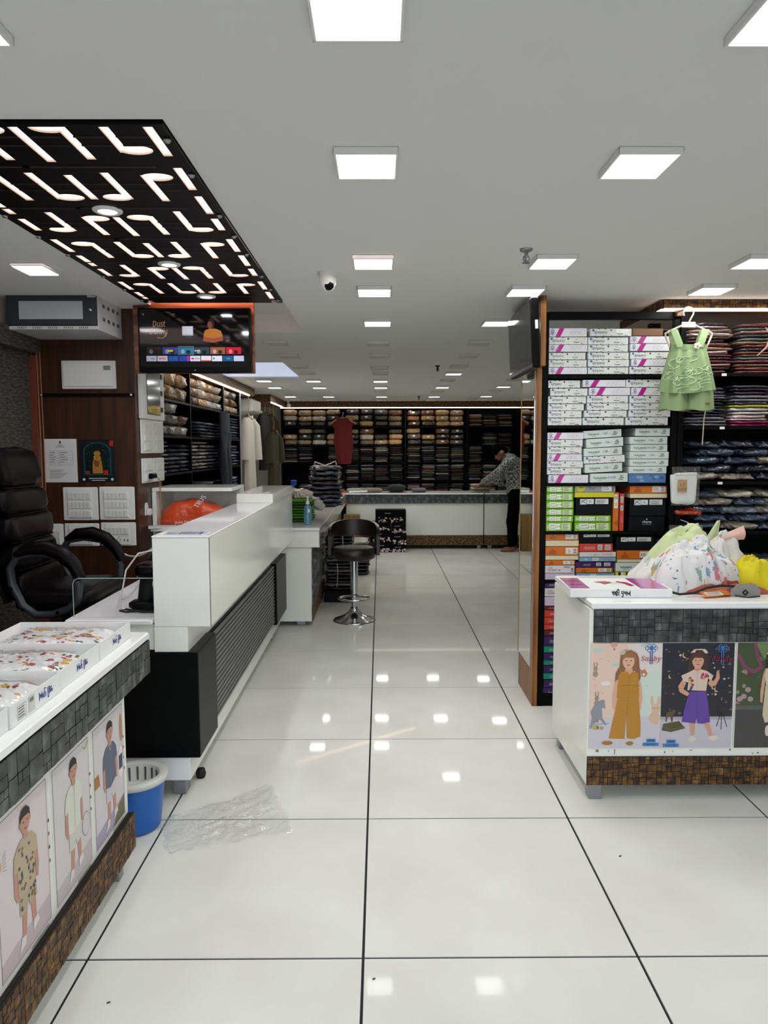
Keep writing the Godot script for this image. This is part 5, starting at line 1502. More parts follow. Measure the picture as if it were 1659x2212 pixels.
# ---------------------------------------------------------------- shelving on the right, with the mirror end
const ZS := -4.54
func right_shelves() -> void:
	var t := thing("shelf_unit", "tall black shelf unit of stacked cartons with a wood and mirror end panel", "shelf unit", Vector3.ZERO)
	part(t, "end_panel", bx(Vector3(0.965, 0.0, -5.0), Vector3(0.998, 2.135, ZS), 0.002), M.wood_mid)
	var mr := part(t, "mirror", bx(Vector3(0.958, 0.24, -4.985), Vector3(0.9648, 2.12, -4.565), 0.001), M.mirror)
	for q in [[-4.985, -4.980], [-4.57, -4.565]]:
		part(mr, "mirror_trim", bx(Vector3(0.955, 0.24, q[0]), Vector3(0.9582, 2.12, q[1])), mat("brass", "#8a6a3c", 0.35, 0.6))
	part(t, "screen_board", bx(Vector3(0.965, 2.137, -5.0), Vector3(0.998, CEIL, -4.45), 0.002), M.wood_mid)
	var xs := [1.0, 1.762, 1.80, 3.2]
	for x in [1.0, 1.802, 1.842, 3.17]:
		part(t, "post", bx(Vector3(x, 0.0, ZS - 0.04), Vector3(x + 0.035, 2.47, ZS), 0.002), M.shelf_black)
		part(t, "post", bx(Vector3(x, 0.0, -5.0), Vector3(x + 0.035, 2.47, -4.96), 0.002), M.shelf_black)
	part(t, "top_rail", bx(Vector3(1.036, 2.425, ZS - 0.03), Vector3(1.801, 2.472, ZS), 0.002), M.charcoal)
	part(t, "back_board", bx(Vector3(1.0, 0.0, -5.02), Vector3(3.2, 2.43, -5.003)), M.shelf_back)
	part(t, "plinth", bx(Vector3(1.0, 0.0, ZS - 0.03), Vector3(3.2, 0.085, ZS - 0.005)), M.shelf_black)
	for y in [811.0, 919.0, 1044.0, 1148.0, 1253.0, 1508.0]:
		var h := onz(1300, y, ZS).y
		part(t, "shelf_board", bx(Vector3(1.036, h - 0.018, -5.0), Vector3(1.801, h, ZS + 0.004), 0.002), M.shelf_black)
	for y in [806.0, 921.0, 1040.0, 1148.0, 1262.0]:
		var h := onz(1560, y, ZS).y
		var sb := part(t, "shelf_board", bx(Vector3(1.878, h - 0.02, -5.0), Vector3(3.17, h, ZS + 0.004), 0.002), M.shelf_black)
		part(sb, "price_clip", bx(Vector3(2.1, h - 0.018, ZS + 0.004), Vector3(2.13, h - 0.002, ZS + 0.006)), M.white_card)
	part(t, "wood_plate", bx(Vector3(1.80, 2.44, -4.539), Vector3(1.845, 2.475, -4.5)), M.wood_mid)
	# mosaic fascia and soffit above the second bay
	var f := thing("fascia", "bronze mosaic fascia with a wooden underside above the wrapped clothes", "fascia", Vector3.ZERO)
	part(f, "soffit", bx(Vector3(1.74, 2.497, -5.36), Vector3(3.29, 2.5495, -4.572)), M.wood_plate)
	mosaic(f, "mosaic_front", Vector3(1.74, 2.492, -4.566), Vector3.RIGHT, Vector3.UP, 0.95, 0.056, 0.016, 0.045, "cork", 41)
	mosaic(f, "mosaic_side", Vector3(1.734, 2.492, -5.36), Vector3(0, 0, 1), Vector3.UP, 0.79, 0.056, 0.02, 0.06, "cork", 42)
	# screen on the end board, turned to the aisle
	var tv := thing("television", "black flat television fixed high on the wooden end board, switched off", "television", Vector3(0.905, 2.105, -4.62))
	part(tv, "case", bx(Vector3(-0.025, 0, -0.37), Vector3(0.02, 0.40, 0.37), 0.008), M.black_plastic)
	part(tv, "screen", bx(Vector3(-0.0275, 0.03, -0.355), Vector3(-0.025, 0.385, 0.355)), M.screen_black)
	part(tv, "back_box", bx(Vector3(0.02, 0.05, -0.25), Vector3(0.045, 0.3, 0.25), 0.008), M.black_plastic)
	part(tv, "bracket", bx(Vector3(0.045, 0.1, -0.1), Vector3(0.06, 0.25, 0.1), 0.002), M.black_board)
	part(tv, "side_ports", bx(Vector3(0.02, 0.05, 0.252), Vector3(0.04, 0.16, 0.268), 0.003), M.charcoal)
	part(tv, "sticker", bx(Vector3(-0.005, 0.22, 0.3702), Vector3(0.012, 0.27, 0.3712)), M.white_card)
	tv.rotation.z = 0.05
	wrapped_stacks()
	dress()
	hanging_packs()
	counter_heap()

# ---------------------------------------------------------------- cartons
func front_print(kind: String, w: float, h: float, rr: RandomNumberGenerator) -> G:
	var g := G.new()
	var z := 0.0006
	var labels := func(n: int, x0: float, x1: float) -> void:
		for k in n:
			var a: float = lerp(x0, x1, float(k) / n); var b: float = lerp(x0, x1, (k + 0.88) / n)
			g.color("#dedfdd").rect(a * w, h * 0.2, b * w, h * 0.86, z)
			g.color("#3c3c3c")
			for j in 3: g.rect((a + 0.008) * w, h * (0.3 + j * 0.18), (b - 0.012 - 0.01 * (j % 2)) * w, h * (0.37 + j * 0.18), z * 2)
	if kind == "Q":
		g.color("#2b6fa3").disc(w * 0.07, h * 0.78, h * 0.16, h * 0.16, z, 14)
		g.color("#3d5f96").disc(w * 0.21, h * 0.95, h * 0.12, h * 0.05, z, 10)
		g.color("#1f4a3a").disc(w * 0.36, h * 0.95, h * 0.13, h * 0.05, z, 10)
		g.color("#5a1531").disc(w * 0.5, h * 0.78, h * 0.13, h * 0.13, z, 12)
		for k in 5: g.color(["#3d5f96", "#15243c", "#1f4a3a", "#8d5a4a", "#7a4a3c"][k]).disc(w * (0.13 + k * 0.19), h * 0.04, h * 0.09, h * 0.04, z, 8)
		g.color("#2a2440")
		text(g, "Qmpany", w * 0.25, h * 0.52, h * 0.34, z * 2, "sans", 1, 0, 0, 0.95)
		g.color("#a02a52").disc(w * 0.13, h * 0.42, h * 0.07, h * 0.07, z * 3, 8)
		g.color("#e4e5e3").rect(w * 0.62, h * 0.12, w * 0.94, h * 0.9, z)
		g.color("#9a9a9a").frame(w * 0.80, h * 0.4, w * 0.93, h * 0.88, 0.0008, z * 2)
		g.color("#202020")
		for k in 13: g.rect(w * (0.645 + k * 0.011), h * 0.22, w * (0.650 + k * 0.011), h * 0.38, z * 2)
		g.rect(w * 0.68, h * 0.72, w * 0.74, h * 0.75, z * 2).rect(w * 0.68, h * 0.62, w * 0.75, h * 0.64, z * 2)
		g.rect(w * (0.76 + 0.1 * rr.randf()), h * 0.1, w * (0.84 + 0.1 * rr.randf()), h * 0.17, z * 2)
	elif kind == "S":
		g.color("#b5148a").flat(PackedVector2Array([Vector2(w * 0.17, 0), Vector2(w * 0.30, 0), Vector2(w * 0.40, h), Vector2(w * 0.27, h)]), z)
		g.color("#5b86c8")
		for k in 5: g.disc(w * 0.095 + h * 0.17 * cos(TAU * k / 5 + 0.3), h * 0.66 + h * 0.17 * sin(TAU * k / 5 + 0.3), h * 0.09, h * 0.09, z, 8)
		g.rect(w * 0.085, h * 0.12, w * 0.1, h * 0.55, z)
		g.color("#b02a5a")
		text(g, "Sunby", w * 0.095, h * 0.34, h * 0.19, z * 2, "serif", 1, 0, 0.25)
		g.color("#a9aab4").frame(w * 0.55, h * 0.25, w * 0.94, h * 0.86, 0.0007, z)
		for k in 3: g.rect(w * (0.645 + k * 0.1), h * 0.25, w * (0.648 + k * 0.1), h * 0.86, z)
		g.color("#5c5c6e")
		for k in 3: g.line([Vector2(w * (0.57 + k * 0.1), h * 0.35), Vector2(w * (0.59 + k * 0.1), h * (0.5 + 0.1 * (k % 2))), Vector2(w * (0.62 + k * 0.1), h * 0.62)], h * 0.03, z * 2)
	elif kind == "T":
		g.color("#1d5a38")
		text(g, "Tutumtor", w * 0.26, h * 0.5, h * 0.24, z, "bold", 1, 0, 0, 1.0)
		g.rect(w * 0.2, h * 0.24, w * 0.32, h * 0.27, z)
		g.color(["#1c1c1c", "#24418a"][rr.randi() % 2])
		text(g, ["Frock", "Bottom", "Lowr", "Suit", "Cap"][rr.randi() % 5], w * 0.56, h * 0.55, h * 0.24, z, "serif", 1, 0.08, 0.3)
		g.color("#8f9a96").frame(w * 0.72, h * 0.16, w * 0.95, h * 0.86, 0.0007, z)
		g.color("#3c4442")
		for k in 3: g.rect(w * (0.75 + 0.02 * k), h * (0.28 + 0.18 * k), w * (0.87 + 0.02 * (k % 2)), h * (0.36 + 0.18 * k), z)
		for k in 2: g.color("#b09a3c").disc(w * (0.62 + 0.05 * k), h * (0.36 + 0.14 * rr.randf()), h * 0.06, h * 0.06, z, 5)
	elif kind == "G":
		g.color("#e8efdf")
		text(g, "XL", w * 0.075, h * 0.5, h * 0.34, z, "bold", 1, 1.57)
		g.rect(w * 0.13, h * 0.14, w * 0.37, h * 0.86, z).rect(w * 0.38, h * 0.18, w * 0.56, h * 0.82, z)
		g.color("#d3e2b9").rect(w * 0.6, h * 0.12, w * 0.93, h * 0.88, z)
		g.color("#1c1f1c")
		text(g, "Anne", w * 0.25, h * 0.66, h * 0.2, z * 2, "serif", 1, 0.05, 0.3)
		text(g, "Frock", w * 0.25, h * 0.33, h * 0.2, z * 2, "serif", 1, 0.05, 0.3)
		text(g, ["0-3 M", "6-9 M", "1-2", "3-4 M", "2-3 M", "12-18 M"][rr.randi() % 6], w * 0.47, h * 0.5, h * 0.22, z * 2, "serif", 1, 0.06, 0.3)
		g.color("#5d6a48")
		for k in 4: g.rect(w * 0.63, h * (0.22 + 0.17 * k), w * (0.82 + 0.04 * (k % 2)), h * (0.28 + 0.17 * k), z * 2)
	elif kind == "O":
		g.color("#7a2d0c").disc(w * 0.21, h * 0.72, h * 0.13, h * 0.13, z, 14)
		g.color("#d5762a").disc(w * 0.21, h * 0.74, h * 0.08, h * 0.08, z * 2, 12)
		g.color("#7a2d0c")
		text(g, "ORANGE", w * 0.21, h * 0.46, h * 0.14, z, "bold")
		text(g, "BUBBLES", w * 0.21, h * 0.24, h * 0.16, z, "bold")
		g.color("#e6e3de").rect(w * 0.6, h * 0.16, w * 0.95, h * 0.88, z)
		g.color("#26324a")
		text(g, ["XL", "M", "S", "S | M", "XXL"][rr.randi() % 5], w * 0.7, h * 0.5, h * 0.34, z * 2)
		for k in 3: g.rect(w * 0.83, h * (0.28 + 0.2 * k), w * 0.92, h * (0.36 + 0.2 * k), z * 2)
	elif kind == "A":
		g.color("#d6c3cf")
		text(g, "Annie", w * 0.3, h * 0.48, h * 0.36, z, "serif", 1, 0, 0.2)
		labels.call(1, 0.55, 0.7); labels.call(1, 0.76, 0.95)
	elif kind == "K":
		g.color("#d9dadb")
		g.rect(w * 0.12, h * 0.62, w * 0.3, h * 0.94, z).rect(w * 0.31, h * 0.64, w * 0.5, h * 0.94, z).rect(w * 0.54, h * 0.64, w * 0.9, h * 0.95, z)
		g.color("#22242a")
		g.line([Vector2(w * 0.14, h * 0.67), Vector2(w * 0.2, h * 0.85), Vector2(w * 0.28, h * 0.9)], h * 0.03, z * 2).line([Vector2(w * 0.15, h * 0.85), Vector2(w * 0.27, h * 0.7)], h * 0.03, z * 2)
		text(g, ["XXL", "XL"][rr.randi() % 2], w * 0.4, h * 0.79, h * 0.1, z * 2, "serif", 1, 0.1)
		for k in 4: g.rect(w * 0.57, h * (0.68 + 0.06 * k), w * (0.78 + 0.05 * (k % 2)), h * (0.7 + 0.06 * k), z * 2)
		g.color("#2a2c30").rect(0, h * 0.5, w, h * 0.505, z)
	elif kind == "P":
		g.color("#c9cccf")
		text(g, "ollypop", w * 0.5, h * 0.62, h * 0.13, z, "bold")
		text(g, "Colors of Childhood", w * 0.5, h * 0.45, h * 0.05, z)
		g.disc(w * 0.5, h * 0.8, h * 0.05, h * 0.05, z, 12)
		g.color("#15161a").disc(w * 0.52, h * 0.815, h * 0.035, h * 0.035, z * 2, 10)
	elif kind == "R":
		g.color("#c9c02a").disc(w * 0.15, h * 0.5, h * 0.52, h * 0.46, z, 18)
		g.color("#3a3d30")
		text(g, "GRO", w * 0.16, h * 0.58, h * 0.24, z * 2, "bold")
		text(g, "TINO", w * 0.33, h * 0.6, h * 0.1, z, "bold", 0)
		text(g, "LONG WEAR", w * 0.33, h * 0.42, h * 0.1, z, "bold", 0)
		g.color("#dfe0e2").rect(w * 0.66, h * 0.1, w * 0.9, h * 0.9, z)
		g.color("#1d1f22")
		text(g, "NEW", w * 0.76, h * 0.68, h * 0.2, z * 2, "serif", 1, 0.06, 0.3)
		text(g, "BORN", w * 0.76, h * 0.34, h * 0.2, z * 2, "serif", 1, 0.04, 0.3)
		g.color("#7c2a6a").rect(w * 0.925, h * 0.1, w * 0.945, h * 0.9, z)
	elif kind == "M":
		g.color("#20273a")
		text(g, "MINI", w * 0.18, h * 0.68, h * 0.16, z, "serif")
		text(g, "TAURUS", w * 0.24, h * 0.38, h * 0.24, z, "serif")
		g.color("#7c6aa8").disc(w * 0.49, h * 0.36, h * 0.12, h * 0.1, z, 10)
		g.color("#3c3c3c")
		text(g, "90036A", w * 0.74, h * 0.78, h * 0.18, z, "bold")
		for k in 3: g.rect(w * 0.88, h * (0.2 + 0.18 * k), w * 0.95, h * (0.3 + 0.18 * k), z)
	elif kind == "H":
		g.color("#d6e4ee")
		text(g, "TH", w * 0.18, h * 0.5, h * 0.38, z, "bold")
		g.color("#b98a94")
		text(g, "TOFFYHOUSE", w * 0.75, h * 0.5, h * 0.24, z, "bold")
		g.color("#dcdcd8").rect(w * 0.36, h * 0.15, w * 0.52, h * 0.85, z)
		g.color("#333333")
		text(g, "GIRLS", w * 0.44, h * 0.5, h * 0.2, z * 2, "bold")
	elif kind == "Y":
		for k in 15:
			g.color(["#d9d22a", "#1e1e1c", "#e8e6c8"][k % 3]).rect(w * k / 15.0, 0, w * (k + 1) / 15.0, h, z)
	elif kind == "B":
		for k in 12:
			g.color(["#5d86b8", "#86a8cc", "#41689c"][k % 3]).disc(w * rr.randf_range(0.08, 0.92), h * rr.randf_range(0.2, 0.8), w * 0.06, h * 0.16, z + 0.0001 * k, 9)
	return g

var box_kinds := {
	"Q": ["#dfe2e2", "white carton with dots and script"], "S": ["#e4e2ea", "white pink-striped carton"], "T": ["#d3dddb", "pale carton with green lettering"],
	"G": ["#79b51e", "lime green labelled carton"], "O": ["#cf6c1c", "orange carton with white label"], "C": ["#d9cfae", "cream carton bottom"], "K": ["#15171a", "black carton with white labels"],
	"P": ["#141518", "black carton with small lettering"], "R": ["#8f949a", "grey carton with a yellow disc"], "L": ["#c9c51c", "yellow carton without print"], "A": ["#37185e", "purple carton with pale script"],
	"D": ["#c83f2f", "coral red carton with pale script"], "E": ["#128a72", "teal carton with pale script"], "W": ["#5c1f1e", "dark red carton with pale script"], "M": ["#dcd6dc", "white carton with serif lettering"],
	"H": ["#7fa6c2", "light blue carton with white letters"], "I": ["#d8d2d4", "white carton with faint pink letters"], "Y": ["#c7c25a", "yellow and black striped carton"], "B": ["#5579ad", "cloudy sky blue carton"], "V": ["#c9bcd0", "plain lilac carton"], "N": ["#7a4f2c", "open brown cardboard carton"],
}

func carton(kind: String, lo: Vector3, w: float, h: float, depth: float, label: String, tilt := 0.0, turn := 0.0, upright := false) -> void:
	var t := thing("carton", label, "box", lo, turn, "cartons on the shelves")
	t.rotation.z = tilt
	if not mesh_cache.has("carton_body"): mesh_cache.carton_body = bx(Vector3.ZERO, Vector3.ONE, 0.012)
	var col: String = box_kinds[kind][0]
	var m := mat("card_" + kind, col, 0.38)
	if kind in ["K", "P"]: m.metallic_specular = 0.2
	var b := part(t, "body", mesh_cache.carton_body, m, Vector3(0, 0, -depth))
	b.scale = Vector3(w, h, depth)
	var lid_h := h * 0.92
	var pk: String = {"D": "A", "E": "A", "W": "A", "I": "H"}.get(kind, kind)
	if kind in ["C", "L", "V", "N"]: return
	rng.randf()
	var lw := h if upright else w
	var lh := w if upright else h
	var key := "print_%s_%d" % [pk, rng.randi() % 3]
	if not mesh_cache.has(key + ("u" if upright else "")):
		var rr := RandomNumberGenerator.new()
		rr.seed = hash(key)
		mesh_cache[key + ("u" if upright else "")] = [front_print(pk, lw, lh, rr).mesh(), lw, lh]
	var pm: Array = mesh_cache[key + ("u" if upright else "")]
	var o := part(t, "front_print", pm[0], M.gloss_print, Vector3(0, 0, 0.0004))
	if upright:
		o.transform = Transform3D(Basis(Vector3(0, h / pm[1], 0), Vector3(-w / pm[2], 0, 0), Vector3(0, 0, 1)), Vector3(w, 0, 0.0004))
	else:
		o.scale = Vector3(w / pm[1], h / pm[2], 1)

func box_stacks() -> void:
	# each entry: shelf, stack name, pixel scale, origin, [[x0, y0, x1, y1, kind, tilt]] from top to bottom
	var A := "by the wooden post"; var B := "middle stack"; var C := "by the black upright"
	var k1 := [5.184, 1160.0, 690.0]; var k2 := [5.184, 1160.0, 910.0]; var k3 := [3.022, 1110.0, 1000.0]
	var data := [
		["top shelf", A, k1, [[105, 95, 565, 190, "S"], [125, 195, 572, 278, "Q"], [122, 280, 572, 360, "S"], [105, 370, 548, 448, "Q"], [105, 452, 560, 532, "Q"], [105, 535, 565, 612, "S"]]],
		["top shelf", B, k1, [[600, 100, 1068, 185, "Q"], [575, 197, 1030, 280, "Q"], [575, 283, 1025, 362, "Q"], [575, 367, 1032, 446, "Q"], [575, 448, 1036, 528, "Q"], [575, 533, 1030, 610, "Q"]]],
		["top shelf", C, k1, [[1072, 98, 1420, 180, "N"], [1048, 186, 1510, 265, "S"], [1048, 268, 1500, 350, "S"], [1048, 362, 1500, 440, "Q"], [1060, 443, 1500, 520, "S"], [1040, 526, 1500, 610, "Q"]]],
		["second shelf", A, k1, [[75, 680, 490, 765, "Q"], [150, 770, 570, 855, "Q"], [105, 860, 555, 940, "Q"], [80, 945, 530, 1020, "Q"], [65, 1022, 505, 1100, "Q"], [65, 1105, 505, 1188, "Q"]]],
		["second shelf", B, k1, [[515, 675, 995, 755, "S"], [585, 762, 1050, 848, "S"], [565, 852, 1027, 932, "Q"], [565, 935, 1027, 1015, "Q"], [530, 1018, 1010, 1093, "Q"], [515, 1098, 980, 1188, "Q"]]],
		["second shelf", C, k1, [[1000, 670, 1500, 758, "Q"], [1060, 762, 1500, 848, "S"], [1040, 852, 1500, 935, "Q"], [1035, 938, 1500, 1012, "Q"], [1030, 1015, 1500, 1090, "Q"], [995, 1093, 1475, 1188, "Q"]]],
		["third shelf", A, k2, [[70, 125, 528, 202, "S"], [68, 205, 518, 284, "Q"], [62, 287, 505, 364, "Q"], [60, 366, 508, 444, "S"], [70, 446, 520, 520, "Q"], [58, 522, 500, 597, "Q"], [130, 600, 580, 692, "S"]]],
		["third shelf", B, k2, [[530, 108, 957, 195, "T", 0.06], [558, 200, 975, 300, "T", 0.06], [530, 305, 963, 395, "T", 0.05], [530, 398, 990, 478, "Q", 0.05], [540, 482, 963, 580, "T", 0.05], [600, 585, 1025, 688, "T", 0.02]]],
		["third shelf", C, k2, [[1105, 68, 1497, 165, "T"], [1040, 172, 1467, 255, "T"], [1050, 258, 1470, 338, "T"], [1040, 340, 1483, 420, "T"], [1040, 423, 1480, 502, "T"], [1030, 505, 1457, 585, "T"], [1030, 588, 1452, 690, "B"]]],
		["fourth shelf", A, k2, [[60, 725, 412, 800, "G"], [60, 803, 412, 890, "G"], [55, 893, 417, 978, "G"], [55, 982, 415, 1056, "G"], [55, 1060, 410, 1126, "G"], [52, 1129, 395, 1232, "G"]]],
		["fourth shelf", B, k2, [[425, 700, 885, 795, "R"], [425, 796, 870, 853, "L"], [435, 856, 845, 1052, "K"], [425, 1056, 832, 1126, "G"], [425, 1129, 835, 1232, "G"]]],
		["fourth shelf", C, k2, [[1045, 715, 1465, 808, "O"], [1048, 810, 1465, 860, "C"], [1040, 864, 1450, 1058, "K"], [1030, 1062, 1440, 1232, "P"]]],
		["fifth shelf", A, k3, [[185, 457, 428, 506, "O"], [188, 507, 428, 545, "C"], [185, 547, 428, 605, "O"], [188, 606, 425, 634, "C"], [180, 636, 403, 668, "O"], [180, 670, 400, 720, "M"], [180, 722, 400, 763, "V"]]],
		["fifth shelf", B, k3, [[430, 460, 650, 524, "K"], [430, 527, 650, 580, "D"], [430, 583, 670, 614, "I"], [430, 616, 670, 644, "H"], [405, 647, 650, 682, "A"], [408, 685, 648, 717, "O"], [410, 720, 660, 763, "H"]]],
		["fifth shelf", C, k3, [[670, 480, 925, 570, "K"], [675, 572, 922, 628, "O"], [678, 630, 920, 650, "C"], [668, 652, 920, 710, "T"], [665, 712, 915, 763, "Y"]]],
		["lowest shelf", A, k3, [[180, 775, 400, 817, "A"], [180, 819, 400, 872, "M"], [180, 874, 400, 934, "V"], [180, 936, 400, 960, "W"], [180, 962, 400, 1008, "D"], [180, 1010, 400, 1052, "D"], [180, 1054, 400, 1090, "D"], [180, 1092, 400, 1130, "W"],
			[180, 1133, 400, 1195, "A"], [180, 1198, 400, 1240, "E"], [180, 1243, 400, 1288, "A"], [180, 1290, 400, 1322, "E"], [180, 1325, 400, 1372, "A"], [180, 1375, 400, 1414, "E"], [195, 1418, 400, 1468, "A"], [180, 1470, 400, 1532, "A"]]],
	]
	rng.seed = 91
	for d in data:
		var k: Array = d[2]
		var list: Array = d[3]
		var n := list.size()
		for i in n:
			var e: Array = list[i]
			var cy: float = (e[1] + e[3]) * 0.5
			var a := onz(k[1] + e[0] / k[0], k[2] + e[3] / k[0], ZS)
			var b := onz(k[1] + e[2] / k[0], k[2] + e[1] / k[0], ZS)
			var pos: String = ["uppermost", "second from top", "third from top", "fourth from top", "fifth from top", "sixth from top", "seventh from top", "eighth from top", "ninth from top", "tenth from top", "eleventh from top", "twelfth from top", "thirteenth from top", "fourteenth from top", "fifteenth from top", "sixteenth from top"][i]
			if i == n - 1: pos = "at the bottom"
			var short: String = d[1].replace("in the stack ", "").replace("in the ", "")
			var lab: String = "%s, %s, %s, %s" % [box_kinds[e[4]][1], pos, short, d[0]]
			var x: float = max(a.x, 1.037)
			b.x = minf(b.x, 1.799)
			a.y = maxf(a.y, onz(1300, {"top shelf": 811.0, "second shelf": 919.0, "third shelf": 1044.0, "fourth shelf": 1148.0, "fifth shelf": 1253.0, "lowest shelf": 1508.0}[d[0]], ZS).y + 0.0015)
			var h: float = b.y - a.y
			carton(e[4], Vector3(x, a.y, ZS - 0.004 - rng.randf() * 0.006), b.x - x, h * 0.985, 0.36 if n < 16 else 0.3, lab, e[5] if e.size() > 5 else 0.0)
	# cartons standing on end
	for e in [[850, 800, 925, 1232, "O", k2, "orange carton standing on end beside the lime green ones, fourth shelf"], [924, 812, 985, 1232, "D", k2, "coral red carton standing on end beside the orange one, fourth shelf"], [930, 500, 990, 763, "A", k3, "purple carton standing on end beside the black upright, fifth shelf"]]:
		var k: Array = e[5]
		var a := onz(k[1] + e[0] / k[0], k[2] + e[3] / k[0], ZS)
		var b := onz(k[1] + e[2] / k[0], k[2] + e[1] / k[0], ZS)
		carton(e[4], Vector3(a.x, a.y, ZS - 0.006), b.x - a.x - 0.002, b.y - a.y, 0.34, e[6], 0.0, 0.0, true)

# ---------------------------------------------------------------- plastic wrapped clothes in the second bay
func bag_mat(c: String) -> StandardMaterial3D:
	var key := "wrap_" + c
	if M.has(key): return M[key]
	var m := mat(key, c, 0.17)
	m.metallic_specular = 0.85
	m.uv1_triplanar = true
	m.uv1_scale = Vector3.ONE * 4.0
	m.uv1_world_triplanar = true
	crinkle(m, crinkle_tex(), 1.6)
	return m

func packs(kind: String) -> Array:
	if not mesh_cache.has(kind):
		var out := []
		for k in 4:
			match kind:
				"thin": out.append(soft(1.0, 1.0, 1.0, 400 + k, 0.05, 5.0, 0.55, 28, 0.0, 0.3))
				"fat": out.append(soft(1.0, 1.0, 1.0, 420 + k, 0.11, 5.5, 0.6, 44, 0.0, 0.4))
				"roll": out.append(soft(1.0, 1.0, 1.0, 440 + k, 0.055, 6.0, 0.5, 36, 0.0, 0.4))
				"fold": out.append(soft(1.0, 1.0, 1.0, 460 + k, 0.05, 4.0, 0.7, 22, 0.0, 0.25))
		mesh_cache[kind] = out
	return mesh_cache[kind]

func pack(called: String, kind: String, m: Material, at: Vector3, size: Vector3, label: String, category: String, group: String, turn := 0.0, tilt := 0.0) -> MeshInstance3D:
	var list := packs(kind)
	var o := single(called, list[rng.randi() % list.size()], m, at, label, category, group)
	o.basis = Basis(Vector3.UP, turn) * Basis(Vector3(0, 0, 1), tilt) * Basis.from_scale(size)
	return o

const COLOR_WORD := {"#8a5f57": "dusty brown", "#6e4d48": "dark brown", "#b58a86": "dusty pink", "#8d4f58": "rose", "#4f4a55": "grey plum", "#6f8a84": "pale teal", "#d8c9c2": "cream", "#96786a": "tan", "#3a3540": "charcoal plum", "#cdb7c0": "pale mauve",
	"#2c2f3c": "navy", "#50505f": "slate", "#8f8f9a": "pale grey", "#d9d6d8": "white", "#a52a62": "magenta", "#c3cb3a": "lime", "#3d2740": "aubergine", "#e0c9d2": "blush", "#1a1c22": "black", "#26303f": "dark denim", "#39465a": "blue denim", "#a8a294": "stone", "#c9c3b4": "cream cotton", "#565a5e": "grey denim", "#1b1f26": "blue black",
	"#b9b6b0": "silver grey", "#6f4a2a": "toffee brown", "#9a8464": "khaki", "#c2a27a": "sand", "#5d5a58": "smoke grey", "#2a3038": "ink blue", "#46566a": "steel blue", "#7c8794": "grey blue", "#ad9468": "gold tan", "#7f7a76": "mid grey", "#2a2624": "umber black", "#75684a": "olive", "#3b4a3f": "bottle green", "#6d3d4f": "wine", "#8f9288": "sage grey"}

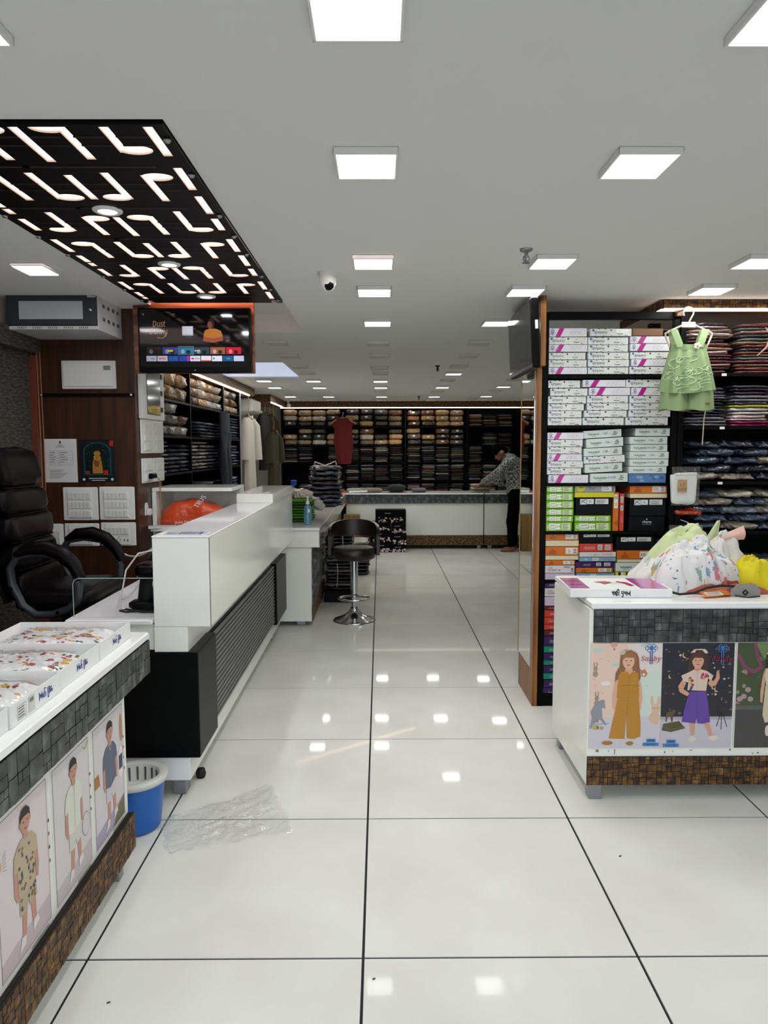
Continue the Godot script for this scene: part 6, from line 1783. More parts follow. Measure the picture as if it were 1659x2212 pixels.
func wrapped_stacks() -> void:
	rng.seed = 33
	var thin := ["#8a5f57", "#6e4d48", "#b58a86", "#8d4f58", "#4f4a55", "#6f8a84", "#d8c9c2", "#96786a", "#3a3540", "#cdb7c0"]
	var place := ["beside the black upright", "in the next stack", "in the third stack", "in the last stack"]
	# top compartment: tall stacks of thin bags
	for s in 4:
		var h := onz(1560, 806, ZS).y
		var x := 2.04 + s * 0.305
		var n := 15 + rng.randi() % 3
		for k in n:
			var c: String = thin[rng.randi() % thin.size()]
			var th := rng.randf_range(0.016, 0.026)
			pack("wrapped_garment", "thin", bag_mat(c), Vector3(x + rng.randf_range(-0.02, 0.02), h, ZS - 0.2), Vector3(rng.randf_range(0.25, 0.3), th, 0.36), "thin %s bagged garment %s, top compartment" % [COLOR_WORD[c], place[s]], "clothes", "bagged clothes beside the cartons", rng.randf_range(-0.08, 0.08), rng.randf_range(-0.02, 0.02))
			h += th
			if h > 2.44: break
	# second compartment
	var two := [["#8f8f9a", "#2c2f3c", "#50505f", "#1a1c22", "#8f8f9a", "#4f4a55"], ["#a52a62", "#d9d6d8", "#e0c9d2", "#d9d6d8", "#c3cb3a", "#50505f", "#8f8f9a", "#3d2740", "#2c2f3c", "#50505f"], ["#c3cb3a", "#2c2f3c", "#c3cb3a", "#d9d6d8"]]
	for s in 3:
		var h := onz(1560, 921, ZS).y
		var x: float = [2.03, 2.31, 2.6][s]
		for k in 13:
			var list: Array = two[s]
			var c: String = list[min(k * list.size() / 13, list.size() - 1)]
			var th := rng.randf_range(0.015, 0.023)
			pack("wrapped_garment", "thin", bag_mat(c), Vector3(x + rng.randf_range(-0.012, 0.012), h, ZS - 0.2), Vector3(rng.randf_range(0.24, 0.28), th, 0.36), "thin %s bagged garment %s, second compartment" % [COLOR_WORD[c], place[s]], "clothes", "bagged clothes beside the cartons", rng.randf_range(-0.06, 0.06))
			h += th
	# string ties hanging from the stacks
	single("string_tie", G.new().tube([Vector3(0, 0.3, 0), Vector3(0.01, 0.12, 0.012), Vector3(-0.006, 0.0, 0.006), Vector3(-0.012, -0.16, 0.008)], 0.0035, 6).mesh(), mat("string", "#cfc8b4", 0.8), onz(1517, 915, ZS) + Vector3(0.004, 0.03, 0.02), "pale string hanging from the wrapped stack on the second board", "string")
	single("ribbon_tie", G.new().tube([Vector3(0.02, 0.1, 0), Vector3(0.045, 0.05, 0.02), Vector3(0.02, -0.02, 0.02), Vector3(-0.03, -0.07, 0.01)], [0.004, 0.009, 0.006, 0.003], 6).mesh(), mat("ribbon_pink", "#c79a90", 0.6), onz(1640, 745, ZS) + Vector3(0, 0, 0.03), "loose dusty pink ribbon on the top wrapped stack", "ribbon")
	# third and fourth compartments: puffy bags of jeans, heaped
	var jeans := ["#26303f", "#39465a", "#46566a", "#c9c3b4", "#565a5e", "#26303f", "#39465a", "#7c8794", "#a8a294"]
	for comp in 3:
		var base := onz(1560, [1040.0, 1148.0, 1262.0][comp], ZS).y
		for row in (5 if comp < 2 else 3):
			for s in 5:
				var c: String = jeans[rng.randi() % jeans.size()]
				var x := 2.02 + s * 0.235 + (0.08 if row % 2 == 1 else 0.0) + rng.randf_range(-0.015, 0.015)
				pack("bagged_jeans", "fat", bag_mat(c), Vector3(x, base + 0.003 + row * 0.051, ZS - 0.2 + rng.randf_range(-0.02, 0.01)), Vector3(rng.randf_range(0.215, 0.235), rng.randf_range(0.046, 0.05), 0.34), "%s garment in a crumpled clear bag, %s row, %s compartment" % [COLOR_WORD[c], ["lowest", "second", "third", "fourth", "fifth", "sixth"][row], ["third", "fourth", "fifth"][comp]], "clothes", "puffy bagged clothes beside the cartons", rng.randf_range(-0.08, 0.08), rng.randf_range(-0.05, 0.05))
	single("bagged_shirt", soft(0.17, 0.03, 0.2, 520, 0.006), bag_mat("#c2401c"), onz(1490, 1113, ZS) + Vector3(-0.01, 0, -0.08), "bright orange garment poking out between the bagged jeans", "clothes")

# ---------------------------------------------------------------- green dress on its hanger
func dress() -> void:
	var zc := -4.36
	var o := onz(1487, 735, zc)
	var t := thing("toddler_dress", "sage green embroidered strappy dress with shorts, on a pale hanger", "dress", Vector3(o.x, o.y, zc))
	var px := zc / -1579.2
	var gm := mat("sage_cotton", "#8a9f74", 0.85)
	var f := FastNoiseLite.new(); f.seed = 4; f.frequency = 3.0
	var skirt := func(u: float, v: float) -> Vector3:
		var a := u * TAU
		var half: float = lerp(37.0, 60.0, pow(v, 0.75)) * px
		var fold: float = 0.019 * v * sin(a * 9.0) + 0.006 * sin(a * 14.0 + 2.0) * (0.35 + v)
		var dz: float = (0.03 + 0.05 * v) + fold
		return Vector3(cos(a) * (half + fold * 0.4), -17.0 * px - v * 93.0 * px + 0.012 * v * sin(a * 2.0 + 0.8), sin(a) * dz)
	part(t, "skirt", G.new().grid(skirt, 96, 12, true).mesh(), gm)
	part(t, "bodice_frill", G.new().grid(func(u, v): return Vector3(cos(u * TAU) * (38 + 3 * sin(u * 60)) * px, (-22 + v * 12) * px, sin(u * TAU) * (0.034 + 0.004 * sin(u * 70))), 60, 3, true).mesh(), gm)
	for s in [-1, 1]:
		part(t, "shorts_leg", G.new().grid(func(u, v):
			var a: float = u * TAU
			return Vector3(s * 28.0 * px + cos(a) * (27.0 + v * 4.0) * px, (-100.0 - v * 48.0) * px + 0.006 * sin(a * 3.0), sin(a) * (0.05 + 0.012 * v) + 0.004 * sin(a * 6.0)), 32, 6, true).mesh(), gm)
		part(t, "strap", G.new().grid(func(u, v): return Vector3(s * lerp(20.0, 34.0, v) * px + (u - 0.5) * 16 * px, lerp(-16.0, 22.0, v) * px, 0.03 - 0.012 * v + 0.002 * sin(u * 12)), 4, 8, false, 0.003).mesh(), gm)
		part(t, "strap", G.new().grid(func(u, v): return Vector3(s * lerp(24.0, 34.0, v) * px + (u - 0.5) * 16 * px, lerp(-16.0, 22.0, v) * px, -0.03 + 0.012 * v), 4, 8, false, 0.003).mesh(), gm)
	# embroidery: looping cords on the skirt front
	var rr := RandomNumberGenerator.new(); rr.seed = 12
	var em := mat("embroidery", "#c3d6b4", 0.8)
	for k in 30:
		var u0 := acos(rr.randf_range(-0.92, 0.92)) / TAU; var v0 := rr.randf_range(0.22, 0.93)
		var pts := []
		var a0 := rr.randf_range(0, TAU)
		for j in 12:
			var tt := j / 11.0
			var du := 0.035 * sin(a0 + tt * 5.0) * (0.5 + tt); var dv := 0.075 * cos(a0 + tt * 4.2)
			var p: Vector3 = skirt.call(clampf(u0 + du, 0.03, 0.47), clampf(v0 + dv, 0.15, 0.98))
			pts.append(p + Vector3(0, 0, 0.003))
		part(t, "embroidery", G.new().tube(pts, 0.0017, 5).mesh(), em)
	var fl := Node3D.new()
	fl.name = "flower"; t.add_child(fl); fl.position = Vector3(12 * px, -14 * px, 0.05)
	for k in 5: part(fl, "petal", soft(0.018, 0.014, 0.008, 700 + k, 0.001), mat("petal_cream", "#e6e0cf", 0.7), Vector3(0.012 * cos(TAU * k / 5), 0.012 * sin(TAU * k / 5) - 0.007, 0))
	part(fl, "flower_heart", soft(0.012, 0.012, 0.01, 710, 0.0), mat("petal_heart", "#c9b98a", 0.7), Vector3(0, -0.006, 0.004))
	part(t, "brand_patch", bx(Vector3(31 * px, -137 * px, 0.064), Vector3(40 * px, -133 * px, 0.067), 0.001), mat("patch_brown", "#7a5b3a", 0.6))
	# hanger
	var hm := mat("hanger_pink", "#d6bcb2", 0.35)
	var hg := thing("clothes_hanger", "pale pink plastic hanger carrying the green dress", "hanger", Vector3(o.x, o.y, zc))
	var hook := []
	for k in 13:
		var a := -0.5 + k * 0.36
		hook.append(Vector3(-2 * px + 11 * px * cos(a), 58 * px + 11 * px * sin(a), 0))
	hook.push_front(Vector3(0, 38 * px, 0))
	part(hg, "hook", G.new().tube(hook, 0.0045, 8).mesh(), hm)
	part(hg, "plate", bx(Vector3(-16 * px, 26 * px, -0.006), Vector3(14 * px, 38 * px, 0.006), 0.004), hm)
	for s in [-1, 1]:
		part(hg, "arm", G.new().tube([Vector3(s * 14 * px, 31 * px, 0), Vector3(s * 38 * px, 20 * px, 0), Vector3(s * 50 * px, 14 * px, 0), Vector3(s * 48 * px, 6 * px, 0), Vector3(s * 40 * px, -14 * px, 0)], [0.006, 0.006, 0.007, 0.006, 0.005], 8).mesh(), hm)
	part(hg, "hang_rod", G.new().tube([Vector3(-2 * px, 69 * px, 0), Vector3(-2 * px, 69 * px, -0.178)], 0.004, 6).mesh(), M.steel)

func hanging_packs() -> void:
	# white trousers in a clear bag
	var z := -4.45
	var a := onz(1446, 1090, z); var b := onz(1506, 1010, z)
	var w := b.x - a.x; var h := b.y - a.y
	var t := thing("bagged_trousers", "white trousers with a tan tag in a clear hanging bag", "clothes", Vector3((a.x + b.x) / 2, a.y, z))
	var c := part(t, "cloth", soft(w * 0.94, h * 0.8, 0.036, 600, 0.006, 16.0, 0.22, 40, 0.0, 0.2), mat("white_knit", "#dcdedd", 0.8), Vector3(0, 0.004, 0))
	part(c, "waistband", soft(w * 0.8, h * 0.08, 0.045, 601, 0.003, 30.0), M.white_knit, Vector3(0.012, h * 0.76, 0))
	var g := G.new()
	g.color("#b98f52").rect(-w * 0.28, h * 0.34, w * 0.06, h * 0.68, 0.03)
	g.color("#6a4a22")
	text(g, "1/2", -w * 0.11, h * 0.55, 0.018, 0.0306, "serif", 1, 0.1, 0.3)
	text(g, "XS04", -w * 0.11, h * 0.42, 0.018, 0.0306, "serif", 1, 0.1, 0.3)
	part(t, "tag", g.mesh(), M.print)
	var f := FastNoiseLite.new(); f.seed = 2; f.frequency = 5.0
	part(t, "clear_bag", G.new().grid(func(u, v): return Vector3((u - 0.5) * w * 1.04, v * h * 1.04 - 0.003, 0.034 + 0.006 * f.get_noise_2d(u * 2, v * 2)), 16, 18).mesh(), M.clear_film)
	part(t, "bag_clip", G.new().tube([Vector3(0.01, h * 0.9, 0), Vector3(0.01, h * 0.95, -0.085)], 0.003, 6).mesh(), M.steel)
	# printed trouser pack
	z = -4.44
	a = onz(1440, 1238, z); b = onz(1512, 1138, z)
	w = b.x - a.x; h = b.y - a.y
	t = thing("printed_pack", "blue printed trouser pack with a figure in red trousers, in a clear bag", "clothes pack", Vector3(a.x, a.y, z))
	part(t, "pack", bx(Vector3(0.006, 0.0, -0.012), Vector3(w - 0.02, h * 0.96, 0.012), 0.008), mat("pack_blue", "#5d7894", 0.4))
	g = G.new()
	g.color("#7f98b2").flat(PackedVector2Array([Vector2(w * 0.1, h * 0.04), Vector2(w * 0.78, h * 0.02), Vector2(w * 0.74, h * 0.5), Vector2(w * 0.4, h * 0.93), Vector2(w * 0.12, h * 0.9)]), 0.0125)
	g.color("#a23238").flat(PackedVector2Array([Vector2(w * 0.24, h * 0.3), Vector2(w * 0.32, h * 0.3), Vector2(w * 0.38, h * 0.52), Vector2(w * 0.46, h * 0.3), Vector2(w * 0.54, h * 0.31), Vector2(w * 0.44, h * 0.66), Vector2(w * 0.24, h * 0.66)]), 0.0129)
	g.color("#5b93b8").flat(PackedVector2Array([Vector2(w * 0.25, h * 0.67), Vector2(w * 0.43, h * 0.67), Vector2(w * 0.44, h * 0.8), Vector2(w * 0.26, h * 0.8)]), 0.0129)
	g.color("#b98468").line([Vector2(w * 0.26, h * 0.78), Vector2(w * 0.22, h * 0.88), Vector2(w * 0.3, h * 0.93)], 0.006, 0.0132).line([Vector2(w * 0.44, h * 0.78), Vector2(w * 0.46, h * 0.7)], 0.006, 0.0132)
	g.color("#1b1513").disc(w * 0.34, h * 0.87, 0.012, 0.016, 0.0131, 12)
	g.color("#b98468").disc(w * 0.35, h * 0.855, 0.008, 0.011, 0.0135, 12)
	g.color("#16171a").disc(w * 0.29, h * 0.285, 0.01, 0.006, 0.0132, 8).disc(w * 0.5, h * 0.285, 0.01, 0.006, 0.0132, 8)
	g.color("#34475c").disc(w * 0.64, h * 0.66, w * 0.15, w * 0.14, 0.0131, 20)
	g.color("#c3ced8")
	text(g, "SLIM", w * 0.64, h * 0.69, 0.008, 0.0135, "bold")
	text(g, "fit", w * 0.64, h * 0.635, 0.008, 0.0135, "bold")
	text(g, "RELAX", w * 0.2, h * 0.17, 0.016, 0.0135, "serif", 0)
	text(g, "FIT", w * 0.2, h * 0.08, 0.016, 0.0135, "serif", 0)
	g.rect(w * 0.48, h * 0.83, w * 0.58, h * 0.9, 0.0133).rect(w * 0.45, h * 0.52, w * 0.55, h * 0.58, 0.0133)
	part(t, "print", g.mesh(), M.gloss_print)
	part(t, "clear_bag", G.new().grid(func(u, v): return Vector3(u * w * 1.05, -0.004 + v * h * 1.06, 0.018 + 0.006 * f.get_noise_2d(u * 2 + 5, v * 2)), 16, 18).mesh(), M.clear_film)
	part(t, "hook", G.new().tube([Vector3(w * 0.6, h * 0.98, 0), Vector3(w * 0.6, h * 1.04, 0), Vector3(w * 0.63, h * 1.09, 0), Vector3(w * 0.58, h * 1.12, -0.09)], 0.003, 6).mesh(), M.white_plastic)

# ---------------------------------------------------------------- clothes and gift box on the right counter
func counter_heap() -> void:
	var top := 0.945
	var gb := thing("gift_box", "closed white gift box with pink ends and black script on the counter", "gift box", Vector3(1.135, top, -3.515), -0.045)
	var w := 0.475; var d := 0.285; var h := 0.042
	part(gb, "box", bx(Vector3(-w / 2, 0, -d / 2), Vector3(w / 2, h, d / 2), 0.003), M.white_card)
	var g := G.new()
	g.T = Transform3D(Basis(Vector3.RIGHT, -PI / 2), Vector3(0, h, 0))
	g.color("#b53a9a").rect(-w * 0.49, -d * 0.46, -w * 0.3, d * 0.48, 0.0008).rect(w * 0.2, -d * 0.46, w * 0.47, d * 0.48, 0.0008)
	g.color("#d68ac4")
	for k in 60: g.disc(w * (0.215 + 0.027 * (k % 9)), -d * 0.42 + d * 0.13 * (k / 9), 0.0016, 0.0016, 0.0013, 5)
	g.color("#5a1c62")
	gift_script(g, -w * 0.395, d * 0.2, 0.017, 0.0013, 0.003)
	gift_script(g, -w * 0.395, -d * 0.12, 0.017, 0.0013, 0.003)
	g.color("#cf3a78").flat(PackedVector2Array([Vector2(-0.09, 0.03), Vector2(-0.03, 0.05), Vector2(0.0, 0.02), Vector2(-0.05, -0.03), Vector2(-0.06, 0.01)]), 0.0008)
	g.flat(PackedVector2Array([Vector2(0.03, 0.05), Vector2(0.07, 0.02), Vector2(0.085, -0.06), Vector2(0.06, -0.07), Vector2(0.05, -0.01), Vector2(0.02, 0.03)]), 0.0008)
	g.color("#b9b0bc")
	for k in 4: g.line([Vector2(-0.02, 0.0 - k * 0.012), Vector2(0.01, 0.015 - k * 0.012), Vector2(0.04, 0.0 - k * 0.012)], 0.002, 0.0008)
	part(gb, "lid_print", g.mesh(), M.gloss_print)
	g = G.new()
	g.T = Transform3D(Basis.IDENTITY, Vector3(0, 0, d / 2))
	g.color("#16182a")
	gift_script(g, 0.0, h * 0.5, 0.024, 0.0008, 0.0042)
	part(gb, "side_print", g.mesh(), M.print)
	# heap: a printed baby garment draped over others
	var f := FastNoiseLite.new(); f.seed = 18; f.frequency = 1.0; f.fractal_octaves = 3
	var heap := func(u: float, v: float, rx: float, rz: float, hh: float, sd: float) -> Vector3:
		var a := u * TAU
		var r := v * (1.0 + 0.12 * sin(a * 3.0 + sd) + 0.08 * sin(a * 5.0 + sd * 2.0))
		var y: float = hh * pow(maxf(0.0, cos(minf(1.0, v) * PI / 2)), 0.5)
		var nx := f.get_noise_3d(cos(a) * r * 1.6 + sd, sin(a) * r * 1.6, sd * 2.0)
		var rg := 1.0 - 2.0 * absf(f.get_noise_3d(cos(a) * r * 1.1 + sd * 3.0, sin(a) * r * 1.1, 5.0))
		y += (0.05 * nx + 0.03 * (rg - 0.5)) * (1.0 - v * v)
		return Vector3(cos(a) * r * rx + 0.02 * nx, maxf(0.002, y), sin(a) * r * rz + 0.015 * nx)
	var items := [["baby_garment", 1.56, -3.62, 0.215, 0.17, 0.235, 1.0, "#dcdbdd", "white baby garment printed with coloured animals, heaped on the counter"],
		["baby_garment", 1.60, -3.78, 0.2, 0.12, 0.29, 4.0, "#c8d2a4", "pale lime baby garment behind the animal print one"],
		["baby_garment", 1.75, -3.72, 0.14, 0.12, 0.25, 2.6, "#d8d6d4", "plain white baby garment with loose straps in the heap"],
		["baby_garment", 1.87, -3.62, 0.12, 0.14, 0.15, 5.3, "#d6c818", "bright yellow baby garment at the heap's edge"],
		["baby_garment", 1.42, -3.76, 0.12, 0.1, 0.12, 7.7, "#d5d5d2", "small white folded baby garment beside the gift box"],
		["baby_garment", 1.67, -3.47, 0.22, 0.05, 0.04, 9.1, "#a85a4a", "dusty red baby garment lying flat under the heap"]]
	for it in items:
		var t := thing(it[0], it[8], "baby clothes", Vector3(it[1], top, it[2]))
		var cm := mat("cloth_" + it[7], it[7], 0.8)
		var drape := func(u, v): return heap.call(u, 1.0 - v, it[3], it[4], it[5], it[6])
		if it[6] != 1.0:
			part(t, "cloth", G.new().grid(drape, 60, 20, true).mesh(), cm)
			continue
		# the printed garment: animals and small marks dyed into the cloth
		var rr := RandomNumberGenerator.new(); rr.seed = 61
		var spots := []
		for k in 190:
			var big: bool = k < 46
			var c: String = ["#cc7876", "#7a9fba", "#cdab4c", "#9a9da2", "#c47884", "#56627f", "#88aa9c"][rr.randi() % 7]
			var p := Vector2(sqrt(rr.randf()), 0).rotated(rr.randf() * TAU)
			if big:
				for q in 3: spots.append([p + Vector2(rr.randf_range(-0.05, 0.05), rr.randf_range(-0.05, 0.05)), Vector2(rr.randf_range(0.035, 0.065), rr.randf_range(0.022, 0.04)), rr.randf() * PI, c])
			else:
				spots.append([p, Vector2(rr.randf_range(0.01, 0.022), rr.randf_range(0.008, 0.014)), rr.randf() * PI, c])
		var dye := func(u: float, v: float) -> String:
			var at := Vector2(1.0 - v, 0).rotated(u * TAU)
			for sp in spots:
				var q: Vector2 = at - sp[0]
				if absf(q.x) > 0.07 or absf(q.y) > 0.07: continue
				q = q.rotated(sp[2]) / sp[1]
				if q.length_squared() < 1.0: return sp[3]
			return it[7]
		part(t, "cloth", G.new().grid(drape, 240, 170, true, 0.0, dye).mesh(), M.dyed_cloth)
	# lime ear shapes and pink flap
	var e1 := thing("baby_bib", "pointed lime printed bib sticking up from the heap", "bib", Vector3(1.70, top + 0.22, -3.72))
	part(e1, "cloth", G.new().grid(func(u, v): return Vector3(lerp(-0.05, 0.035, u) * (1 - v * 0.75) + v * 0.03, v * 0.13 - 0.02, 0.01 * sin(u * 5.0) + 0.02 * v), 8, 10, false, 0.003).mesh(), mat("cloth_#c8d2a4"))
	var e2 := thing("sun_hat", "pale pink sun hat brim sticking out of the heap", "hat", Vector3(1.80, top + 0.21, -3.72))
	part(e2, "cloth", G.new().grid(func(u, v): return Vector3(-0.06 + u * 0.13, (0.02 + v * 0.07) * (0.4 + u * 0.6), 0.015 * sin(v * 4.0)), 8, 6, false, 0.003).mesh(), mat("cloth_pink", "#dcb4ac", 0.8))
	# price tag and black cord
	var tg := thing("price_tag", "orange and white printed price tag lying before the heap", "tag", Vector3(1.58, top + 0.012, -3.375), 0.3)
	g = G.new()
	g.T = Transform3D(Basis(Vector3.RIGHT, -1.2), Vector3.ZERO)
	g.color("#c8701c").rect(-0.075, -0.012, 0.075, 0.035, 0.002)
	g.color("#ddd8cf").rect(-0.06, -0.006, 0.035, 0.024, 0.0025)
	g.color("#5c5048")
	for k in 4: g.rect(-0.055, -0.002 + k * 0.006, 0.02, 0.0 + k * 0.006, 0.003)
	part(tg, "print", g.mesh(), M.print)
	part(tg, "card", bx(Vector3(-0.076, -0.012, -0.006), Vector3(0.076, -0.009, 0.006)), mat("tag_orange", "#c8701c", 0.5))
	single("drawstring", G.new().tube([Vector3(-0.19, 0.02, 0.0), Vector3(-0.15, 0.012, 0.03), Vector3(-0.08, 0.018, 0.03), Vector3(-0.02, 0.04, 0.02), Vector3(0.05, 0.05, 0.015), Vector3(0.16, 0.045, 0.02)], 0.006, 7).mesh(), M.black_rubber, Vector3(1.56, top, -3.42), "black drawstring trailing in front of the printed garment", "drawstring")
	var eb := thing("bib_snap", "translucent grey bib end with a dark snap ring", "bib", Vector3(1.72, top, -3.40))
	part(eb, "flap", G.new().extrude(PackedVector2Array([Vector2(-0.07, 0), Vector2(0.07, 0), Vector2(0.075, 0.03), Vector2(0.05, 0.06), Vector2(-0.03, 0.06), Vector2(-0.065, 0.035)]), 0, 0.006).mesh(), mat("grey_film", "#8f8d8a", 0.35))
	part(eb, "ring", G.new().tube([Vector3(-0.012, 0.02, 0.012), Vector3(0.0, 0.032, 0.012), Vector3(0.012, 0.02, 0.012), Vector3(0.0, 0.008, 0.012)], 0.003, 6, false, true).mesh(), M.black_plastic)
	part(eb, "elastic", G.new().tube([Vector3(-0.05, 0.006, 0.014), Vector3(0.0, 0.002, 0.04), Vector3(0.06, 0.006, 0.03)], 0.003, 6).mesh(), M.black_rubber)

# ---------------------------------------------------------------- back of the shop
func hung_fascia(label: String, lo: Vector3, hi: Vector3) -> void:
	var f := thing("fascia", label, "fascia", Vector3.ZERO)
	part(f, "board", bx(lo, hi, 0.002), M.cork_block)
	part(f, "soffit_strip", bx(Vector3(lo.x + 0.02, lo.y - 0.006, lo.z + 0.02), Vector3(hi.x - 0.02, lo.y, hi.z - 0.02)), M.wood_plate)

func back_area() -> void:
	hung_fascia("long dark mosaic fascia running above the back wall shelves", Vector3(-1.95, 2.44, -14.95), Vector3(3.25, 2.5495, -14.42))
	hung_fascia("dark mosaic fascia above the shelves of silver bagged packs", Vector3(-2.6, 2.44, -11.4), Vector3(-1.93, 2.5495, -5.45))
	hung_fascia("short dark mosaic fascia in the far corner of the shop", Vector3(-2.6, 2.44, -14.41), Vector3(-1.85, 2.5495, -12.5))
	# counter along the back
	for q in [[-0.55, 1.675, "long white back counter with slate edge and bronze base"], [1.69, 3.2, "short white back counter behind the leaning man"]]:
		var t := thing("back_counter", q[2], "counter", Vector3.ZERO)
		part(t, "worktop", bx(Vector3(q[0], 0.889, -12.4), Vector3(q[1], 0.915, -11.76), 0.005), M.stone_white)
		part(t, "body", bx(Vector3(q[0], 0.225, -12.35), Vector3(q[1], 0.747, -11.80), 0.002), M.laminate_white)
		part(t, "slate_band", bx(Vector3(q[0], 0.747, -12.35), Vector3(q[1], 0.889, -11.78), 0.002), M.slate_block)
		part(t, "cork_base", bx(Vector3(q[0], 0.062, -12.35), Vector3(q[1], 0.225, -11.79), 0.002), M.cork_block)
		for x in [q[0] + 0.06, q[1] - 0.1]:
			part(t, "foot", bx(Vector3(x, 0, -11.86), Vector3(x + 0.06, 0.062, -11.80), 0.002), M.steel)
	# counter running from the cash desk to the back
	var m := thing("side_counter", "white counter with grey marbled side running back behind the bar stool", "counter", Vector3.ZERO)
	part(m, "worktop", bx(Vector3(-1.35, 0.9, -11.75), Vector3(-0.548, 0.926, -6.58), 0.006), M.stone_white)
	part(m, "upper_box", bx(Vector3(-1.33, 0.745, -11.74), Vector3(-0.556, 0.9, -6.60), 0.002), M.laminate_white)
	part(m, "side_slab", bx(Vector3(-0.556, 0.747, -11.74), Vector3(-0.550, 0.898, -6.605)), M.grey_marble)
	part(m, "body", bx(Vector3(-1.28, 0.055, -11.74), Vector3(-0.632, 0.745, -6.62), 0.002), M.laminate_white)
	part(m, "marble_side", bx(Vector3(-0.632, 0.21, -11.74), Vector3(-0.625, 0.744, -6.625)), M.grey_marble)
	part(m, "cork_base", bx(Vector3(-0.632, 0.056, -11.74), Vector3(-0.622, 0.21, -6.64)), M.cork_block)
	for z in [-6.75, -9.0, -11.5]:
		part(m, "foot", bx(Vector3(-0.78, 0, z - 0.05), Vector3(-0.7, 0.055, z + 0.03), 0.002), M.steel)
	# shelving along the back wall
	var s := thing("shelf_bank", "black wall shelving filled with folded clothes along the back wall", "shelving", Vector3.ZERO)
	var zf := -14.45
	part(s, "back_board", bx(Vector3(-1.95, 0.0, -15.05), Vector3(3.2, 2.43, -15.0)), M.shelf_back)
	var bays := [-1.93, -0.715, 0.50, 1.715, 2.93]
	for x in bays + [3.17]:
		part(s, "divider", bx(Vector3(x - 0.015, 0.0, -15.0), Vector3(x + 0.015, 2.43, zf), 0.002), M.shelf_black)
	var hs := [2.06, 1.696, 1.358, 1.0, 0.76]
	for b in 4:
		for h in hs:
			part(s, "shelf_board", bx(Vector3(bays[b] + 0.016, h - 0.02, -15.0), Vector3(bays[b + 1] - 0.016, h, zf + 0.002), 0.002), M.shelf_black)
	rng.seed = 57
	var gold := ["#9a8464", "#c2a27a", "#6f4a2a", "#2a2624", "#ad9468", "#5d5a58", "#2a2624", "#75684a", "#c9c3b4", "#2a2624"]
	var dull := ["#2a3038", "#5d5a58", "#8f9288", "#2a2624", "#46566a", "#7f7a76", "#75684a", "#b9b6b0", "#3b4a3f", "#6d3d4f", "#2a3038", "#1b1f26"]
	var where := ["bay behind the red top", "bay right of the red top", "middle bay of the back wall", "bay behind the leaning man"]
	var shelf_word := ["top", "second", "third", "fourth", "fifth"]
	for b in 4:
		for r in 2:
			for k in 4:
				var rows := 3 if not (r == 1 and (k + b) % 3 == 0) else 2
				var y: float = hs[r]
				if b == 3:
					# thin stacks instead of rolled packs
					for j in 9:
						if k == 3 or (k == 0 and r == 1): break
						var c: String = gold[rng.randi() % gold.size()] if r == 0 else dull[rng.randi() % dull.size()]
						var th := rng.randf_range(0.022, 0.03)
						pack("bagged_shirt", "fold", bag_mat(c), Vector3(bays[b] + 0.17 + k * 0.295 + rng.randf_range(-0.01, 0.01), y, zf - 0.2), Vector3(0.27, th * 0.93, 0.36), "%s flat bagged shirt, %s shelf, %s" % [COLOR_WORD[c], shelf_word[r], where[b]], "clothes", "folded clothes on the back wall", rng.randf_range(-0.06, 0.06))
						y += th
					continue
				for j in rows:
					var c: String = gold[rng.randi() % gold.size()]
					var hh := rng.randf_range(0.1, 0.118)
					var p := pack("rolled_pack", "roll", bag_mat(c), Vector3(bays[b] + 0.165 + k * 0.285 + rng.randf_range(-0.012, 0.012), y, zf - 0.17), Vector3(0.265, hh, 0.3), "%s rolled garment pack, %s shelf, %s" % [COLOR_WORD[c], shelf_word[r], where[b]], "clothes", "rolled packs on the back wall")
					if rng.randf() < 0.45:
						part(p, "paper_label", bx(Vector3(-0.1, 0.45, 0.505), Vector3(0.09, 0.75, 0.53)), M.white_card)
					y += hh
		for r in range(2, 5):
			for k in 4:
				if b == 0 and (k == 2 or (r == 3 and k < 3) or (r == 4 and k != 1)): continue
				if b == 3 and (k == 3 or (k == 1 and r == 2)): continue
				var y: float = hs[r] + 0.003
				var n: int = [9, 9, 5][r - 2]
				for j in n:
					var c: String = dull[rng.randi() % dull.size()]
					var th := rng.randf_range(0.031, 0.037)
					pack("folded_shirt", "fold", mat("fold_" + c, c, 0.75), Vector3(bays[b] + 0.165 + k * 0.29 + rng.randf_range(-0.012, 0.012), y, zf - 0.2), Vector3(rng.randf_range(0.25, 0.28), th * 0.93, 0.36), "%s folded shirt in a pile, %s shelf, %s" % [COLOR_WORD[c], shelf_word[r], where[b]], "clothes", "folded clothes on the back wall", rng.randf_range(-0.07, 0.07), rng.randf_range(-0.025, 0.025))
					y += th
	# red sleeveless top on a wooden hanger in front of the shelves
	var rt := onz(740, 902, -14.3)
	var t := thing("red_top", "dark red sleeveless top hanging before the back shelves", "top", Vector3(rt.x, rt.y, -14.3))
	var rm := mat("red_cloth", "#620a10", 0.8)
	part(t, "cloth", G.new().grid(func(u, v):
		var a: float = u * TAU
		var prof: Array = [0.10, 0.205, 0.17, 0.175, 0.2, 0.18, 0.165, 0.15, 0.13]
		var f: float = v * 8.0
		var i: int = min(int(f), 7)
		var w: float = lerp(prof[i], prof[i + 1], f - i)
		return Vector3(cos(a) * w + 0.03 * v, -0.02 - v * 0.88 + 0.05 * absf(cos(a)) * (1 - v) * 0.3, sin(a) * (0.03 + 0.03 * v) + 0.008 * sin(a * 7.0) * v), 44, 24, true).mesh(), rm)
	part(t, "neck_label", bx(Vector3(-0.02, -0.14, 0.02), Vector3(0.025, -0.1, 0.024)), M.white_card)
	var hg := thing("wooden_hanger", "light wooden hanger holding the red top", "hanger", Vector3(rt.x, rt.y, -14.3))
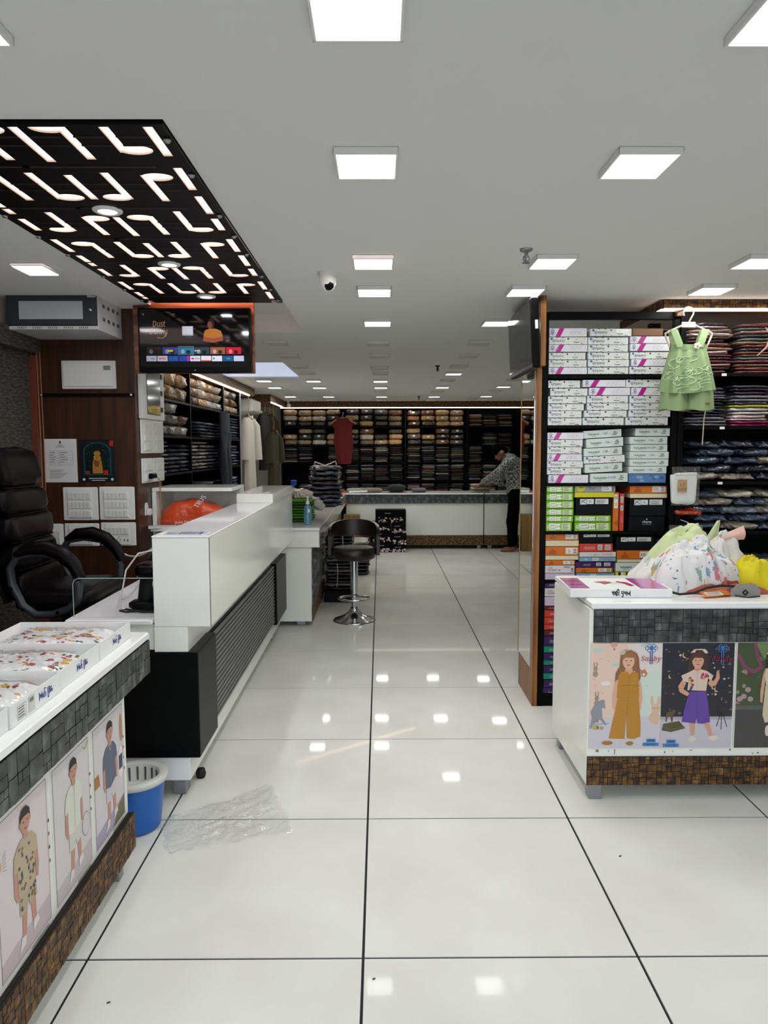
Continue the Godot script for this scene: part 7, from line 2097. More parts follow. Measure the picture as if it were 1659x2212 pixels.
	part(hg, "arms", G.new().tube([Vector3(-0.24, -0.12, 0.0), Vector3(-0.1, -0.03, 0.0), Vector3(0, 0.0, 0.0), Vector3(0.1, -0.03, 0.0), Vector3(0.26, -0.12, 0.0)], 0.014, 8).mesh(), mat("hanger_wood", "#b98630", 0.4))
	part(hg, "hook", G.new().tube([Vector3(0, 0.0, 0), Vector3(0, 0.05, 0), Vector3(0.02, 0.08, 0), Vector3(0.0, 0.1, -0.02), Vector3(0, 0.1, -0.152)], 0.004, 6).mesh(), M.chrome)
	# things lying on the back counter
	for q in [[770, 1066, "#8d9a86", 0.26, "grey green scarf heaped at the back counter's end"], [800, 1064, "#857a6c", 0.34, "taupe cloth spread on the back counter"], [857, 1066, "#20221f", 0.26, "black folded garments on the back counter's middle"], [905, 1065, "#5a5f6a", 0.2, "slate cloth folded on the back counter"]]:
		var a := onz(q[0], q[1], -12.05)
		pack("loose_cloth", "fold", mat("loose_" + q[2], q[2], 0.8), Vector3(a.x, 0.915, -12.05), Vector3(q[3] * 1.2, 0.13 if q[2] == "#20221f" else 0.07, 0.3), q[4], "cloth", "")
	single("paper_roll", G.new().tube([Vector3(-0.16, 0, 0), Vector3(0.14, 0.01, 0.0)], 0.016, 10).mesh(), M.white_card, onz(775, 1070, -11.85) * Vector3(1, 0, 1) + Vector3(0, 0.932, 0), "white paper roll at the corner of the back counter", "roll")
	single("orange_scarf", G.new().grid(func(u, v): return Vector3(0.02 + 0.1 * u + 0.02 * sin(v * 7), 0.03 - v * 0.22 * v + 0.02 * sin(u * 6), 0.03 + 0.14 * v + 0.02 * sin(u * 9.0)), 10, 12, false, 0.006).mesh(), mat("rust_cloth", "#a8482a", 0.8), Vector3(-0.66, 0.925, -11.9), "rust orange scarf hanging over the counter's edge", "scarf")
	var stack := ["#a99c6a", "#5a7a8a", "#c9bd93", "#7a8a6a", "#b59a78"]
	for k in 5:
		pack("folded_shirt", "fold", mat("counter_" + stack[k], stack[k], 0.7), Vector3(1.64 + 0.008 * (k % 2), 0.915 + k * 0.026, -12.0), Vector3(0.3, 0.032, 0.3), "%s patterned shirt under the leaning man's hands" % ["straw", "blue", "cream", "moss", "beige"][k], "clothes", "")
	# flower-printed cartons on the floor before the back counter
	var zb := -11.45
	var cs := [[811, 1101, 877, 1130], [792, 1128, 844, 1146], [846, 1131, 877, 1152], [800, 1147, 845, 1172], [846, 1153, 878, 1177], [808, 1173, 847, 1200], [848, 1178, 878, 1195]]
	var names := ["uppermost wide black carton with a pale flower print", "black flower-printed carton beside the bar stool's back", "small black flower-printed carton under the wide one", "middle black flower-printed carton beside the marbled bundles", "black flower-printed carton third from the top by the counter", "lowest black flower-printed carton, partly hidden by wrapped bundles", "lowest black flower-printed carton against the counter"]
	for k in cs.size():
		var c: Array = cs[k]
		var z := zb - (0.0 if k in [0, 2, 4, 6] else -0.03)
		var a := onz(c[0], c[3], z); var b := onz(c[2], c[1], z)
		if k >= 5: a.y = 0.0
		var o := thing("flower_carton", names[k], "box", Vector3(a.x, a.y, z))
		var w := b.x - a.x; var h := b.y - a.y - 0.003
		part(o, "body", bx(Vector3(0, 0, -0.26), Vector3(w, h, 0), 0.003), mat("carton_black", "#0e0e10", 0.4))
		var g := G.new()
		var rr := RandomNumberGenerator.new(); rr.seed = k
		for j in 26:
			g.color(["#d8d2cc", "#c9a58e", "#b58a94", "#e2ded8", "#2a2426"][j % 5]).disc(w * rr.randf_range(0.05, 0.95), h * rr.randf_range(0.06, 0.42), rr.randf_range(0.008, 0.02), rr.randf_range(0.008, 0.018), 0.001 + 0.0002 * j, 8)
		g.color("#9a9a9a")
		text(g, "ELEGANT", w * 0.4, h * 0.74, 0.016, 0.001, "bold")
		part(o, "print", g.mesh(), M.print)
	var yb := onz(742, 1180, -11.5); var yc := onz(777, 1113, -11.5)
	var cb := thing("cardboard_box", "tall plain cardboard box behind the bar stool", "box", Vector3(yb.x, 0, -11.5))
	part(cb, "body", bx(Vector3(0, 0, -0.22), Vector3(yc.x - yb.x, yc.y, 0), 0.003), mat("cardboard", "#8a6a38", 0.7))
	part(cb, "tape", bx(Vector3((yc.x - yb.x) * 0.45, 0, 0.0003), Vector3((yc.x - yb.x) * 0.55, yc.y, 0.0008)), mat("tape", "#a5854e", 0.3))

# ---------------------------------------------------------------- shelving along the left, seen past the cash counter
func left_shelves() -> void:
	var xf := -2.0
	var s := thing("shelf_bank", "black wall shelving of silver bagged packs and folded jeans behind the pier", "shelving", Vector3.ZERO)
	var zs := [-5.5, -6.62, -7.8, -9.45, -10.5]
	var hs := [2.11, 1.765, 1.405, 1.05]
	part(s, "back_board", bx(Vector3(-2.61, 0, -10.5), Vector3(-2.58, 2.43, -5.5)), M.shelf_back)
	for z in zs: part(s, "divider", bx(Vector3(-2.58, 0, z - 0.015), Vector3(xf, 2.43, z + 0.015), 0.002), M.shelf_black)
	for k in 4:
		for h in hs: part(s, "shelf_board", bx(Vector3(-2.58, h - 0.02, zs[k + 1] + 0.016), Vector3(xf + 0.002, h, zs[k] - 0.016), 0.002), M.shelf_black)
	part(s, "end_profile", bx(Vector3(xf - 0.03, 0, -10.56), Vector3(xf + 0.01, 2.43, -10.516), 0.003), mat("aluminium", "#c4c8cf", 0.3, 0.8))
	rng.seed = 71
	var silver := ["#7f7a76", "#b9b6b0", "#5d5a58", "#9a8464", "#7f7a76", "#6f4a2a"]
	var warm := ["#6f4a2a", "#9a8464", "#b9b6b0", "#ad9468", "#5d5a58"]
	var denim := ["#2a3038", "#46566a", "#7c8794", "#39465a", "#565a5e", "#26303f"]
	var bay_word := ["bay beside the pier", "bay beside the pier", "bay behind the hanging jeans", "bay beside the white kurta"]
	for c in range(1, 4):
		var z0: float = zs[c]; var len_: float = zs[c] - zs[c + 1] - 0.04
		var n := int(len_ / 0.36)
		for k in n:
			var z := z0 - 0.04 - len_ * (k + 0.5) / n
			var step: float = len_ / n
			# top: brown and silver packs, two or three high
			var y: float = hs[0]
			for j in (2 if c == 1 else 3):
				var col: String = warm[rng.randi() % warm.size()]
				var h := rng.randf_range(0.098, 0.105) if c > 1 else rng.randf_range(0.13, 0.155)
				pack("bagged_pack", "roll", bag_mat(col), Vector3(xf - 0.2, y, z), Vector3(0.36, h, step * 0.9), "%s puffy bagged pack, top shelf, %s" % [COLOR_WORD[col], bay_word[c]], "clothes", "bagged packs on the side shelving", rng.randf_range(-0.05, 0.05))
				y += h
			# second: silver packs in the first bay, folded jeans further on
			y = hs[1]
			if c == 1:
				for j in 3 if k < 2 else 2:
					var col: String = silver[rng.randi() % silver.size()]
					pack("bagged_pack", "roll", bag_mat(col), Vector3(xf - 0.2, y, z), Vector3(0.36, 0.108, step * 0.9), "%s puffy bagged pack, second shelf, %s" % [COLOR_WORD[col], bay_word[c]], "clothes", "bagged packs on the side shelving", rng.randf_range(-0.05, 0.05))
					y += 0.112
			elif c == 3 or k > 0:
				for j in (5 if c == 2 else 8):
					var col: String = denim[rng.randi() % denim.size()]
					pack("folded_jeans", "fold", mat("jean_" + col, col, 0.8), Vector3(xf - 0.2, y, z), Vector3(0.36, 0.034, step * 0.84), "%s folded jeans, second shelf, %s" % [COLOR_WORD[col], bay_word[c]], "jeans", "folded jeans on the side shelving", rng.randf_range(-0.08, 0.08))
					y += 0.037
			# third
			y = hs[2]
			for j in 8:
				var sil: bool = (c == 1 and k == 0) or (c == 2 and k <= 1)
				if not sil and j > 6: break
				if c == 1 and k == 1 and j > 5: break
				var col: String = silver[rng.randi() % 3] if sil else denim[rng.randi() % denim.size()]
				pack("folded_jeans", "fold", bag_mat(col) if sil else mat("jean_" + col, col, 0.8), Vector3(xf - 0.2, y, z), Vector3(0.36, 0.037, step * 0.84), "%s %s, third shelf, %s" % [COLOR_WORD[col], "bagged folded jeans" if sil else "folded jeans", bay_word[c]], "jeans", "folded jeans on the side shelving", rng.randf_range(-0.08, 0.08))
				y += 0.04
			y = hs[3]
			for j in 5:
				var col: String = denim[rng.randi() % denim.size()]
				pack("folded_jeans", "fold", mat("jean_" + col, col, 0.8), Vector3(xf - 0.2, y, z), Vector3(0.36, 0.037, step * 0.84), "%s folded jeans, fourth shelf, %s" % [COLOR_WORD[col], bay_word[c]], "jeans", "folded jeans on the side shelving", rng.randf_range(-0.15, 0.15))
				y += 0.04
	# jeans hanging before the shelves
	var j := thing("hanging_jeans", "dark blue jeans hanging in front of the shelves", "jeans", Vector3(-1.93, 2.08, -9.15), PI / 2)
	var jm := mat("dark_denim", "#141c28", 0.8)
	part(j, "waist", G.new().grid(func(u, v): return Vector3(cos(u * TAU) * (0.2 + 0.03 * v), -v * 0.25, sin(u * TAU) * 0.05), 28, 4, true).mesh(), jm)
	for sd in [-1, 1]:
		part(j, "trouser_leg", G.new().grid(func(u, v): return Vector3(sd * 0.11 + cos(u * TAU) * (0.12 - 0.03 * v), -0.24 - v * 0.85, sin(u * TAU) * 0.05 + 0.01 * sin(v * 9 + u * 12)), 24, 10, true).mesh(), jm)
	part(j, "hook", G.new().tube([Vector3(0, 0.0, 0), Vector3(0, 0.35, 0)], 0.004, 6).mesh(), M.steel)
	# kurta, olive shirt and darker garments on hangers further back
	var gs := [[-1.95, 2.13, -10.95, 0.19, 1.28, "#bdb6ab", "long off-white kurta on a hanger beside the aluminium profile"], [-1.82, 1.95, -12.6, 0.2, 0.98, "#3b3524", "olive shirt on a hanger behind the white kurta"],
		[-2.05, 2.28, -13.15, 0.22, 1.0, "#1d1a1a", "black shirt on a hanger behind the olive shirt"], [-2.05, 2.28, -13.72, 0.22, 1.0, "#33291f", "dark brown shirt on a hanger in the far corner"]]
	for q in gs:
		var t := thing("hanging_shirt", q[6], "shirt", Vector3(q[0], q[1], q[2]), PI / 2 - 0.25)
		var cm := mat("shirt_" + q[5], q[5], 0.85)
		var w: float = q[3]; var L: float = q[4]
		part(t, "body", G.new().grid(func(u, v):
			var a: float = u * TAU
			var hw: float = w * (0.55 + 0.45 * clampf(v * 9.0, 0, 1)) * (0.92 + 0.16 * v)
			return Vector3(cos(a) * hw * 0.9, -0.03 - v * L, sin(a) * (0.05 + 0.03 * v) + 0.014 * sin(a * 6.0) * v), 40, 14, true).mesh(), cm)
		for sd in [-1, 1]:
			var slv: float = 0.5 if q[5] == "#bdb6ab" else 0.4
			part(t, "sleeve", G.new().tube([Vector3(sd * w * 0.62, -0.07, 0), Vector3(sd * w * 1.0, -0.16, 0.01), Vector3(sd * w * 1.15, -0.16 - slv * 0.6, 0.02), Vector3(sd * w * 1.2, -0.16 - slv, 0.02)], [0.05, 0.08, 0.08, 0.085], 12).mesh(), cm)
		part(t, "collar", G.new().tube([Vector3(-0.06, -0.01, 0.03), Vector3(0, -0.05, 0.06), Vector3(0.06, -0.01, 0.03)], 0.014, 8).mesh(), cm)
		part(t, "hanger_hook", G.new().tube([Vector3(0, -0.03, 0), Vector3(0, 0.08, 0), Vector3(0.025, 0.11, 0), Vector3(0, 0.14, 0), Vector3(0, 2.432 - q[1], 0)], 0.005, 6).mesh(), mat("hanger_wood"))
	var ac := thing("air_conditioner", "white wall air conditioner under the far ceiling", "air conditioner", Vector3(-2.2, 2.2, -11.95))
	part(ac, "case", bx(Vector3(-0.4, 0, -0.35), Vector3(0.22, 0.22, 0.5), 0.03), M.white_plastic)
	part(ac, "louvre", bx(Vector3(0.2, 0.02, -0.4), Vector3(0.232, 0.06, 0.45), 0.006), M.lamp_off)

# ---------------------------------------------------------------- stool, bundles and things on the side counter
func middle_things() -> void:
	var t := thing("bar_stool", "dark brown padded bar stool with a chrome trumpet base", "bar stool", Vector3(-0.25, 0, -6.89))
	part(t, "base", G.new().lathe([Vector2(0.2, 0.0), Vector2(0.203, 0.008), Vector2(0.19, 0.018), Vector2(0.14, 0.035), Vector2(0.09, 0.06), Vector2(0.055, 0.09), Vector2(0.035, 0.12), Vector2(0.033, 0.13)], 40).mesh(), M.chrome)
	part(t, "column", G.new().lathe([Vector2(0.025, 0.12), Vector2(0.025, 0.2), Vector2(0.036, 0.2), Vector2(0.036, 0.6)], 24).mesh(), M.chrome)
	var ring := []
	for k in 24: ring.append(Vector3(0.145 * cos(TAU * k / 24), 0.222, 0.04 + 0.115 * sin(TAU * k / 24)))
	var fr := part(t, "foot_ring", G.new().tube(ring, 0.011, 10, false, true).mesh(), M.chrome)
	part(fr, "ring_clamp", G.new().lathe([Vector2(0.04, 0.2), Vector2(0.043, 0.205), Vector2(0.043, 0.24), Vector2(0.04, 0.245)], 20).mesh(), M.chrome)
	var lm := mat("brown_leather", "#1a0d0c", 0.35)
	part(t, "seat", G.new().lathe([Vector2(0.0, 0.595), Vector2(0.17, 0.595), Vector2(0.2, 0.61), Vector2(0.21, 0.65), Vector2(0.205, 0.69), Vector2(0.18, 0.708), Vector2(0.1, 0.70), Vector2(0.0, 0.698)], 40).mesh(), lm)
	# curved back: arch above an opening, running down to the seat sides
	var shell := func(u: float, y0: float, y1: float, v: float) -> Vector3:
		var a := PI + PI * u
		return Vector3(0.215 * cos(a), lerp(y0, y1, v), 0.02 + 0.19 * sin(a))
	part(t, "backrest", G.new().grid(func(u, v): return shell.call(u, 0.80, 0.875 + 0.085 * pow(sin(PI * u), 0.6), v), 32, 6, false, 0.03).mesh(), lm)
	for q in [[0.0, 0.14], [0.86, 1.0]]:
		part(t, "arm_support", G.new().grid(func(u, v): return shell.call(lerp(q[0], q[1], u), 0.63, 0.81, v), 6, 6, false, 0.03).mesh(), lm)
	# wrapped bundles stacked behind the stool
	rng.seed = 5
	var bb := thing("floor_crate", "black floor crate under the stack of wrapped shirts", "crate", Vector3(-0.44, 0, -7.95))
	part(bb, "box", bx(Vector3(-0.16, 0, -0.25), Vector3(0.16, 0.12, 0.25), 0.01), M.black_plastic)
	part(bb, "rim", bx(Vector3(-0.165, 0.105, -0.255), Vector3(0.165, 0.125, 0.255), 0.004), M.black_board)
	var dk := ["#2a2624", "#1b1f26", "#5d5a58", "#2a3038", "#7f7a76", "#1a1c22"]
	var y := 0.126
	for k in 17:
		var c: String = dk[rng.randi() % dk.size()]
		pack("wrapped_shirt", "thin", bag_mat(c), Vector3(-0.44 + rng.randf_range(-0.012, 0.012), y, -7.95), Vector3(0.31, 0.038, 0.44), "%s wrapped shirt, %s in the bundle on the crate" % [COLOR_WORD[c], ["lowest", "second", "third", "fourth", "fifth", "sixth", "seventh", "eighth", "ninth", "tenth", "eleventh", "twelfth", "thirteenth", "fourteenth", "fifteenth", "sixteenth", "topmost"][k]], "clothes", "wrapped shirts behind the stool", rng.randf_range(-0.06, 0.06))
		y += 0.038
	for q in 2:
		single("bundle_string", G.new().tube([Vector3(0.0, 0.3 * q + 0.42, 0.0), Vector3(0.006, 0.3 * q + 0.3, 0.004), Vector3(-0.004, 0.3 * q + 0.16, 0.0)], 0.004, 6).mesh(), mat("string"), Vector3(-0.46 + 0.06 * q, 0.0, -7.715), ["white string round the lower wrapped shirts", "white string round the upper wrapped shirts"][q], "string")
	y = 0.0
	for k in 9:
		var c: String = (dk + ["#b9b6b0", "#c9c3b4"])[rng.randi() % 8]
		pack("wrapped_shirt", "thin", bag_mat(c), Vector3(-0.36 + rng.randf_range(-0.02, 0.02), y, -9.6), Vector3(0.42, 0.05, 0.5), "%s wrapped shirt, %s in the floor bundle by the side counter" % [COLOR_WORD[c], ORD[k]], "clothes", "wrapped shirts behind the stool", rng.randf_range(-0.1, 0.1))
		y += 0.05
	# bagged jeans on the side counter
	var dn := ["#26303f", "#1b1f26", "#2a3038", "#39465a"]
	y = 0.926
	var cz := -9.1
	for k in 9:
		var c: String = dn[rng.randi() % 4] if k != 5 else "#1a1c22"
		var h := 0.052 if k < 5 else 0.06
		pack("bagged_jeans", "fat", bag_mat(c), Vector3(-0.70 + rng.randf_range(-0.015, 0.015) + (0.02 if k > 4 else 0.0), y, cz), Vector3(0.42 if k < 5 else 0.36, h, 0.4), "%s bagged jeans, %s in the pile on the side counter" % [COLOR_WORD[c], ORD[k]], "jeans", "bagged jeans on the side counter", rng.randf_range(-0.12, 0.12))
		y += h
	single("bag_handles", G.new().tube([Vector3(-0.13, 0.0, 0), Vector3(-0.12, 0.035, 0.01), Vector3(-0.08, 0.02, 0.02), Vector3(0.0, -0.01, 0.02), Vector3(0.08, 0.02, 0.02), Vector3(0.13, 0.045, 0.01), Vector3(0.14, 0.0, 0)], 0.008, 8).mesh(), M.white_plastic, Vector3(-0.68, y + 0.012, cz + 0.05), "white cord handles on top of the bagged jeans", "handle")
	y = 0.926
	for k in 8:
		var c: String = ["#3f7a1c", "#4f8f22", "#2f5a18", "#5c9a2c"][rng.randi() % 4]
		pack("green_garment", "fold", mat("green_" + c, c, 0.7), Vector3(-0.84 + rng.randf_range(-0.012, 0.012), y, -7.25), Vector3(0.36, 0.034, 0.34), "bright green folded garment, %s in the pile beside the pump bottle" % ORD[k], "clothes", "green folded garments on the side counter", rng.randf_range(-0.1, 0.1))
		y += 0.027
	pack("clear_bag", "fat", bag_mat("#b9b6b0"), Vector3(-0.70, 0.926 + 0.12, -7.45), Vector3(0.2, 0.1, 0.24), "crumpled clear bag slumped against the green garments", "bag", "", 0.3, -0.5)
	pack("clear_bag", "fat", bag_mat("#d8c9c2"), Vector3(-0.80, y, -7.3), Vector3(0.2, 0.09, 0.2), "crumpled silver bag lying on top of the green garments", "bag", "", 0.6)
	single("tan_box", bx(Vector3(-0.12, 0, -0.1), Vector3(0.1, 0.07, 0.1), 0.004), mat("tan_card", "#8d7c60", 0.6), Vector3(-0.98, 0.926 + 0.23, -7.6), "tan box on top of the cloth behind the green garments", "box")
	pack("green_garment", "fat", mat("sand_cloth", "#8f8168", 0.8), Vector3(-0.98, 0.926, -7.6), Vector3(0.3, 0.23, 0.3), "sand coloured cloth pile under the tan box", "clothes", "")
	var b := onz(665, 1136, -6.85)
	var bt := thing("pump_bottle", "clear blue sanitiser pump bottle on the side counter", "bottle", Vector3(b.x, 0.926, -6.85))
	var blue := mat("bottle_blue", Color(0.45, 0.66, 0.78, 0.55), 0.1)
	blue.transparency = BaseMaterial3D.TRANSPARENCY_ALPHA
	part(bt, "body", G.new().lathe([Vector2(0, 0), Vector2(0.036, 0.0), Vector2(0.038, 0.006), Vector2(0.038, 0.16), Vector2(0.03, 0.18), Vector2(0.016, 0.19), Vector2(0.016, 0.2)], 24).mesh(), blue)
	part(bt, "pump", G.new().lathe([Vector2(0.018, 0.195), Vector2(0.018, 0.22), Vector2(0.01, 0.222), Vector2(0.008, 0.25), Vector2(0.012, 0.252), Vector2(0.012, 0.268), Vector2(0, 0.27)], 16).mesh(), M.white_plastic)
	part(bt, "dip_tube", G.new().tube([Vector3(0, 0.2, 0), Vector3(0.004, 0.1, 0), Vector3(-0.01, 0.02, 0)], 0.004, 6).mesh(), M.white_plastic)
	part(bt, "label", bx(Vector3(0.004, 0.12, 0.0375), Vector3(0.024, 0.15, 0.039)), M.white_card)
	var sb := thing("spray_bottle", "spray bottle with a bright blue trigger behind the jeans", "bottle", Vector3(-0.98, 0.926, -8.2))
	part(sb, "body", G.new().lathe([Vector2(0, 0), Vector2(0.04, 0), Vector2(0.042, 0.2), Vector2(0.02, 0.26), Vector2(0.015, 0.3)], 18).mesh(), blue)
	part(sb, "trigger", soft(0.07, 0.06, 0.05, 800, 0.002), mat("trigger_blue", "#1648b8", 0.3), Vector3(0.01, 0.3, 0))
	single("magazine_pile", unit_box(Vector3(0.2, 0.012, 0.14), 0.002), mat("magazine", "#4a4e50", 0.4), Vector3(-0.95, 0.926, -6.72), "dark magazines at the front corner of the side counter", "magazines")

# ---------------------------------------------------------------- small fittings and things on the floor
func small_things() -> void:
	var c := thing("dome_camera", "white ceiling dome camera with a dark lens", "camera", Vector3(-0.268, CEIL, -3.87))
	part(c, "mount", G.new().lathe([Vector2(0.05, 0.0), Vector2(0.05, -0.012), Vector2(0.044, -0.018)], 28).mesh(), M.white_plastic)
	part(c, "dome", G.new().lathe([Vector2(0.044, -0.016), Vector2(0.045, -0.03), Vector2(0.042, -0.06), Vector2(0.03, -0.085), Vector2(0.012, -0.095), Vector2(0, -0.096)], 28).mesh(), M.white_plastic)
	var ln := part(c, "lens", G.new().lathe([Vector2(0, 0.012), Vector2(0.018, 0.01), Vector2(0.026, 0.0), Vector2(0.027, -0.012)], 24).mesh(), M.black_plastic, Vector3(0.006, -0.07, 0.026))
	ln.rotation.x = 1.9
	for q in [[0.67, -3.425, "pale brass sprinkler head hanging from the ceiling beside the lamps", true], [0.64, -8.2, "dark ceiling sprinkler in the middle of the shop", false], [0.69, -13.05, "dark ceiling sprinkler close to the back wall", false]]:
		var s := thing("sprinkler", q[2], "sprinkler", Vector3(q[0], CEIL, q[1]))
		s.scale = Vector3.ONE * 0.75
		var bm: Material = M.steel if q[3] else M.charcoal
		part(s, "plate", G.new().lathe([Vector2(0.04, 0), Vector2(0.036, -0.012), Vector2(0.014, -0.016)], 20).mesh(), bm)
		part(s, "stem", G.new().lathe([Vector2(0.012, -0.014), Vector2(0.012, -0.04), Vector2(0.018, -0.042), Vector2(0.01, -0.05), Vector2(0.008, -0.07)], 14).mesh(), bm)
		for sd in [-1, 1]: part(s, "yoke", G.new().tube([Vector3(sd * 0.014, -0.042, 0), Vector3(sd * 0.02, -0.06, 0), Vector3(sd * 0.004, -0.078, 0)], 0.004, 6).mesh(), bm)
		part(s, "deflector", G.new().lathe([Vector2(0, -0.078), Vector2(0.024, -0.08), Vector2(0.024, -0.083), Vector2(0, -0.084)], 16).mesh(), bm)
	var bc := thing("bullet_camera", "small white bullet camera in the far corner under the ceiling", "camera", Vector3(-1.75, CEIL - 0.002, -14.1))
	part(bc, "mount", G.new().lathe([Vector2(0.04, 0), Vector2(0.04, -0.02), Vector2(0.015, -0.03), Vector2(0.015, -0.06)], 16).mesh(), M.white_plastic)
	part(bc, "body", G.new().tube([Vector3(0, -0.09, -0.06), Vector3(0.03, -0.1, 0.1)], 0.035, 14).mesh(), M.white_plastic)
	# spin mop bucket
	var b := thing("mop_bucket", "blue mop bucket with a white rim and wringer basket", "bucket", Vector3(-1.075, 0, -3.075))
	var bm2 := mat("bucket_blue", "#1560b4", 0.3)
	part(b, "pail", G.new().lathe([Vector2(0, 0.006), Vector2(0.10, 0.004), Vector2(0.108, 0.012), Vector2(0.132, 0.225), Vector2(0.125, 0.225), Vector2(0.10, 0.02), Vector2(0, 0.02)], 36).mesh(), bm2)
	part(b, "rim", G.new().lathe([Vector2(0.13, 0.215), Vector2(0.143, 0.216), Vector2(0.146, 0.23), Vector2(0.14, 0.242), Vector2(0.115, 0.244), Vector2(0.105, 0.235)], 36).mesh(), mat("rim_white", "#c9cac6", 0.4))
	part(b, "basket", G.new().lathe([Vector2(0.107, 0.235), Vector2(0.098, 0.16), Vector2(0.085, 0.15), Vector2(0, 0.15)], 30).mesh(), M.white_plastic)
	for k in 18:
		var a := TAU * k / 18.0
		part(b, "basket_slot", bx(Vector3(-0.004, 0.165, -0.002), Vector3(0.004, 0.225, 0.002)), mat("slot_grey", "#55585a", 0.6), Vector3(0.1 * cos(a), 0, 0.1 * sin(a))).rotation.y = PI / 2 - a
	# clear plastic sheet left on the tiles
	var A := ony(332, 1778, 0); var B := ony(585, 1702, 0); var C := ony(633, 1797, 0); var D := ony(372, 1850, 0)
	var f := FastNoiseLite.new(); f.seed = 6; f.frequency = 1.0; f.fractal_octaves = 3
	var film := mat("loose_film", Color(0.95, 0.96, 0.97, 0.05), 0.04)
	film.metallic_specular = 1.0
	film.transparency = BaseMaterial3D.TRANSPARENCY_ALPHA
	var fg := G.new()
	for layer in 2:
		fg.grid(func(u, v):
			var p: Vector3 = A.lerp(B, u).lerp(D.lerp(C, u), v)
			var e: float = sin(PI * u) * sin(PI * v)
			p += Vector3(0.02 * f.get_noise_2d(u * 3, v * 3 + layer * 7), 0, 0.03 * f.get_noise_2d(u * 4 + 9, v * 3))
			p.y = 0.004 + 0.004 * layer + absf(f.get_noise_2d(u * 6 + layer * 3, v * 5)) * 0.022 * (0.3 + e) + 0.006 * absf(sin(v * 17 + u * 5)) * (1.0 - absf(2 * u - 1) * 0.5) + 0.03 * pow(maxf(0.0, u - 0.6) * 2.0, 2.0) * (1.0 - v)
			return p, 46, 34)
	single("plastic_sheet", fg.mesh(), film, Vector3.ZERO, "crumpled clear plastic bag lying on the white floor tiles", "plastic bag")
	# crumbs of litter
	var rr := RandomNumberGenerator.new(); rr.seed = 15
	for q in [[808, 2115], [235, 2166], [1340, 1850]]:
		var p := ony(q[0], q[1], 0)
		single("litter_crumb", soft(rr.randf_range(0.006, 0.014), 0.003, 0.006, 900 + q[0], 0.001, 100.0, 0.6, 10), mat("crumb", "#4d463c", 0.8), p, "tiny dark crumb of litter on the white floor tiles", "litter", "crumbs on the floor", rr.randf() * 6.0)

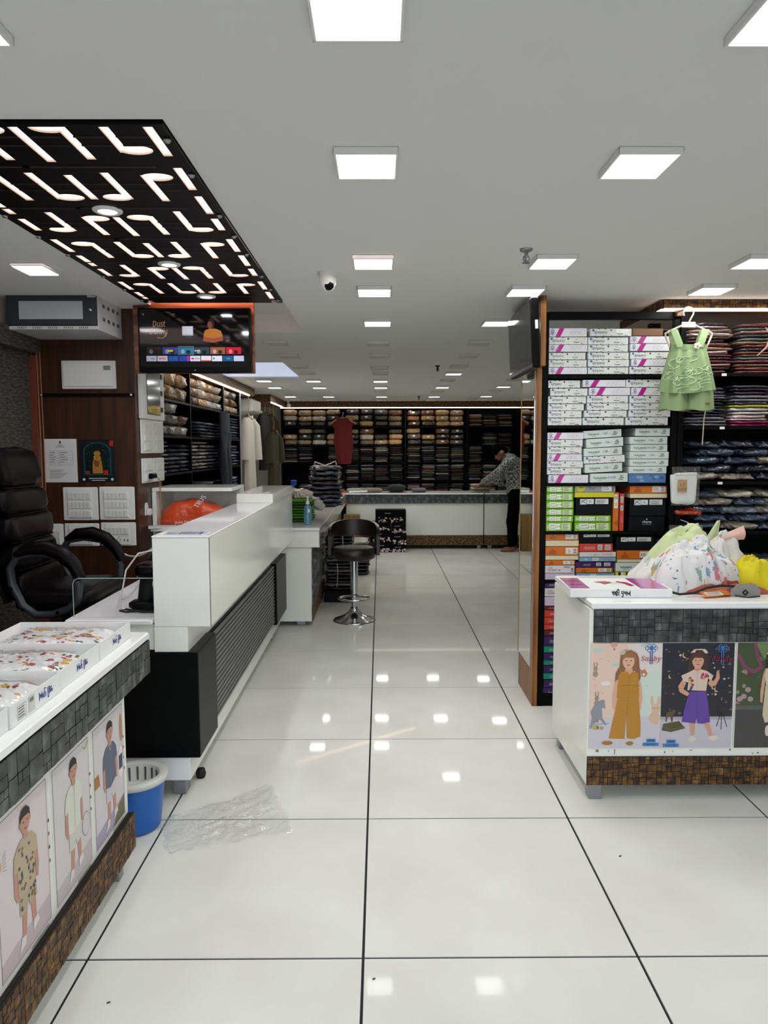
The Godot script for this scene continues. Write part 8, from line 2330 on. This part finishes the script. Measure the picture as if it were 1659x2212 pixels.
# ---------------------------------------------------------------- the man leaning over the back counter
func sdf_mesh(bones: Array, cell: float, blend: float, clips := []) -> ArrayMesh:
	# bones: [a, b, ra, rb]; a smooth union meshed as surface nets
	var lo := Vector3.INF; var hi := -Vector3.INF
	for b in bones:
		var r: float = max(b[2], b[3]) + 2.5 * cell
		lo = lo.min(b[0].min(b[1]) - Vector3.ONE * r); hi = hi.max(b[0].max(b[1]) + Vector3.ONE * r)
	var n := ((hi - lo) / cell).ceil()
	var nx := int(n.x) + 1; var ny := int(n.y) + 1; var nz := int(n.z) + 1
	var F := PackedFloat32Array()
	F.resize(nx * ny * nz); F.fill(1.0)
	for b in bones:
		var a: Vector3 = b[0]; var d: Vector3 = b[1] - b[0]
		var r: float = max(b[2], b[3]) + blend + 3.0 * cell
		var l := ((a.min(b[1]) - Vector3.ONE * r - lo) / cell).floor().max(Vector3.ZERO)
		var h := ((a.max(b[1]) + Vector3.ONE * r - lo) / cell).ceil().min(Vector3(nx - 1, ny - 1, nz - 1))
		var dd := maxf(d.length_squared(), 1e-9)
		for x in range(int(l.x), int(h.x) + 1):
			for y in range(int(l.y), int(h.y) + 1):
				for z in range(int(l.z), int(h.z) + 1):
					var p := lo + Vector3(x, y, z) * cell
					var t := clampf((p - a).dot(d) / dd, 0.0, 1.0)
					var s: float = p.distance_to(a + d * t) - lerpf(b[2], b[3], t)
					var i := (x * ny + y) * nz + z
					var o := F[i]
					var k := clampf(0.5 + 0.5 * (o - s) / blend, 0.0, 1.0)
					F[i] = lerpf(o, s, k) - blend * k * (1.0 - k)
	for c in clips:      # [normal, offset]: keeps the side where normal . p < offset
		for x in nx:
			for y in ny:
				for z in nz:
					var i := (x * ny + y) * nz + z
					F[i] = maxf(F[i], c[0].dot(lo + Vector3(x, y, z) * cell) - c[1])
	var vid := {}
	var V := PackedVector3Array(); var N := PackedVector3Array()
	var at := func(x: int, y: int, z: int) -> float: return F[(clampi(x, 0, nx - 1) * ny + clampi(y, 0, ny - 1)) * nz + clampi(z, 0, nz - 1)]
	for x in nx - 1:
		for y in ny - 1:
			for z in nz - 1:
				var base := (x * ny + y) * nz + z
				var c := [F[base], F[base + ny * nz], F[base + nz], F[base + nz + ny * nz], F[base + 1], F[base + 1 + ny * nz], F[base + 1 + nz], F[base + 1 + nz + ny * nz]]
				var neg := 0
				for q in c: if q < 0.0: neg += 1
				if neg == 0 or neg == 8: continue
				var sum := Vector3.ZERO; var cnt := 0
				for e in [[0, 1], [2, 3], [4, 5], [6, 7], [0, 2], [1, 3], [4, 6], [5, 7], [0, 4], [1, 5], [2, 6], [3, 7]]:
					var f0: float = c[e[0]]; var f1: float = c[e[1]]
					if (f0 < 0.0) != (f1 < 0.0):
						var t := f0 / (f0 - f1)
						var p0 := Vector3(e[0] & 1, (e[0] >> 1) & 1, (e[0] >> 2) & 1); var p1 := Vector3(e[1] & 1, (e[1] >> 1) & 1, (e[1] >> 2) & 1)
						sum += p0.lerp(p1, t); cnt += 1
				vid[base] = V.size()
				V.append(lo + (Vector3(x, y, z) + sum / cnt) * cell)
				N.append(Vector3(at.call(x + 1, y, z) - at.call(x - 1, y, z) + 1e-6, at.call(x, y + 1, z) - at.call(x, y - 1, z), at.call(x, y, z + 1) - at.call(x, y, z - 1)).normalized())
	var g := G.new()
	var emit := func(a: int, b: int, c: int, d: int) -> void:
		if vid.has(a) and vid.has(b) and vid.has(c) and vid.has(d):
			var i: int = vid[a]; var j: int = vid[b]; var k: int = vid[c]; var l: int = vid[d]
			g.tri(V[i], V[j], V[k], N[i], N[j], N[k]); g.tri(V[i], V[k], V[l], N[i], N[k], N[l])
	var sx := ny * nz
	for x in range(1, nx - 1):
		for y in range(1, ny - 1):
			for z in range(1, nz - 1):
				var i := (x * ny + y) * nz + z
				var s := F[i] < 0.0
				if (F[i + sx] < 0.0) != s: emit.call(i, i - nz, i - nz - 1, i - 1)
				if (F[i + nz] < 0.0) != s: emit.call(i, i - sx, i - sx - 1, i - 1)
				if (F[i + 1] < 0.0) != s: emit.call(i, i - sx, i - sx - nz, i - nz)
	return g.mesh()

func person() -> void:
	var z := -11.5
	var J := func(px: float, py: float, dz := 0.0) -> Vector3: return onz(px, py, z) + Vector3(0, 0, dz)
	var t := thing("person", "person in a black and white patterned shirt and black trousers, bending over the counter", "person", Vector3.ZERO)
	var ank1: Vector3 = J.call(1104, 1183, 0.06); ank1.y = 0.07
	var ank2: Vector3 = J.call(1112, 1183, -0.1); ank2.y = 0.07
	var kn1: Vector3 = J.call(1103, 1126, 0.07); var kn2: Vector3 = J.call(1111, 1126, -0.09)
	var hip1: Vector3 = J.call(1112, 1066, 0.08); var hip2: Vector3 = J.call(1114, 1066, -0.09)
	var waist: Vector3 = J.call(1114, 1045); var chest: Vector3 = J.call(1110, 1008)
	var sh1: Vector3 = J.call(1101, 992, 0.15); var sh2: Vector3 = J.call(1101, 992, -0.17)
	var neck: Vector3 = J.call(1093, 985); var head: Vector3 = J.call(1081, 976); var crown: Vector3 = J.call(1076, 972)
	var el1: Vector3 = J.call(1071, 1021, 0.2); var el2: Vector3 = J.call(1084, 1040, -0.24)
	var wr1: Vector3 = J.call(1047, 1042, 0.02); wr1.z = -11.85; wr1.y = 1.06
	var wr2: Vector3 = J.call(1074, 1056, -0.3); wr2.z = -11.9; wr2.y = 1.085
	var skin := mat("skin", "#8a5a44", 0.55)
	var body := [[ank1, kn1, 0.042, 0.055], [kn1, hip1, 0.06, 0.085], [ank2, kn2, 0.042, 0.055], [kn2, hip2, 0.06, 0.085], [hip1, hip2, 0.1, 0.1], [hip1.lerp(hip2, 0.5), waist, 0.11, 0.12], [waist, chest, 0.12, 0.14], [chest, sh1, 0.12, 0.065], [chest, sh2, 0.12, 0.065],
		[sh1, el1, 0.055, 0.045], [el1, wr1, 0.042, 0.03], [sh2, el2, 0.055, 0.045], [el2, wr2, 0.042, 0.03], [chest, neck, 0.1, 0.06], [neck, head, 0.055, 0.07], [head, crown, 0.088, 0.092]]
	for q in [[ank1, -0.02], [ank2, 0.02]]:
		var a: Vector3 = q[0]
		body += [[Vector3(a.x + 0.02, 0.04, a.z), Vector3(a.x - 0.12, 0.03, a.z), 0.036, 0.03], [Vector3(a.x - 0.12, 0.028, a.z - 0.02), Vector3(a.x - 0.17, 0.02, a.z - 0.01), 0.024, 0.018]]
	# nose, chin and ear give the bowed head its profile
	var face := (head - neck).normalized()
	body += [[head + Vector3(-0.06, -0.08, 0), head + Vector3(-0.075, -0.11, 0), 0.02, 0.014], [head + Vector3(0.0, -0.09, 0), head + Vector3(-0.02, -0.11, 0), 0.035, 0.028], [head + Vector3(0.01, -0.03, 0.085), head + Vector3(0.015, 0.0, 0.092), 0.018, 0.014]]
	part(t, "body", sdf_mesh(body, 0.018, 0.03), skin)
	# hands with separate curled fingers
	for q in [[wr1, Vector3(-0.7, -0.55, -0.3)], [wr2, Vector3(-0.75, -0.5, -0.2)]]:
		var w: Vector3 = q[0]; var d: Vector3 = q[1].normalized()
		var side := d.cross(Vector3.UP).normalized()
		var palm := w + d * 0.085
		var hb := [[w, palm, 0.028, 0.03], [w + side * 0.015 + d * 0.03, palm + side * 0.025, 0.02, 0.02], [w - side * 0.015 + d * 0.03, palm - side * 0.025, 0.02, 0.02]]
		for k in 4:
			var r := palm + side * (0.03 - 0.02 * k)
			var L: float = [0.036, 0.042, 0.038, 0.03][k]
			var m := r + d * L + Vector3(0, -0.004, 0)
			hb += [[r, m, 0.0095, 0.0088], [m, m + (d + Vector3(0, -0.7, 0)).normalized() * L * 0.8, 0.0088, 0.0075]]
		var th := w + d * 0.035 + side * 0.028
		hb += [[th, th + (d + side).normalized() * 0.04, 0.012, 0.01], [th + (d + side).normalized() * 0.04, th + (d * 1.5 + side * 0.5).normalized() * 0.07, 0.01, 0.008]]
		part(t, "hand", sdf_mesh(hb, 0.006, 0.008), skin)
	# clothing and hair
	var grow := func(list: Array, by: float) -> Array:
		var out := []
		for b in list: out.append([b[0], b[1], b[2] + by, b[3] + by])
		return out
	var sm := tri_mat("shirt_pattern", noise_tex(51, 0.09, [[0.0, "#0f1011"], [0.42, "#26282a"], [0.5, "#8f9290"], [0.6, "#c2c4c0"], [0.72, "#77797a"], [1.0, "#d0d2cd"]], 256, Vector2(1.0, 0.7), 2), 1.5, 0.85)
	part(t, "shirt", sdf_mesh(grow.call([[hip1.lerp(hip2, 0.5), waist, 0.13, 0.125], [hip1, hip2, 0.1, 0.1], [waist, chest, 0.125, 0.145], [chest, sh1, 0.12, 0.07], [chest, sh2, 0.12, 0.07], [sh1, el1, 0.062, 0.055], [el1, el1.lerp(wr1, 0.85), 0.052, 0.04], [sh2, el2, 0.062, 0.055], [el2, el2.lerp(wr2, 0.8), 0.052, 0.04], [chest, neck, 0.1, 0.055]], 0.016), 0.018, 0.03, [[Vector3.DOWN, -(hip1.y + 0.005)]]), sm)
	part(t, "trousers", sdf_mesh(grow.call([[ank1 + Vector3(0, 0.02, 0), kn1, 0.05, 0.062], [kn1, hip1, 0.066, 0.09], [ank2 + Vector3(0, 0.02, 0), kn2, 0.05, 0.062], [kn2, hip2, 0.066, 0.09], [hip1, hip2, 0.1, 0.1], [hip1.lerp(hip2, 0.5), waist, 0.105, 0.1]], 0.014), 0.018, 0.03, [[Vector3.DOWN, -0.085], [Vector3.UP, hip1.y + 0.1]]), mat("black_cloth", "#060607", 0.85))
	part(t, "hair", sdf_mesh([[head + Vector3(-0.005, 0.022, 0), crown + Vector3(-0.012, 0.006, 0), 0.09, 0.097], [head + Vector3(0.045, 0.01, 0), crown + Vector3(0.04, 0.01, 0), 0.078, 0.078]], 0.012, 0.02), mat("hair_black", "#040303", 0.8))
	for k in ["hair_black", "black_cloth", "carton_black"]: M[k].metallic_specular = 0.12
